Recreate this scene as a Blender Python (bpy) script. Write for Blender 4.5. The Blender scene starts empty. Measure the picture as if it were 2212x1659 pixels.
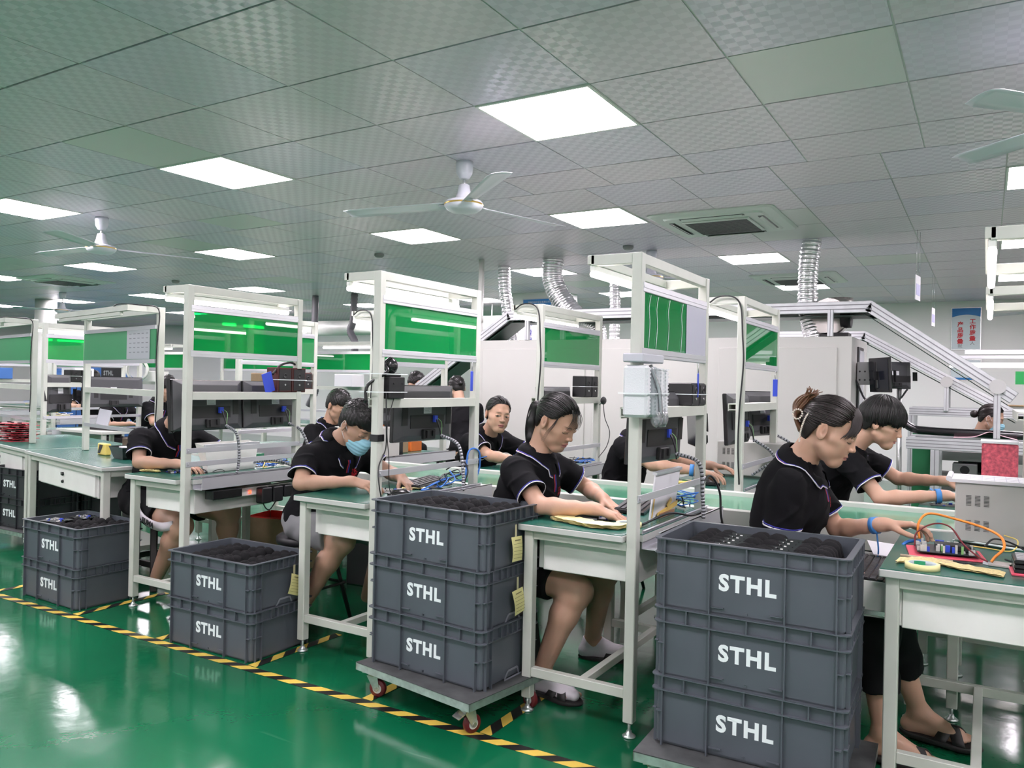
import bpy, math, random
import numpy as np
from mathutils import Vector, Matrix, Euler
random.seed(7)
rng = np.random.default_rng(7)
C = bpy.context.scene.collection
# ---------------------------------------------------------------- camera
IMG_W, IMG_H = 2212, 1659
CAM_H, YAW, PITCH, ROLL, FPX = 1.30, 0.5396, 0.0005, 0.0213, 1715.13
def cam_axes(yaw, pitch, roll):
    f = Vector((-math.sin(yaw)*math.cos(pitch), math.cos(yaw)*math.cos(pitch), math.sin(pitch)))
    r = Vector((math.cos(yaw), math.sin(yaw), 0)); u = r.cross(f)
    c, s = math.cos(roll), math.sin(roll)
    return c*r + s*u, -s*r + c*u, f
_r, _u, _f = cam_axes(YAW, PITCH, ROLL)
cd = bpy.data.cameras.new('camera'); cam = bpy.data.objects.new('camera', cd); C.objects.link(cam)
m = Matrix((( _r.x, _u.x, -_f.x, 0), (_r.y, _u.y, -_f.y, 0), (_r.z, _u.z, -_f.z, CAM_H), (0, 0, 0, 1)))
cam.matrix_world = m
cd.sensor_width = 36.0; cd.lens = FPX/IMG_W*36.0; cd.clip_start = 0.05; cd.clip_end = 100
bpy.context.scene.camera = cam
# ---------------------------------------------------------------- world, exposure
w = bpy.data.worlds.new('world'); bpy.context.scene.world = w; w.use_nodes = True
w.node_tree.nodes['Background'].inputs[0].default_value = (0.9, 0.95, 1.0, 1)
w.node_tree.nodes['Background'].inputs[1].default_value = 0.05
PANEL_POWER = 38.0      # emission of the square ceiling panels
TUBE_POWER = 14.0       # emission of the bench tubes
vs = bpy.context.scene.view_settings
vs.view_transform = 'Standard'; vs.look = 'None'; vs.exposure = 0.27; vs.gamma = 1.0
try: vs.use_curve_mapping = False
except Exception: pass
bpy.context.scene.cycles.max_bounces = 6
bpy.context.scene.cycles.diffuse_bounces = 4
bpy.context.scene.cycles.glossy_bounces = 3
bpy.context.scene.cycles.transparent_max_bounces = 12
bpy.context.scene.cycles.sample_clamp_indirect = 6.0
bpy.context.scene.cycles.use_denoising = True
bpy.context.scene.cycles.adaptive_threshold = 0.015
bpy.context.scene.cycles.caustics_reflective = False
bpy.context.scene.cycles.caustics_refractive = False

# ---------------------------------------------------------------- materials
MATS = {}
def mat(name, col, rough=0.5, metal=0.0, spec=0.5, emit=None, es=0.0, coat=0.0, noise=0.0, nscale=20, bump=0.0, bscale=200, sub=0.0, vcol=False):
    if name in MATS: return MATS[name]
    m = bpy.data.materials.new(name); m.use_nodes = True; nt = m.node_tree
    b = nt.nodes['Principled BSDF']
    b.inputs['Base Color'].default_value = (*col, 1); b.inputs['Roughness'].default_value = rough
    b.inputs['Metallic'].default_value = metal; b.inputs['Specular IOR Level'].default_value = spec
    if coat: b.inputs['Coat Weight'].default_value = coat; b.inputs['Coat Roughness'].default_value = 0.08
    if sub:
        b.inputs['Subsurface Weight'].default_value = sub; b.inputs['Subsurface Radius'].default_value = (0.012, 0.005, 0.003); b.inputs['Subsurface Scale'].default_value = 0.6
    if emit: b.inputs['Emission Color'].default_value = (*emit, 1); b.inputs['Emission Strength'].default_value = es
    tc = nt.nodes.new('ShaderNodeTexCoord')
    src = None
    if vcol:
        a = nt.nodes.new('ShaderNodeAttribute'); a.attribute_name = 'tint'; src = a.outputs['Color']
        nt.links.new(src, b.inputs['Base Color'])
    if noise:
        n = nt.nodes.new('ShaderNodeTexNoise'); n.inputs['Scale'].default_value = nscale; n.inputs['Detail'].default_value = 6
        nt.links.new(tc.outputs['Object'], n.inputs['Vector'])
        mx = nt.nodes.new('ShaderNodeMix'); mx.data_type = 'RGBA'; mx.blend_type = 'MULTIPLY'; mx.inputs[0].default_value = 1
        mp = nt.nodes.new('ShaderNodeMapRange'); mp.inputs[1].default_value = 0.3; mp.inputs[2].default_value = 0.7
        mp.inputs[3].default_value = 1-noise; mp.inputs[4].default_value = 1+noise*0.4
        nt.links.new(n.outputs['Fac'], mp.inputs[0]); nt.links.new(mp.outputs[0], mx.inputs[7])
        if src: nt.links.new(src, mx.inputs[6])
        else: mx.inputs[6].default_value = (*col, 1)
        nt.links.new(mx.outputs[2], b.inputs['Base Color'])
    if bump:
        n2 = nt.nodes.new('ShaderNodeTexNoise'); n2.inputs['Scale'].default_value = bscale; n2.inputs['Detail'].default_value = 3
        nt.links.new(tc.outputs['Object'], n2.inputs['Vector'])
        bp = nt.nodes.new('ShaderNodeBump'); bp.inputs['Strength'].default_value = bump; bp.inputs['Distance'].default_value = 0.002
        nt.links.new(n2.outputs['Fac'], bp.inputs['Height']); nt.links.new(bp.outputs[0], b.inputs['Normal'])
    MATS[name] = m; return m
def emis(name, col, st):
    if name in MATS: return MATS[name]
    m = bpy.data.materials.new(name); m.use_nodes = True; nt = m.node_tree; nt.nodes.clear()
    o = nt.nodes.new('ShaderNodeOutputMaterial'); e = nt.nodes.new('ShaderNodeEmission')
    e.inputs[0].default_value = (*col, 1); e.inputs[1].default_value = st; nt.links.new(e.outputs[0], o.inputs[0])
    MATS[name] = m; return m
def film(name, tint, refl=0.12, rough=0.02, mixd=0.0, dcol=(0, 0.3, 0.05)):
    """thin tinted clear sheet: transparent tint + glossy by fresnel (+ some diffuse body)"""
    if name in MATS: return MATS[name]
    m = bpy.data.materials.new(name); m.use_nodes = True; nt = m.node_tree; nt.nodes.clear()
    o = nt.nodes.new('ShaderNodeOutputMaterial'); t = nt.nodes.new('ShaderNodeBsdfTransparent'); g = nt.nodes.new('ShaderNodeBsdfGlossy')
    t.inputs[0].default_value = (*tint, 1); g.inputs[0].default_value = (1, 1, 1, 1); g.inputs['Roughness'].default_value = rough
    fr = nt.nodes.new('ShaderNodeFresnel'); fr.inputs[0].default_value = 1.5
    ad = nt.nodes.new('ShaderNodeMath'); ad.operation = 'ADD'; ad.inputs[1].default_value = refl; nt.links.new(fr.outputs[0], ad.inputs[0])
    last = t.outputs[0]
    if mixd:
        d = nt.nodes.new('ShaderNodeBsdfDiffuse'); d.inputs[0].default_value = (*dcol, 1)
        m1 = nt.nodes.new('ShaderNodeMixShader'); m1.inputs[0].default_value = mixd
        nt.links.new(t.outputs[0], m1.inputs[1]); nt.links.new(d.outputs[0], m1.inputs[2]); last = m1.outputs[0]
    mx = nt.nodes.new('ShaderNodeMixShader'); nt.links.new(ad.outputs[0], mx.inputs[0])
    nt.links.new(last, mx.inputs[1]); nt.links.new(g.outputs[0], mx.inputs[2]); nt.links.new(mx.outputs[0], o.inputs[0])
    MATS[name] = m; return m
frame_m = mat('powder coated steel', (0.56, 0.58, 0.52), 0.42, noise=0.06, nscale=9)
frame2_m = mat('white coated steel', (0.82, 0.82, 0.78), 0.4, noise=0.05, nscale=7)
alu_m = mat('anodised aluminium', (0.66, 0.66, 0.70), 0.35, metal=0.55)
alub_m = mat('aluminium profile', (0.66, 0.67, 0.69), 0.38, metal=0.5, noise=0.1, nscale=12)
zinc_m = mat('zinc plated steel', (0.66, 0.71, 0.69), 0.30, metal=0.8, noise=0.25, nscale=30)
steel_m = mat('bright steel', (0.7, 0.7, 0.7), 0.25, metal=0.9)
greentop_m = mat('green antistatic mat', (0.020, 0.125, 0.092), 0.26, noise=0.12, nscale=6)
edge_m = mat('tabletop edge band', (0.50, 0.52, 0.49), 0.4)
crate_m = mat('grey crate plastic', (0.080, 0.092, 0.108), 0.38, noise=0.12, nscale=5)
crate_rim_m = crate_m
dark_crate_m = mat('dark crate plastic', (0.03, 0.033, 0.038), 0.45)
white_m = mat('white lettering', (0.78, 0.84, 0.84), 0.5)
black_m = mat('black plastic', (0.012, 0.012, 0.014), 0.45)
blackg_m = mat('black gloss plastic', (0.012, 0.012, 0.013), 0.2)
mon_m = mat('monitor casing', (0.065, 0.066, 0.072), 0.45, bump=0.25, bscale=900)
mon2_m = mat('monitor dark recess', (0.012, 0.012, 0.013), 0.5)
foam_m = mat('black foam', (0.014, 0.014, 0.015), 0.95, spec=0.2, bump=1.0, bscale=260)
paper_m = mat('white paper', (0.75, 0.75, 0.78), 0.7)
pink_m = mat('pink paper', (0.85, 0.55, 0.6), 0.7)
note_m = mat('yellow note paper', (0.72, 0.68, 0.30), 0.7)
yel_m = mat('yellow tape', (0.80, 0.62, 0.16), 0.5)
yelc_m = mat('pale yellow tape', (0.82, 0.74, 0.36), 0.55)
ink_m = mat('grey print', (0.18, 0.18, 0.2), 0.8)
orange_m = mat('orange flat cable', (0.85, 0.27, 0.03), 0.45)
orangebox_m = mat('orange box plastic', (0.70, 0.17, 0.03), 0.5)
red_m = mat('red plastic', (0.65, 0.03, 0.04), 0.4)
redw_m = mat('dark red wheel', (0.13, 0.010, 0.014), 0.35)
pinkred_m = mat('pink antistatic plastic', (0.80, 0.10, 0.16), 0.4)
blue_m = mat('blue cable', (0.03, 0.16, 0.55), 0.4)
bluetag_m = mat('blue tag plastic', (0.03, 0.07, 0.55), 0.45)
band_m = mat('blue wrist strap', (0.05, 0.22, 0.55), 0.6)
wood_m = mat('dark cherry wood', (0.07, 0.012, 0.012), 0.35, noise=0.3, nscale=15)
card_m = mat('cardboard', (0.34, 0.24, 0.14), 0.8, noise=0.1)
stool_m = mat('dark stool plastic', (0.05, 0.045, 0.045), 0.45)
bluecab_m = mat('blue cabinet paint', (0.05, 0.15, 0.42), 0.4)
greenbelt_m = mat('dark green belt', (0.006, 0.035, 0.022), 0.5)
conv_m = mat('light green conveyor belt', (0.075, 0.27, 0.16), 0.16, noise=0.25, nscale=1.5)
convs_m = mat('conveyor steel', (0.56, 0.57, 0.53), 0.4)
oven_m = mat('oven enclosure paint', (0.53, 0.53, 0.50), 0.38)
ovens_m = mat('oven side paint', (0.60, 0.60, 0.58), 0.25)
wall_m = mat('painted wall', (0.93, 0.92, 0.90), 0.6)
foil_m = mat('aluminium foil duct', (0.85, 0.85, 0.86), 0.25, metal=0.85, bump=1.0, bscale=75)
pcb_m = mat('green circuit board', (0.02, 0.10, 0.06), 0.4)
pcbd_m = mat('dark circuit board', (0.015, 0.02, 0.02), 0.35)
pcbr_m = mat('red circuit board', (0.45, 0.03, 0.05), 0.4)
chip_m = mat('silver component', (0.65, 0.65, 0.62), 0.35, metal=0.3)
gold_m = mat('brass ring', (0.6, 0.42, 0.12), 0.3, metal=0.8)
fan_m = mat('white fan enamel', (0.68, 0.69, 0.76), 0.3)
grey_m = mat('mid grey plastic', (0.28, 0.28, 0.28), 0.45)
beige_m = mat('beige instrument casing', (0.50, 0.50, 0.47), 0.4)
ac_m = mat('air conditioner plastic', (0.74, 0.77, 0.74), 0.4)
green_panel = film('green acrylic', (0.03, 0.70, 0.20), refl=0.03, rough=0.0, mixd=0.5, dcol=(0.008, 0.42, 0.10))
clear_m = film('clear plastic film', (0.95, 0.96, 0.98), refl=0.05, rough=0.15, mixd=0.25, dcol=(0.8, 0.8, 0.85))
foamwrap_m = mat('foam packing sheet', (0.70, 0.72, 0.74), 0.5, bump=0.6, bscale=300, sub=0.0)
tube_e = emis('tube light', (1.0, 0.89, 0.86), TUBE_POWER)
panel_e = emis('ceiling panel light', (1.0, 0.90, 0.985), PANEL_POWER)
led_red = emis('red indicator', (1, 0.05, 0.02), 6)

# ---------------------------------------------------------------- mesh builder
def rotm(rx=0, ry=0, rz=0): return np.array(Euler((rx, ry, rz)).to_matrix())
class MB:
    def __init__(s): s.v = []; s.f = []; s.m = []; s.sm = []
    def add(s, vs, fs, mi=0, smooth=False):
        o = len(s.v); s.v.extend([tuple(map(float, p)) for p in vs])
        for q in fs: s.f.append(tuple(o+i for i in q)); s.m.append(mi); s.sm.append(smooth)
        return s
    def box(s, c, d, mi=0, R=None, ch=0.0):
        x, y, z = d[0]/2, d[1]/2, d[2]/2
        ch = min(ch, x*0.9, y*0.9, z*0.9)
        if ch <= 0:
            vs = np.array([(sx*x, sy*y, sz*z) for sz in (-1, 1) for sy in (-1, 1) for sx in (-1, 1)])
            fs = [(0, 2, 3, 1), (4, 5, 7, 6), (0, 1, 5, 4), (2, 6, 7, 3), (0, 4, 6, 2), (1, 3, 7, 5)]
        else:
            vs = []; idx = {}
            for sx in (-1, 1):
                for sy in (-1, 1):
                    for sz in (-1, 1):
                        idx[sx, sy, sz, 0] = len(vs); vs.append((sx*x, sy*(y-ch), sz*(z-ch)))
                        idx[sx, sy, sz, 1] = len(vs); vs.append((sx*(x-ch), sy*y, sz*(z-ch)))
                        idx[sx, sy, sz, 2] = len(vs); vs.append((sx*(x-ch), sy*(y-ch), sz*z))
            fs = []
            def fc(q, n):
                p = np.array([vs[i] for i in q]); nn = np.cross(p[1]-p[0], p[2]-p[0])
                fs.append(tuple(q) if np.dot(nn, n) > 0 else tuple(q[::-1]))
            for a in range(3):
                b_, c_ = (a+1) % 3, (a+2) % 3
                for sg in (-1, 1):
                    q = []
                    for sb, sc in ((-1, -1), (1, -1), (1, 1), (-1, 1)):
                        k = [0, 0, 0]; k[a] = sg; k[b_] = sb; k[c_] = sc; q.append(idx[k[0], k[1], k[2], a])
                    n = [0, 0, 0]; n[a] = sg; fc(q, n)
                for sb in (-1, 1):
                    for sc in (-1, 1):
                        q = []
                        for sa, ax in ((-1, b_), (-1, c_), (1, c_), (1, b_)):
                            k = [0, 0, 0]; k[a] = sa; k[b_] = sb; k[c_] = sc; q.append(idx[k[0], k[1], k[2], ax])
                        n = [0, 0, 0]; n[b_] = sb; n[c_] = sc; fc(q, n)
            for sx in (-1, 1):
                for sy in (-1, 1):
                    for sz in (-1, 1): fc([idx[sx, sy, sz, i] for i in range(3)], (sx, sy, sz))
            vs = np.array(vs)
        if R is not None: vs = vs @ np.array(R).T
        return s.add(vs+np.array(c), fs, mi)
    def bb(s, x0, x1, y0, y1, z0, z1, mi=0, ch=0.0):
        return s.box(((x0+x1)/2, (y0+y1)/2, (z0+z1)/2), (abs(x1-x0), abs(y1-y0), abs(z1-z0)), mi, None, ch)
    def bar(s, a, b, w, h, mi=0, up=(0, 0, 1), ch=0.0):
        a, b = np.array(a, float), np.array(b, float); d = b-a; L = np.linalg.norm(d); d = d/L
        u = np.array(up, float); r = np.cross(d, u)
        if np.linalg.norm(r) < 1e-4: r = np.cross(d, (1, 0, 0))
        r /= np.linalg.norm(r); u = np.cross(r, d)
        return s.box((a+b)/2, (L, w, h), mi, np.array([d, r, u]).T, ch)
    def tube(s, pts, r, n=8, mi=0, cap=True, smooth=True, flat=1.0):
        P = np.array(pts, float); N = len(P); rr = np.full(N, r, float) if np.isscalar(r) else np.array(r, float)
        T = np.gradient(P, axis=0); T /= np.linalg.norm(T, axis=1)[:, None]+1e-12
        u = np.cross(T[0], (0, 0, 1)); 
        if np.linalg.norm(u) < 1e-3: u = np.cross(T[0], (1, 0, 0))
        u /= np.linalg.norm(u); vs = []
        for i in range(N):
            u = u-T[i]*np.dot(u, T[i]); u /= np.linalg.norm(u)+1e-12; w_ = np.cross(T[i], u)
            for k in range(n):
                a = 2*math.pi*k/n; vs.append(P[i]+rr[i]*(math.cos(a)*u+math.sin(a)*w_*flat))
        fs = [(i*n+k, i*n+(k+1) % n, (i+1)*n+(k+1) % n, (i+1)*n+k) for i in range(N-1) for k in range(n)]
        s.add(vs, fs, mi, smooth)
        if cap:
            o = len(s.v)-N*n
            s.f.append(tuple(o+k for k in range(n))[::-1]); s.m.append(mi); s.sm.append(False)
            s.f.append(tuple(o+(N-1)*n+k for k in range(n))); s.m.append(mi); s.sm.append(False)
        return s
    def cyl(s, a, b, r, r2=None, n=20, mi=0, cap=True):
        return s.tube([a, b], [r, r if r2 is None else r2], n, mi, cap)
    def lathe(s, prof, n=24, c=(0, 0, 0), mi=0, R=None, smooth=True):
        vs = []
        for r, z in prof:
            for k in range(n):
                a = 2*math.pi*k/n; vs.append((r*math.cos(a), r*math.sin(a), z))
        vs = np.array(vs)
        if R is not None: vs = vs @ np.array(R).T
        fs = [(i*n+k, i*n+(k+1) % n, (i+1)*n+(k+1) % n, (i+1)*n+k) for i in range(len(prof)-1) for k in range(n)]
        return s.add(vs+np.array(c), fs, mi, smooth)
    def quad(s, a, b, c, d, mi=0): return s.add([a, b, c, d], [(0, 1, 2, 3)], mi)
    def disc(s, c, r, n=24, mi=0, up=1):
        vs = [(c[0]+r*math.cos(2*math.pi*k/n), c[1]+r*math.sin(2*math.pi*k/n), c[2]) for k in range(n)]
        return s.add(vs, [tuple(range(n))[::up]], mi)
    def sph(s, c, r, n=12, mi=0):
        r = (r, r, r) if np.isscalar(r) else r
        vs = []; fs = []
        for i in range(n+1):
            t = math.pi*i/n
            for k in range(n*2):
                a = math.pi*k/n; vs.append((c[0]+r[0]*math.sin(t)*math.cos(a), c[1]+r[1]*math.sin(t)*math.sin(a), c[2]+r[2]*math.cos(t)))
        for i in range(n):
            for k in range(n*2): fs.append((i*2*n+k, (i+1)*2*n+k, (i+1)*2*n+(k+1) % (2*n), i*2*n+(k+1) % (2*n)))
        return s.add(vs, fs, mi, True)
def smooth_curve(pts, n=8):
    P = [np.array(p, float) for p in pts]; P = [2*P[0]-P[1]]+P+[2*P[-1]-P[-2]]; out = []
    for i in range(1, len(P)-2):
        for t in np.linspace(0, 1, n, endpoint=False):
            a, b, c, d = P[i-1:i+3]
            out.append(0.5*((2*b)+(-a+c)*t+(2*a-5*b+4*c-d)*t*t+(-a+3*b-3*c+d)*t**3))
    out.append(P[-2]); return out
def finish(o, parent=None, label=None):
    C.objects.link(o)
    if parent is not None: o.parent = parent
    if label: o['label'] = label
    return o
def part(name, mb, mats, parent=None, loc=None, label=None, bevel=0.0):
    me = bpy.data.meshes.new(name)
    me.from_pydata(mb.v, [], mb.f)
    if not isinstance(mats, (list, tuple)): mats = [mats]
    for m_ in mats: me.materials.append(m_)
    me.polygons.foreach_set('material_index', mb.m); me.polygons.foreach_set('use_smooth', mb.sm)
    me.update()
    o = bpy.data.objects.new(name, me)
    if loc is not None: o.location = loc
    if bevel:
        bv = o.modifiers.new('bevel', 'BEVEL'); bv.width = bevel; bv.segments = 2; bv.limit_method = 'ANGLE'; bv.angle_limit = math.radians(40)
    return finish(o, parent, label)
def empty(name, label, cat, loc=(0, 0, 0), rz=0.0, group=None):
    o = bpy.data.objects.new(name, None); o.empty_display_size = 0.05; C.objects.link(o)
    o.location = loc; o.rotation_euler = (0, 0, rz); o['label'] = label; o['category'] = cat
    if group: o['group'] = group
    return o
def tag(o, label, cat, group=None, kind=None):
    o['label'] = label; o['category'] = cat
    if group: o['group'] = group
    if kind: o['kind'] = kind
    return o
def struct(name, mb, mats, parent=None, label=None):
    o = part(name, mb, mats, parent)
    if parent is None: o['kind'] = 'structure'
    if label: o['label'] = label
    return o
def copy_tree(o, parent=None):
    c = o.copy(); C.objects.link(c)
    if parent is not None: c.parent = parent
    for ch in [x for x in o.children]: copy_tree(ch, c)
    return c
def clone(root, loc, rz, label, group=None):
    c = copy_tree(root); c.location = loc; c.rotation_euler = (0, 0, rz); c['label'] = label
    if group: c['group'] = group
    return c
def text_mesh(txt, size, bold=0.0, ext=0.0004):
    cu = bpy.data.curves.new('t', 'FONT'); cu.body = txt; cu.size = size; cu.align_x = 'CENTER'; cu.align_y = 'CENTER'
    cu.offset = bold; cu.extrude = ext; cu.resolution_u = 3; cu.space_character = 1.17 if txt == 'STHL' else 1.0
    t = bpy.data.objects.new('t', cu); C.objects.link(t)
    dg = bpy.context.evaluated_depsgraph_get(); me = bpy.data.meshes.new_from_object(t.evaluated_get(dg))
    bpy.data.objects.remove(t); bpy.data.curves.remove(cu)
    return me
def text(name, txt, size, mtl, parent, loc, rot, bold=0.0, sx=1.0, label=None):
    me = text_mesh(txt, size, bold); me.materials.clear(); me.materials.append(mtl)
    o = bpy.data.objects.new(name, me); o.location = loc; o.rotation_euler = rot; o.scale = (sx, 1, 1)
    return finish(o, parent, label)
# ================================================================= ROOM
CEIL = 2.614
X0, X1, Y0, Y1 = -22.0, 4.6, -3.4, 12.9
def floor_mat():
    m = bpy.data.materials.new('green epoxy floor'); m.use_nodes = True; nt = m.node_tree; b = nt.nodes['Principled BSDF']
    tc = nt.nodes.new('ShaderNodeTexCoord')
    n = nt.nodes.new('ShaderNodeTexNoise'); n.inputs['Scale'].default_value = 1.1; n.inputs['Detail'].default_value = 5
    nt.links.new(tc.outputs['Object'], n.inputs['Vector'])
    cr = nt.nodes.new('ShaderNodeValToRGB'); cr.color_ramp.elements[0].position = 0.3; cr.color_ramp.elements[1].position = 0.72
    cr.color_ramp.elements[0].color = (0.003, 0.092, 0.038, 1); cr.color_ramp.elements[1].color = (0.005, 0.132, 0.054, 1)
    nt.links.new(n.outputs['Fac'], cr.inputs[0])
    # scuffs: thin pale scratches
    mp = nt.nodes.new('ShaderNodeMapping'); mp.inputs['Scale'].default_value = (0.5, 7, 1); mp.inputs['Rotation'].default_value = (0, 0, 0.5)
    nt.links.new(tc.outputs['Object'], mp.inputs[0])
    n3 = nt.nodes.new('ShaderNodeTexNoise'); n3.inputs['Scale'].default_value = 3; n3.inputs['Detail'].default_value = 8; nt.links.new(mp.outputs[0], n3.inputs['Vector'])
    r3 = nt.nodes.new('ShaderNodeMapRange'); r3.inputs[1].default_value = 0.66; r3.inputs[2].default_value = 0.80; r3.inputs[4].default_value = 0.35
    nt.links.new(n3.outputs['Fac'], r3.inputs[0])
    mx = nt.nodes.new('ShaderNodeMix'); mx.data_type = 'RGBA'; nt.links.new(r3.outputs[0], mx.inputs[0])
    nt.links.new(cr.outputs[0], mx.inputs[6]); mx.inputs[7].default_value = (0.10, 0.30, 0.20, 1)
    nt.links.new(mx.outputs[2], b.inputs['Base Color'])
    b.inputs['Roughness'].default_value = 0.16; b.inputs['Specular IOR Level'].default_value = 0.42
    n2 = nt.nodes.new('ShaderNodeTexNoise'); n2.inputs['Scale'].default_value = 5; n2.inputs['Detail'].default_value = 4
    nt.links.new(tc.outputs['Object'], n2.inputs['Vector'])
    bp = nt.nodes.new('ShaderNodeBump'); bp.inputs['Strength'].default_value = 0.22; bp.inputs['Distance'].default_value = 0.008
    nt.links.new(n2.outputs['Fac'], bp.inputs['Height']); nt.links.new(bp.outputs[0], b.inputs['Normal'])
    rr = nt.nodes.new('ShaderNodeMapRange'); rr.inputs[3].default_value = 0.07; rr.inputs[4].default_value = 0.20
    nt.links.new(n.outputs['Fac'], rr.inputs[0]); nt.links.new(rr.outputs[0], b.inputs['Roughness'])
    return m
mb = MB(); mb.bb(X0, X1, Y0, Y1, -0.1, 0.0); struct('floor', mb, floor_mat())
mb = MB(); mb.bb(X0-.1, X1+.1, Y1, Y1+.1, 0, 3.0); struct('wall_back', mb, wall_m)
mb = MB(); mb.bb(X0-.1, X0, Y0, Y1, 0, 3.0); struct('wall_left', mb, wall_m)
mb = MB(); mb.bb(X1, X1+.1, Y0, Y1, 0, 3.0); struct('wall_right', mb, wall_m)
mb = MB(); mb.bb(X0-.1, X1+.1, Y0-.1, Y0, 0, 3.0); struct('wall_front', mb, wall_m)

def tile_mat(name, base, pattern):
    m = bpy.data.materials.new(name); m.use_nodes = True; nt = m.node_tree; b = nt.nodes['Principled BSDF']
    b.inputs['Base Color'].default_value = (*base, 1); b.inputs['Roughness'].default_value = 0.42
    b.inputs['Specular IOR Level'].default_value = 0.5; b.inputs['Metallic'].default_value = 0.25
    if pattern:
        tc = nt.nodes.new('ShaderNodeTexCoord'); ck = nt.nodes.new('ShaderNodeTexChecker'); ck.inputs['Scale'].default_value = 25
        mp = nt.nodes.new('ShaderNodeMapping'); mp.inputs['Location'].default_value = (0, 0, 0.013)
        nt.links.new(tc.outputs['Object'], mp.inputs[0]); nt.links.new(mp.outputs[0], ck.inputs['Vector'])
        mr = nt.nodes.new('ShaderNodeMapRange'); mr.inputs[3].default_value = 0.30; mr.inputs[4].default_value = 0.50
        nt.links.new(ck.outputs['Fac'], mr.inputs[0]); nt.links.new(mr.outputs[0], b.inputs['Roughness'])
        mx = nt.nodes.new('ShaderNodeMix'); mx.data_type = 'RGBA'
        mx.inputs[6].default_value = (*base, 1); mx.inputs[7].default_value = tuple(c*0.93 for c in base)+(1,)
        nt.links.new(ck.outputs['Fac'], mx.inputs[0]); nt.links.new(mx.outputs[2], b.inputs['Base Color'])
    return m
tA = tile_mat('ceiling tile embossed', (0.78, 0.705, 0.77), True)
tB = tile_mat('ceiling tile smooth', (0.68, 0.69, 0.67), False)
tC = tile_mat('ceiling tile lilac', (0.73, 0.68, 0.78), True)
tbar_m = mat('dark tile joint', (0.05, 0.055, 0.05), 0.5)
tbarl_m = mat('white tee bar', (0.6, 0.62, 0.6), 0.4)
LIGHTS = []
def rowx(xs, y): LIGHTS.extend([(x, y) for x in xs])
rowx([0.29-2.4*k for k in range(-1, 8)], 3.12)
rowx([0.29-2.4*k for k in range(-1, 6)], 0.72)
rowx([0.29-2.4*k for k in range(-1, 6)], -1.68)
rowx([0.07, -2.93, -4.73, -7.13, -9.53, -11.93, -14.33, -16.73], 5.37)
rowx([0.07, -2.33, -4.73, -7.13, -9.53, -11.93, -14.33, -16.73], 7.77)
rowx([0.07, -2.33, -4.73, -7.13, -9.53, -11.93, -14.33, -19.13], 10.17)
lit = {(round(x, 2), round(y, 2)) for x, y in LIGHTS}
mb = MB(); r2 = random.Random(3)
def tiles(xs, ys):
    for x in xs:
        for y0_, y1_ in ys:
            if any(abs(x-a) < .05 and abs(y0_-b) < .2 for a, b in lit): continue
            g = 0.004; mi = r2.choices([0, 1, 2], [6, 0.9, 3])[0]
            dz = [r2.uniform(-.0012, .0012) for _ in range(4)]
            a = (x+g, y0_+g+.0015); c = (x+.6-g, y1_-g-.0015)
            mb.add([(a[0], a[1], CEIL+dz[0]), (c[0], a[1], CEIL+dz[1]), (c[0], c[1], CEIL+dz[2]), (a[0], c[1], CEIL+dz[3]),
                    (a[0], a[1], CEIL+.02), (c[0], a[1], CEIL+.02), (c[0], c[1], CEIL+.02), (a[0], c[1], CEIL+.02)],
                   [(0, 3, 2, 1), (0, 1, 5, 4), (1, 2, 6, 5), (2, 3, 7, 6), (3, 0, 4, 7)], mi)
ya = [(1.92+.6*k, 2.52+.6*k) for k in range(-9, 4)]+[(4.32, 4.77)]
xa = [-.31-.6*k for k in range(-8, 37)]
tiles(xa, ya)
yb = [(4.77+.6*k, 5.37+.6*k) for k in range(0, 14)]
xb = [-.53-.6*k for k in range(-8, 36)]
tiles(xb, yb)
struct('ceiling', mb, [tA, tB, tC])
mb = MB(); mb.bb(X0, X1, Y0, Y1, CEIL+.03, CEIL+.1, 0)
for x in xa: mb.bb(x-.011, x+.011, Y0, 4.77, CEIL+.004, CEIL+.03, 1)
for x in xb: mb.bb(x-.011, x+.011, 4.77, Y1, CEIL+.004, CEIL+.03, 1)
struct('ceiling_grid', mb, [tbar_m, tbarl_m])
t0 = None
names_row = {3.12: 'first row of ceiling lights over the near benches', .72: 'row of ceiling panels above the aisle', -1.68: 'row of ceiling panels at the back of the aisle',
             5.37: 'ceiling panel row over the far benches', 7.77: 'ceiling panel row beyond the oven', 10.17: 'ceiling panel row by the back wall'}
def pan_label(x, y):
    key = {(-2.11, 3.12): 'largest glowing square ceiling panel, right of the nearest ceiling fan', (-4.51, 3.12): 'glowing square ceiling panel left of the nearest fan, second largest',
           (-6.91, 3.12): 'glowing square ceiling panel cut by the left picture edge above a fan', (-2.93, 5.37): 'glowing square ceiling panel just left of the big air conditioner cassette',
           (-4.73, 5.37): 'glowing ceiling panel right below the blades of the nearest fan', (-7.13, 5.37): 'glowing ceiling panel left of the one below the nearest fan',
           (-9.53, 5.37): 'glowing ceiling panel right of the leftmost ceiling fan, small', (0.07, 5.37): 'glowing ceiling panel cut by the right picture edge',
           (-2.33, 7.77): 'glowing ceiling panel between big air conditioner and foil duct on right', (-4.73, 7.77): 'glowing ceiling panel behind the two left foil ducts',
           (-2.33, 10.17): 'glowing ceiling panel behind the rightmost foil duct', (-4.73, 10.17): 'glowing ceiling panel seen past the tallest bench post, far off'}
    return key.get((round(x, 2), round(y, 2)))
root0 = None
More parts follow.
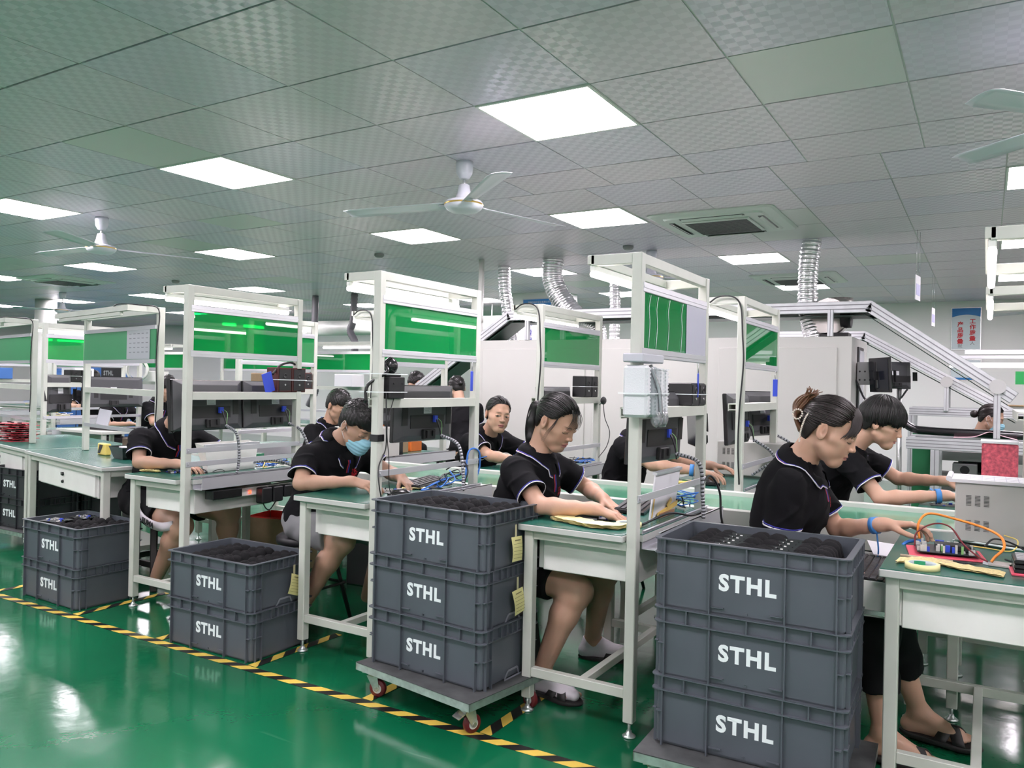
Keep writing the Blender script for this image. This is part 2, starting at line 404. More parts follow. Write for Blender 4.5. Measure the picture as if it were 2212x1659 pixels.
for x, y in LIGHTS:
    y0_, y1_ = y, y+.6
    if root0 is None:
        root0 = empty('ceiling_light', '', 'ceiling light', (x+.3, y+.3, CEIL))
        mbp = MB(); mbp.bb(-.285, .285, -.285, .285, -.004, .002); part('diffuser', mbp, panel_e, root0)
        mbf = MB()
        for s in (-1, 1):
            mbf.bb(s*.285, s*.298, -.298, .298, -.006, .02); mbf.bb(-.298, .298, s*.285, s*.298, -.006, .02)
        part('frame', mbf, frame2_m, root0); o = root0
    else: o = copy_tree(root0); o.location = (x+.3, y+.3, CEIL)
    k = pan_label(x, y)
    if k: o['label'] = k
    else: o['label'] = 'glowing square panel in the ' + names_row[round(y, 2)]; 
    o['group'] = 'square ceiling light panels' if k else names_row[round(y, 2)]

# hazard tape on the floor
tape_b = mat('black hazard tape', (0.012, 0.012, 0.012), 0.35)
tape_y = mat('yellow hazard tape', (0.72, 0.52, 0.09), 0.35)
def tape(a, b, wdt, label, grp='hazard tape strips on the floor', z=0.0012):
    a, b = np.array(a, float), np.array(b, float); d = b-a; L = np.linalg.norm(d); d /= L; n = np.array((-d[1], d[0])); mb = MB()
    per = 0.075; sk = wdt*1.3; t = -sk; i = 0
    while t < L:
        q = []
        for tt, s in ((t, -.5), (t+per, -.5), (t+per+sk, .5), (t+sk, .5)):
            tt = min(max(tt, 0), L); p = a+d*tt+n*wdt*s; q.append((p[0], p[1], z))
        mb.quad(*q, mi=i % 2); t += per; i += 1
    o = part('floor_tape', mb, [tape_y, tape_b]); tag(o, label, 'tape', grp); return o
tape((-9, 2.462), (1.5, 2.462), .05, 'long black and yellow hazard tape line along the aisle')
def crosst(x, lab, y1=3.05): tape((x, 2.49), (x, y1), .05, lab, z=.0018)
crosst(-1.575, 'short hazard tape branch under the nearest trolley, towards the ponytail woman')
crosst(-2.83, 'short hazard tape branch behind the two-crate stack on the floor')
crosst(-4.22, 'short hazard tape branch right of the leftmost two-crate stack')
crosst(-.27, 'short hazard tape branch under the nearest crate stack')
crosst(-3.50, 'short hazard tape branch left of the two-crate stack, mostly hidden')
crosst(-5.05, 'short hazard tape branch left of the leftmost floor stack')
crosst(-2.15, 'short hazard tape branch beneath the left wheel of the trolley')
crosst(-6.4, 'short hazard tape branch far left beyond the crates')
# ================================================================= WORKBENCHES
PY = 2.77
def lamp_parts(t, x, y0, y1, z, on=True, axis='y'):
    mb = MB()
    if axis == 'y': mb.bb(x-.011, x+.011, y0, y1, z-.024, z, 0, .003)
    else: mb.bb(y0, y1, x-.011, x+.011, z-.024, z, 0, .003)
    h = part('lamp_fixture', mb, frame2_m, t)
    mb = MB()
    if axis == 'y': mb.tube([(x, y0+.004, z-.034), (x, y1-.004, z-.034)], .0125, 12)
    else: mb.tube([(y0+.004, x, z-.034), (y1-.004, x, z-.034)], .0125, 12)
    part('light_tube', mb, tube_e if on else frame2_m, h, label='glowing white tube' if on else 'unlit white tube')
def foot(mb, x, y):
    mb.cyl((x, y, .012), (x, y, .06), .006, n=10); mb.lathe([(0, 0), (.024, 0), (.026, .004), (.018, .010), (.011, .016), (.009, .024), (0, .024)], 20, (x, y, 0))
def bench(name, label, x, y, rz=0, W=.46, D=.79, H=1.80, group='green topped workbenches of the line', drawer=(.06, .6, False), rails=1, panel=True, tray=True, lamp=True,
          table=True, panel_x=0.0, over=.19, cut=None):
    t = empty(name, label, 'workbench', (x, y, 0), rz, group)
    p = .020; st = .04
    # frame posts
    for yy in (0, D):
        mb = MB(); mb.bb(-p, p, yy-p, yy+p, .055, H, 0, .003); part('post', mb, frame_m, t)
        mb = MB(); foot(mb, 0, yy); part('levelling_foot', mb, zinc_m, t)
    if table:
        for yy in (0, D):
            mb = MB(); mb.bb(-W+.025-p, -W+.025+p, yy-p, yy+p, .055, .722, 0, .003); part('leg', mb, frame_m, t)
            mb = MB(); foot(mb, -W+.025, yy); part('levelling_foot', mb, zinc_m, t)
            mb = MB(); mb.bb(-W+.025+p, -p, yy-.015, yy+.015, .142, .178, 0, .002); part('stretcher', mb, frame_m, t)
            mb = MB(); mb.bb(-W+.025+p, -p, yy-.015, yy+.015, .688, .722, 0, .002); part('apron', mb, frame_m, t)
        mb = MB(); mb.bb(-.215, -.185, .015, D-.015, .144, .176, 0, .002); part('stretcher', mb, frame_m, t)
        for xx in (-W+.025, -.0): mb = MB(); mb.bb(xx-.014, xx+.014, p, D-p, .692, .722); part('apron', mb, frame_m, t)
        mb = MB(); mb.bb(-W-.012, -.024, -.045, D+.03, .723, .748, 1, .003)
        mb.bb(-W-.009, -.027, -.042, D+.027, .748, .7505, 0)
        mb.bb(-.024, .03, .024, D-.024, .723, .748, 1); mb.bb(-.024, .028, .024, D-.024, .748, .7505, 0)
        part('tabletop', mb, [greentop_m, edge_m], t)
        if drawer:
            d0, d1, op = drawer
            mb = MB(); mb.bb(-W+.05, .0, d0, d1, .555, .690, 0, .003); b = part('drawer_box', mb, frame2_m, t)
            mb = MB(); mb.bb(-W+.028, -W+.05, d0+.005, d1-.005, .56, .688, 0, .002); dr = part('drawer_front', mb, frame2_m, b)
            mb = MB(); mb.tube([(-W+.028, (d0+d1)/2-.05, .60), (-W+.012, (d0+d1)/2-.05, .60), (-W+.012, (d0+d1)/2+.05, .60), (-W+.028, (d0+d1)/2+.05, .60)], .004, 8)
            if not op: part('handle', mb, steel_m, b)
    if tray:
        mb = MB(); 
        mb.bb(.022, .025, .03, D+.04, .695, .765); mb.bb(.095, .098, .03, D+.04, .695, .765); mb.bb(.022, .098, .03, D+.04, .695, .698)
        mb.bb(.022, .034, .03, D+.04, .762, .765); mb.bb(.088, .098, .03, D+.04, .762, .765)
        part('cable_tray', mb, alu_m, t)
    # overhead frame
    for yy in (0, D):
        mb = MB(); mb.bb(-over, -p, yy-.015, yy+.015, H-.04, H, 0, .002); part('lamp_arm', mb, frame_m, t)
    mb = MB(); mb.bb(-.015, .015, p, D-p, H-.04, H, 0, .002); part('top_rail', mb, frame_m, t)
    mb = MB(); mb.bb(-over-.015, -over+.015, -.015, D+.015, H-.035, H, 0, .002); part('top_rail', mb, frame_m, t)
    if lamp: lamp_parts(t, -over+.005, -.01, .88, H-.037, lamp != 'off')
    if panel:
        for z0, z1 in ((1.655, 1.692), (1.412, 1.447)):
            mb = MB(); mb.bb(.006, .022, p-.02, D-p, z0, z1, 0, .002); mb.bb(.022, .024, p-.02, D-p, (z0+z1)/2-.003, (z0+z1)/2+.003)
            part('panel_rail', mb, alu_m, t)
        mb = MB(); mb.bb(.012, .016, p, D-p, 1.447, 1.655); part('acrylic_panel', mb, green_panel, t)
    mb = MB(); mb.bb(-.07, .018, p, D-p, 1.185, 1.19); mb.bb(.014, .019, p, D-p, 1.18, 1.222); mb.bb(-.072, -.067, p, D-p, 1.18, 1.222)
    mb.bb(-.07, .018, p, D-p, 1.216, 1.222)
    part('shelf', mb, frame_m, t)
    zs = {1: (.885,), 2: (.905, .832)}.get(rails, ())
    for z in zs:
        mb = MB(); mb.bb(p, p+.004, -.015, D+.015, z-.014, z+.014, 0, .001)
        for yy in (0, D): mb.cyl((p+.004, yy, z), (p+.008, yy, z), .005, n=8)
        part('cross_rail', mb, alu_m, t)
    return t
XB = {4: .19, 3: -1.12, 2: -2.365, 1: -3.695}
near = {}
near[3] = bench('workbench', 'workbench of the ponytail woman, with packing foam tied to its post', XB[3], PY)
near[2] = bench('workbench', 'workbench of the man in the blue face mask, beside the three-crate trolley', XB[2], PY)
near[1] = bench('workbench', 'workbench with two monitors back to back side by side, hiding the seated worker', XB[1], PY, rails=2)
near[4] = bench('workbench', 'workbench at the right picture edge with circuit board, tape roll and open drawer', XB[4], PY, drawer=(.03, .62, True))
FY = 4.30
far = {}
far[4] = bench('workbench', 'far workbench cut by the right picture edge, where the bowl-haired man works', XB[4], FY, group='workbenches behind the belt', rails=1)
far[3] = bench('workbench', 'far workbench with two monitors and a black cable running down its post', XB[3]-.02, FY, group='workbenches behind the belt')
far[2] = bench('workbench', 'far workbench between the staring woman and the ponytail, green panel in front of oven', XB[2]-.01, FY, D=.85, group='workbenches behind the belt')
far[1] = bench('workbench', 'far workbench with orange boxes, seen behind the masked man', XB[1]-.02, FY, D=.85, group='workbenches behind the belt')
far[0] = bench('workbench', 'far workbench seen left of the masked man, behind the twin wooden speakers', -4.99, FY-.1, group='workbenches behind the belt', D=.8)
bench('workbench', 'workbench behind the desk with the drawer, a black monitor hanging on it', -7.80, 4.25, D=1.0, W=.5)
# rotated end desk with drawer facing the aisle
t = near[3]
mb = MB(); mb.bb(.0175, .0195, .50, .768, 1.447, 1.655); part('plastic_sheet', mb, mat('pale lilac plastic sheet', (.50, .50, .60), .25), t, label='pale lilac plastic sheet over the right third of the panel')
mb = MB()
for y_ in (.07, .15, .28, .44): mb.tube(smooth_curve([(.0185, y_+.012, 1.65), (.0185, y_-.004, 1.60), (.0185, y_+.006, 1.54), (.0185, y_-.006, 1.45)], 5), .0016, 5)
part('film_crease', mb, white_m, t)
t = desk1 = empty('desk', 'green topped desk with one drawer and lock, set across the end of the line', 'desk', (-4.56, 2.84, 0), math.radians(-12))
Wd, Dd = 1.44, .75
for xx in (-Wd+.03, -.03):
    for yy in (.03, Dd-.03):
        mb = MB(); mb.bb(xx-.022, xx+.022, yy-.022, yy+.022, .055, .72, 0, .003); part('leg', mb, frame_m, t)
        mb = MB(); foot(mb, xx, yy); part('levelling_foot', mb, zinc_m, t)
mb = MB(); mb.bb(-Wd-.01, .01, -.01, Dd+.01, .722, .747, 1, .003); mb.bb(-Wd-.007, .007, -.007, Dd+.007, .747, .7495, 0); part('tabletop', mb, [greentop_m, edge_m], t)
for yy in (.03, Dd-.03):
    mb = MB(); mb.bb(-Wd+.05, -.05, yy-.015, yy+.015, .685, .722); part('apron', mb, frame_m, t)
mb = MB(); mb.bb(-.045, -.015, .05, Dd-.05, .685, .722); part('apron', mb, frame_m, t)
mb = MB(); mb.bb(-.20, -Wd+.14, .05, .6, .53, .685, 0, .003); b = part('drawer_box', mb, frame2_m, t)
mb = MB(); mb.bb(-.215, -Wd+.15, .035, .052, .54, .68, 0, .002); d = part('drawer', mb, frame2_m, b)
mb = MB(); mb.lathe([(0, .012), (.012, .010), (.013, 0)], 14, (-.78, .034, .635), R=rotm(math.pi/2)); mb.lathe([(0, .014), (.009, .012), (.012, 0)], 14, (-.78, .034, .585), R=rotm(math.pi/2)); mb.bb(-.81, -.78, .026, .034, .625, .645)
part('drawer_lock', mb, blackg_m, b, label='black drawer lock with chrome key hole')
mb = MB(); mb.bb(-1.05, -.35, .2, .6, .14, .17); 
part('stretcher', mb, frame_m, t)
# frame standing on the back of the desk
t = lf1 = empty('lamp_frame', 'steel frame with unlit lamp beam and green panel holding a printed sheet', 'frame', (-4.46, 3.14, 0), math.radians(-12))
for xx in (-1.24, 0): mb = MB(); mb.bb(xx-.02, xx+.02, -.02, .02, .752, 1.735, 0, .003); part('post', mb, frame_m, t)
mb = MB(); mb.bb(-1.24, 0, -.015, .015, 1.70, 1.735); part('top_rail', mb, frame_m, t)
for xx in (-1.24, 0): mb = MB(); mb.bb(xx-.015, xx+.015, -.20, -.02, 1.70, 1.735); part('lamp_arm', mb, frame_m, t)
mb = MB(); mb.bb(-1.27, .03, -.215, -.185, 1.70, 1.735); mb.bb(-1.2, -.1, -.21, -.19, 1.675, 1.698); part('lamp_beam', mb, frame_m, t, label='grey lamp beam, switched off')
for z0, z1 in ((1.60, 1.625), (1.385, 1.41)): mb = MB(); mb.bb(-1.22, -.0, -.034, -.02, z0, z1); part('panel_rail', mb, alu_m, t)
mb = MB(); mb.bb(-1.22, -.0, -.03, -.026, 1.41, 1.60); part('acrylic_panel', mb, mat('opaque green board', (.03, .26, .10), .5), t)
mb = MB(); mb.bb(-.44, -.08, -.033, -.031, 1.412, 1.60, 0)
for i in range(5):
    for j in range(5): mb.bb(-.40+j*.065, -.365+j*.065, -.0335, -.033, 1.575-i*.03, 1.579-i*.03, 1)
part('notice_sheet', mb, [mat('grey print sheet', (.42, .43, .47), .6), ink_m], t, label='grey printed table of small lines')
mb = MB(); mb.bb(-1.22, 0, -.02, .02, 1.175, 1.215); part('shelf', mb, frame_m, t)
mb = MB(); mb.bb(-1.22, 0, -.024, -.02, .93, .955); part('cross_rail', mb, alu_m, t)
mb = MB(); mb.tube(smooth_curve([(-.17, -.22, 1.735), (-.1, -.21, 1.745), (.0, -.12, 1.74), (.035, -.03, 1.72), (.03, -.03, 1.55), (.015, -.03, 1.4), (.035, -.03, 1.2), (.02, -.03, 1.0)], 6), .004, 6)
part('cable', mb, black_m, t)
clone(desk1, (-6.04, 3.17, 0), math.radians(-12), 'white framed desk at the left picture edge carrying red circuit boards', 'desks across the end of the line')
lf2 = clone(lf1, (-6.52, 3.47, 0), math.radians(-12), 'steel frame with green panel at the left picture edge above the red boards', 'lamp frames on the end desks')
for ch in [c for c in lf2.children if c.name.startswith('notice_sheet')]: bpy.data.objects.remove(ch)

# ================================================================= CONVEYOR between the rows
t = empty('belt_conveyor', 'long flat conveyor with pale green belt running between the bench rows', 'conveyor', (-3.2, 3.6, 0))
LX0, LX1 = -1.2, 4.9
mb = MB(); mb.bb(LX0, LX1, .05, .60, .725, .735); part('belt', mb, conv_m, t)
for y0_, y1_, z1_ in ((.0, .05, .752), (.60, .645, .758)):
    mb = MB(); mb.bb(LX0, LX1, y0_, y1_, .640, z1_, 0, .003); part('side_rail', mb, convs_m, t)
mb = MB(); mb.bb(LX0, LX1, .05, .6, .64, .70); part('bed', mb, convs_m, t)
for xx in (-1.1, .3, 1.7, 3.1, 4.6):
    for yy in (.03, .62):
        mb = MB(); mb.bb(xx-.02, xx+.02, yy-.02, yy+.02, .05, .64, 0, .003); part('leg', mb, frame_m, t)
        mb = MB(); foot(mb, xx, yy); part('levelling_foot', mb, zinc_m, t)
    mb = MB(); mb.bb(xx-.015, xx+.015, .05, .6, .15, .18); part('stretcher', mb, frame_m, t)

# ================================================================= MONITORS
def monitor(label, x, y, z0, w=.47, h=.285, rz=0.0, tilt=0.06, cable=True, stand=False, group='black computer monitors'):
    """back faces local +X; origin under the lower edge centre"""
    t = empty('monitor', label, 'monitor', (x, y, z0), rz, group)
    Rt = rotm(0, -tilt, 0)
    def tf(mb): mb.v = [tuple(np.array(v) @ Rt.T) for v in mb.v]; return mb
    mb = MB(); mb.bb(-.012, .012, -w/2, w/2, 0, h, 0, .004)
    part('bezel', tf(mb), blackg_m, t)
    mb = MB(); mb.bb(-.0135, -.012, -w/2+.012, w/2-.012, .018, h-.012); part('screen', tf(mb), mat('dark screen', (.01, .012, .02), .15), t)
    mb = MB()
    # bulged back cover
    a, b_ = .012, .035
    v = [(a, -w/2+.004, .004), (a, w/2-.004, .004), (a, w/2-.004, h-.004), (a, -w/2+.004, h-.004), (b_, -w/2+.05, .03), (b_, w/2-.05, .03), (b_, w/2-.05, h-.03), (b_, -w/2+.05, h-.03)]
    mb.add(v, [(4, 5, 6, 7), (0, 1, 5, 4), (1, 2, 6, 5), (2, 3, 7, 6), (3, 0, 4, 7)])
    bk = part('back_cover', tf(mb), mon_m, t, bevel=.003)
    mb = MB(); mb.bb(b_-.001, b_+.003, -.13, .13, h*.24, h*.46, 0); mb.bb(b_, b_+.004, -.13, .13, h*.46, h*.475)
    mb.bb(b_-.001, b_+.002, -.19, -.15, h*.3, h*.62); mb.bb(b_-.001, b_+.002, .15, .19, h*.3, h*.62)
    rc = part('port_recess', tf(mb), mon2_m, bk)
    mb = MB(); mb.bb(b_, b_+.022, -.045, .045, .012, h*.22, 0, .004); mb.bb(b_+.005, b_+.03, -.03, -.015, .02, h*.2); mb.bb(b_+.005, b_+.03, .015, .03, .03, h*.2)
    part('stand_mount', tf(mb), mon2_m, bk)
    mb = MB(); mb.bb(b_, b_+.0015, -.03, .03, h*.50, h*.65, 0)
    for k in range(4): mb.bb(b_+.0015, b_+.002, -.022, .018-.01*(k % 2), h*(.525+.028*k), h*(.533+.028*k), 1)
    part('rating_label', tf(mb), [paper_m, mat('faint print', (.5, .5, .52), .7)], bk, label='white rating label')
    if cable:
        mb = MB(); mb.tube(smooth_curve([(b_+.006, .05, h*.42), (.06, .055, h*.34), (.075, .06, h*.18), (.08, .062, .01)], 6), .004, 6)
        mb.tube(smooth_curve([(b_+.006, .07, h*.42), (.065, .08, h*.34), (.078, .068, h*.18), (.08, .062, .01)], 6), .002, 5, 1)
        mb.bb(b_+.002, b_+.018, .04, .065, h*.34, h*.46, 2)
        cb = part('video_cable', mb, [black_m, mat('green yellow wire', (.25, .5, .2), .5), bluetag_m], t)
    return t
def wrapped(label, pts, grp='cables wound in spiral wrap'):
    mb = MB(); P = smooth_curve(pts, 8)
    for i in range(len(P)-1): mb.tube([P[i], P[i]*.25+P[i+1]*.75], .0088, 9, 0); mb.tube([P[i]*.25+P[i+1]*.75, P[i+1]], .0075, 9, 1)
    o = part('wrapped_cable', mb, [mat('grey spiral wrap', (.36, .37, .40), .3, metal=.2), mon2_m]); tag(o, label, 'cable', grp); return o
xb = XB[2]
monitor('single monitor hanging behind the shelf of the masked man', xb-.13, 3.27, 1.0, .46, .285, rz=-.06, tilt=-.02)
xb = XB[1]
monitor('left one of the two monitors mounted side by side in front of the hidden worker', xb-.12, 3.0, 1.003, .47, .285)
monitor('right one of the two monitors mounted side by side, below the wooden speakers', xb-.12, 3.475, 1.003, .46, .285)
monitor('edge-on black monitor at the front post of the twin monitor bench', xb-.28, 2.90, .99, .40, .30, rz=.85, cable=False)
xb = XB[3]
monitor('tilted monitor behind the post with the packing foam', xb-.10, 3.22, .985, .46, .30, rz=-.12, tilt=-.05)
monitor('front one of the pair of monitors on the far bench with the cable', XB[3]-.12, 4.62, .985, .44, .29, rz=.0, group='monitors on the far benches')
monitor('rear one of the pair of monitors on the far bench with the cable', XB[3]-.11, 5.08, 1.01, .42, .28, rz=-.25, group='monitors on the far benches')
monitor('edge-on black monitor left of the pair on the far bench', XB[3]-.30, 4.42, .97, .36, .31, rz=.5, cable=False, group='monitors on the far benches')
monitor('monitor rising above the ponytail woman', XB[2]-.12, 4.72, .98, .46, .31, rz=0, cable=False, group='monitors on the far benches')
monitor('monitor seen behind the masked man through his bench frame', XB[1]-.14, 4.70, .98, .46, .29, rz=0, cable=False, group='monitors on the far benches')
monitor('black monitor hanging on the frame behind the drawer desk', -7.72, 4.9, .98, .60, .31, rz=-.2, cable=False, group='monitors in the background at left')
monitor('dark narrow monitor beside the one behind the drawer desk', -7.85, 4.42, .93, .30, .37, rz=.25, cable=False, group='monitors in the background at left')
wrapped('spiral-wrapped cable hanging below the masked man\'s monitor', [(-2.415, 3.33, 1.03), (-2.32, 3.35, .985), (-2.28, 3.34, .86), (-2.27, 3.33, .755)])
wrapped('spiral-wrapped cable hanging below the left of the twin monitors', [(-3.735, 3.062, 1.03), (-3.65, 3.066, .985), (-3.63, 3.07, .86), (-3.63, 3.055, .75)])
wrapped('spiral-wrapped cable hanging below the right of the twin monitors', [(-3.735, 3.537, 1.03), (-3.65, 3.56, .985), (-3.62, 3.60, .86), (-3.62, 3.595, .75)])
wrapped('spiral-wrapped cable below the tilted monitor behind the packing foam post', [(-1.14, 3.275, 1.02), (-1.04, 3.285, .985), (-1.02, 3.28, .86), (-1.01, 3.27, .755)])
wrapped('spiral-wrapped cable below the front monitor of the far pair', [(-1.16, 4.68, 1.01), (-1.06, 4.72, .93), (-1.02, 4.72, .78)])
wrapped('spiral-wrapped cable below the rear monitor of the far pair', [(-1.15, 5.12, 1.03), (-1.03, 5.15, .95), (-.98, 5.12, .8)])
wrapped('grey wrapped cable arching over the far bench beside the beige instrument', [(-1.22, 4.9, .78), (-1.1, 4.9, .86), (-1.02, 4.98, .86), (-.98, 5.05, .8)])
wrapped('grey wrapped cable arching over the twin monitor bench', [(-3.95, 3.30, .76), (-3.85, 3.38, .79), (-3.76, 3.45, .80), (-3.70, 3.55, .765)])
# ================================================================= CRATES
def crate_mesh(L=.60, Wd=.40, H=.222):
    mb = MB(); ix, iy = L/2-.014, Wd/2-.014; wt = .004; r = .022
    def rr(hx, hy, rad, n=4):
        pts = []
        for cx, cy, a0 in ((hx-rad, hy-rad, 0), (-hx+rad, hy-rad, 90), (-hx+rad, -hy+rad, 180), (hx-rad, -hy+rad, 270)):
            for k in range(n+1):
                a = math.radians(a0+90*k/n); pts.append((cx+rad*math.cos(a), cy+rad*math.sin(a)))
        return pts
    def ring(ro, z0, ri, z1):
        a = [(x, y, z0) for x, y in ro]; b = [(x, y, z1) for x, y in ri]; n = len(a)
        mb.add(a+b, [(k, (k+1) % n, n+(k+1) % n, n+k) for k in range(n)], 0, False)
    o = rr(L/2, Wd/2, r); wl = rr(ix, iy, r-.006); inn = rr(ix-wt, iy-wt, r-.01); bs = rr(ix-.012, iy-.012, r-.01)
    zt, zf = H+.006, H-.040
    # outer skin from bottom
    mb.add([(x, y, .0) for x, y in bs], [tuple(range(len(bs)))[::-1]])
    ring(bs, 0, bs, .010); ring(bs, .010, wl, .012); ring(wl, .012, wl, zf-.004)
    ring(wl, zf-.004, o, zf-.004); ring(o, zf-.004, o, zf); ring(o, zf, wl, zf); ring(wl, zf, wl, zt-.004); ring(wl, zt-.004, o, zt-.004); ring(o, zt-.004, o, zt); ring(o, zt, inn, zt); ring(inn, zt, inn, .006)
    mb.add([(x, y, .006) for x, y in inn], [tuple(range(len(inn)))])
    t = .0022; e = .0005
    def rib(side, u, z0, z1, dep=.013, th=t):
        if side in 'NS':
            s = 1 if side == 'N' else -1; mb.box((u, s*(iy+dep/2-e), (z0+z1)/2), (th*2, dep, z1-z0))
        else:
            s = 1 if side == 'E' else -1; mb.box((s*(ix+dep/2-e), u, (z0+z1)/2), (dep, th*2, z1-z0))
    def hrib(side, u0, u1, z, dep=.013):
        if side in 'NS':
            s = 1 if side == 'N' else -1; mb.box(((u0+u1)/2, s*(iy+dep/2-e), z), (u1-u0, dep, .003))
        else:
            s = 1 if side == 'E' else -1; mb.box((s*(ix+dep/2-e), (u0+u1)/2, z), (dep, u1-u0, .003))
    for sd in 'NS':
        for u in (-.115, .115, -.262, .262): rib(sd, u, .0, zf, .012)
        for u in (-.19, .0, .19, -.115, .115, -.262, .262): rib(sd, u, zf, zt-.003, .013)
        for s in (-1, 1): hrib(sd, *sorted((s*.262, s*.282)), H*.5)
    for sd in 'EW':
        for u in (-.165, .165, -.13, .13): rib(sd, u, .0, zf, .012)
        for u in (-.165, .165, -.13, .13, -.075, -.035, .0, .035, .075): rib(sd, u, zf, zt-.003, .013)
        for s in (-1, 1): hrib(sd, *sorted((s*.13, s*.18)), H*.5)
    for s in (-1, 1):
        mb.box((s*.09, -iy-.004, .028), (.04, .008, .003)); mb.box((.0, -iy-.001, .02), (.008, .004, .006))
    return mb
def make_crate(label, loc, rz, group, shade=crate_m, H=.222, lettering=True, clip=False):
    global crate0
    t = empty('crate', label, 'crate', loc, rz, group)
    if crate0 is None:
        crate0 = part('shell', crate_mesh(), shade, t)
    else:
        o = crate0.copy(); C.objects.link(o); o.parent = t
        if shade is not crate_m:
            o.data = o.data.copy(); o.data.materials[0] = shade
    if lettering:
        text('lettering', 'STHL', .070, white_m, t, (-.0, -.1868, .106), (math.pi/2, 0, 0), bold=.0029, sx=.98, label='white block letters')
    if clip:
        mb = MB()
        for a, b in (((.287, -.03, .004), (.290, -.012, .034)), ((.290, -.012, .034), (.290, .052, .034)), ((.290, .052, .034), (.287, .068, .004)), ((.289, -.035, .002), (.289, .10, .002))): mb.bar(a, b, .008, .002, up=(1, 0, 0))
        part('label_holder', mb, mat('clear grey plastic clip', (.22, .23, .26), .4), t)
    return t
crate0 = None
def tagnote(label, loc, rz, roll=0.0, grp='yellow process tags taped to crates'):
    t = empty('tag_note', label, 'note', loc, rz, grp)
    w_, h_ = .075, .095
    R = rotm(roll, 0, 0); mb = MB(); n = 6; vs = []; fs = []
    for i in range(n+1):
        for j in range(2):
            z = h_/2-h_*i/n; vs.append((.006+.012*math.sin(i/n*2.2)*(1 if j == 0 else .5), -w_/2+w_*j, z))
    for i in range(n): fs.append((2*i, 2*i+1, 2*i+3, 2*i+2))
    mb.add([tuple(np.array(v) @ R.T) for v in vs], fs, 0)
    part('paper', mb, note_m, t)
    mb = MB()
    for k in range(6):
        z = h_*.36-k*.0135; wl_ = (.5 if k == 0 else .8)*w_; xx = .0075+.012*math.sin((.5-z/h_)*2.2)*.8
        mb.box(tuple(np.array((xx+.002, 0, z)) @ R.T), (.0006, wl_, .0045 if k == 0 else .0012), 0, R)
    part('print', mb, mat('tag ink', (.25, .22, .1), .8), t)
    mb = MB(); mb.box((.004, .0, h_*.5+.02), (.001, .012, .055)); part('tape_strip', mb, mat('masking tape', (.50, .46, .28), .7), t)
    return t
foam_n = 0
def foam_mesh(seed, n=7, ln=.355, wd=.135, hb=.055):
    mb = MB(); r = random.Random(seed); mb.bb(-wd/2, wd/2, -ln/2, ln/2, -.08, -.012, 0)
    for k in range(n):
        y = -ln/2+ln*(k+.5)/n; hh = hb*r.uniform(.85, 1.1)
        N, M = 14, 10; vs = []; fs = []
        for i in range(N+1):
            u = -1+2*i/N
            for j in range(M+1):
                a = math.pi*j/M; rad = (1-abs(u)**5)**.5 if abs(u) < 1 else 0
                rad *= 1-.25*math.exp(-((u)/.13)**2)
                vs.append((u*wd/2+r.uniform(-1, 1)*.0012, y-math.cos(a)*ln/n*.47*max(rad, .1)+r.uniform(-1, 1)*.0012, max(math.sin(a), 0)**.6*hh*rad+r.uniform(-1, 1)*.0012-.005))
        for i in range(N):
            for j in range(M): q = i*(M+1)+j; fs.append((q, q+M+1, q+M+2, q+1))
        mb.add(vs, fs, 0, True)
    return mb
foam_src = [None, None, None]
def foam(label, loc, rz, k, grp):
    if foam_src[k] is None:
        o = part('foam_insert', foam_mesh(k+1), foam_m); foam_src[k] = o
    else: o = foam_src[k].copy(); C.objects.link(o)
    o.location = loc; o.rotation_euler = (0, 0, rz); tag(o, label, 'foam', grp); return o
def stack(cx, cy, rz, z0, n, labels, grp, clips=(), shade=crate_m, jit=(0, 0, 0)):
    out = []
    for k in range(n):
        a = rz+jit[k % len(jit)]*.01
        out.append(make_crate(labels[k], (cx+.004*jit[k % len(jit)], cy, z0+.222*k), a, grp, shade, clip=k in clips))
    return out
def foams(cx, cy, rz, ztop, what, drop=.048):
    for k, dx in enumerate((-.17, .0, .17)):
        ox, oy = dx*math.cos(rz), dx*math.sin(rz)
        foam('%s wavy black foam insert in %s' % (('left', 'middle', 'right')[k], what), (cx+ox, cy+oy, ztop-drop), rz, k, 'wavy black foam inserts in the crates')
rz1 = math.radians(-.5)
s1 = (-4.565, 2.725, math.radians(-2)); s2 = (-3.152, 2.69, math.radians(1.2)); s3 = (-1.885, 2.712, math.radians(-3.7)); s4 = (-.633, 2.68, math.radians(1.2))
stack(*s1, 0.0, 2, ['bottom crate of the leftmost floor stack, white letters on its side', 'top crate of the leftmost floor stack, circuit boards lying in it'], 'grey crates with white lettering', jit=(0, 1))
stack(*s2, 0.0, 2, ['bottom crate of the two-crate stack in front of the masked man', 'top crate of the two-crate stack in front of the masked man, with yellow tag'], 'grey crates with white lettering', clips=(1,), jit=(0, -1))
T3 = .14
stack(*s3, T3, 3, ['bottom crate of the three on the trolley beside the ponytail woman', 'middle crate of the three on the trolley beside the ponytail woman', 'top crate of the three on the trolley beside the ponytail woman, foam showing'], 'grey crates with white lettering', clips=(0, 1), jit=(0, -.5, .5))
stack(*s4, .138, 3, ['bottom crate of the nearest stack, right of centre', 'middle crate of the nearest stack, right of centre', 'top crate of the nearest stack, filled with circuit boards between foam'], 'grey crates with white lettering', jit=(0, .5, 0))
foams(*s1, .444, 'the leftmost floor stack'); foams(*s2, .444, 'the two-crate stack by the masked man'); foams(*s3, T3+.666, 'the top crate on the trolley')
foams(*s4, .138+.666, 'the nearest stack')
def on_side(s, u, z, off=.302):
    c_, n_ = math.cos(s[2]), math.sin(s[2]); return (s[0]+off*c_-u*n_, s[1]+off*n_+u*c_, z)
tagnote('yellow paper tag on the two-crate stack in front of the masked man', on_side(s2, .055, .315), s2[2], roll=-.35)
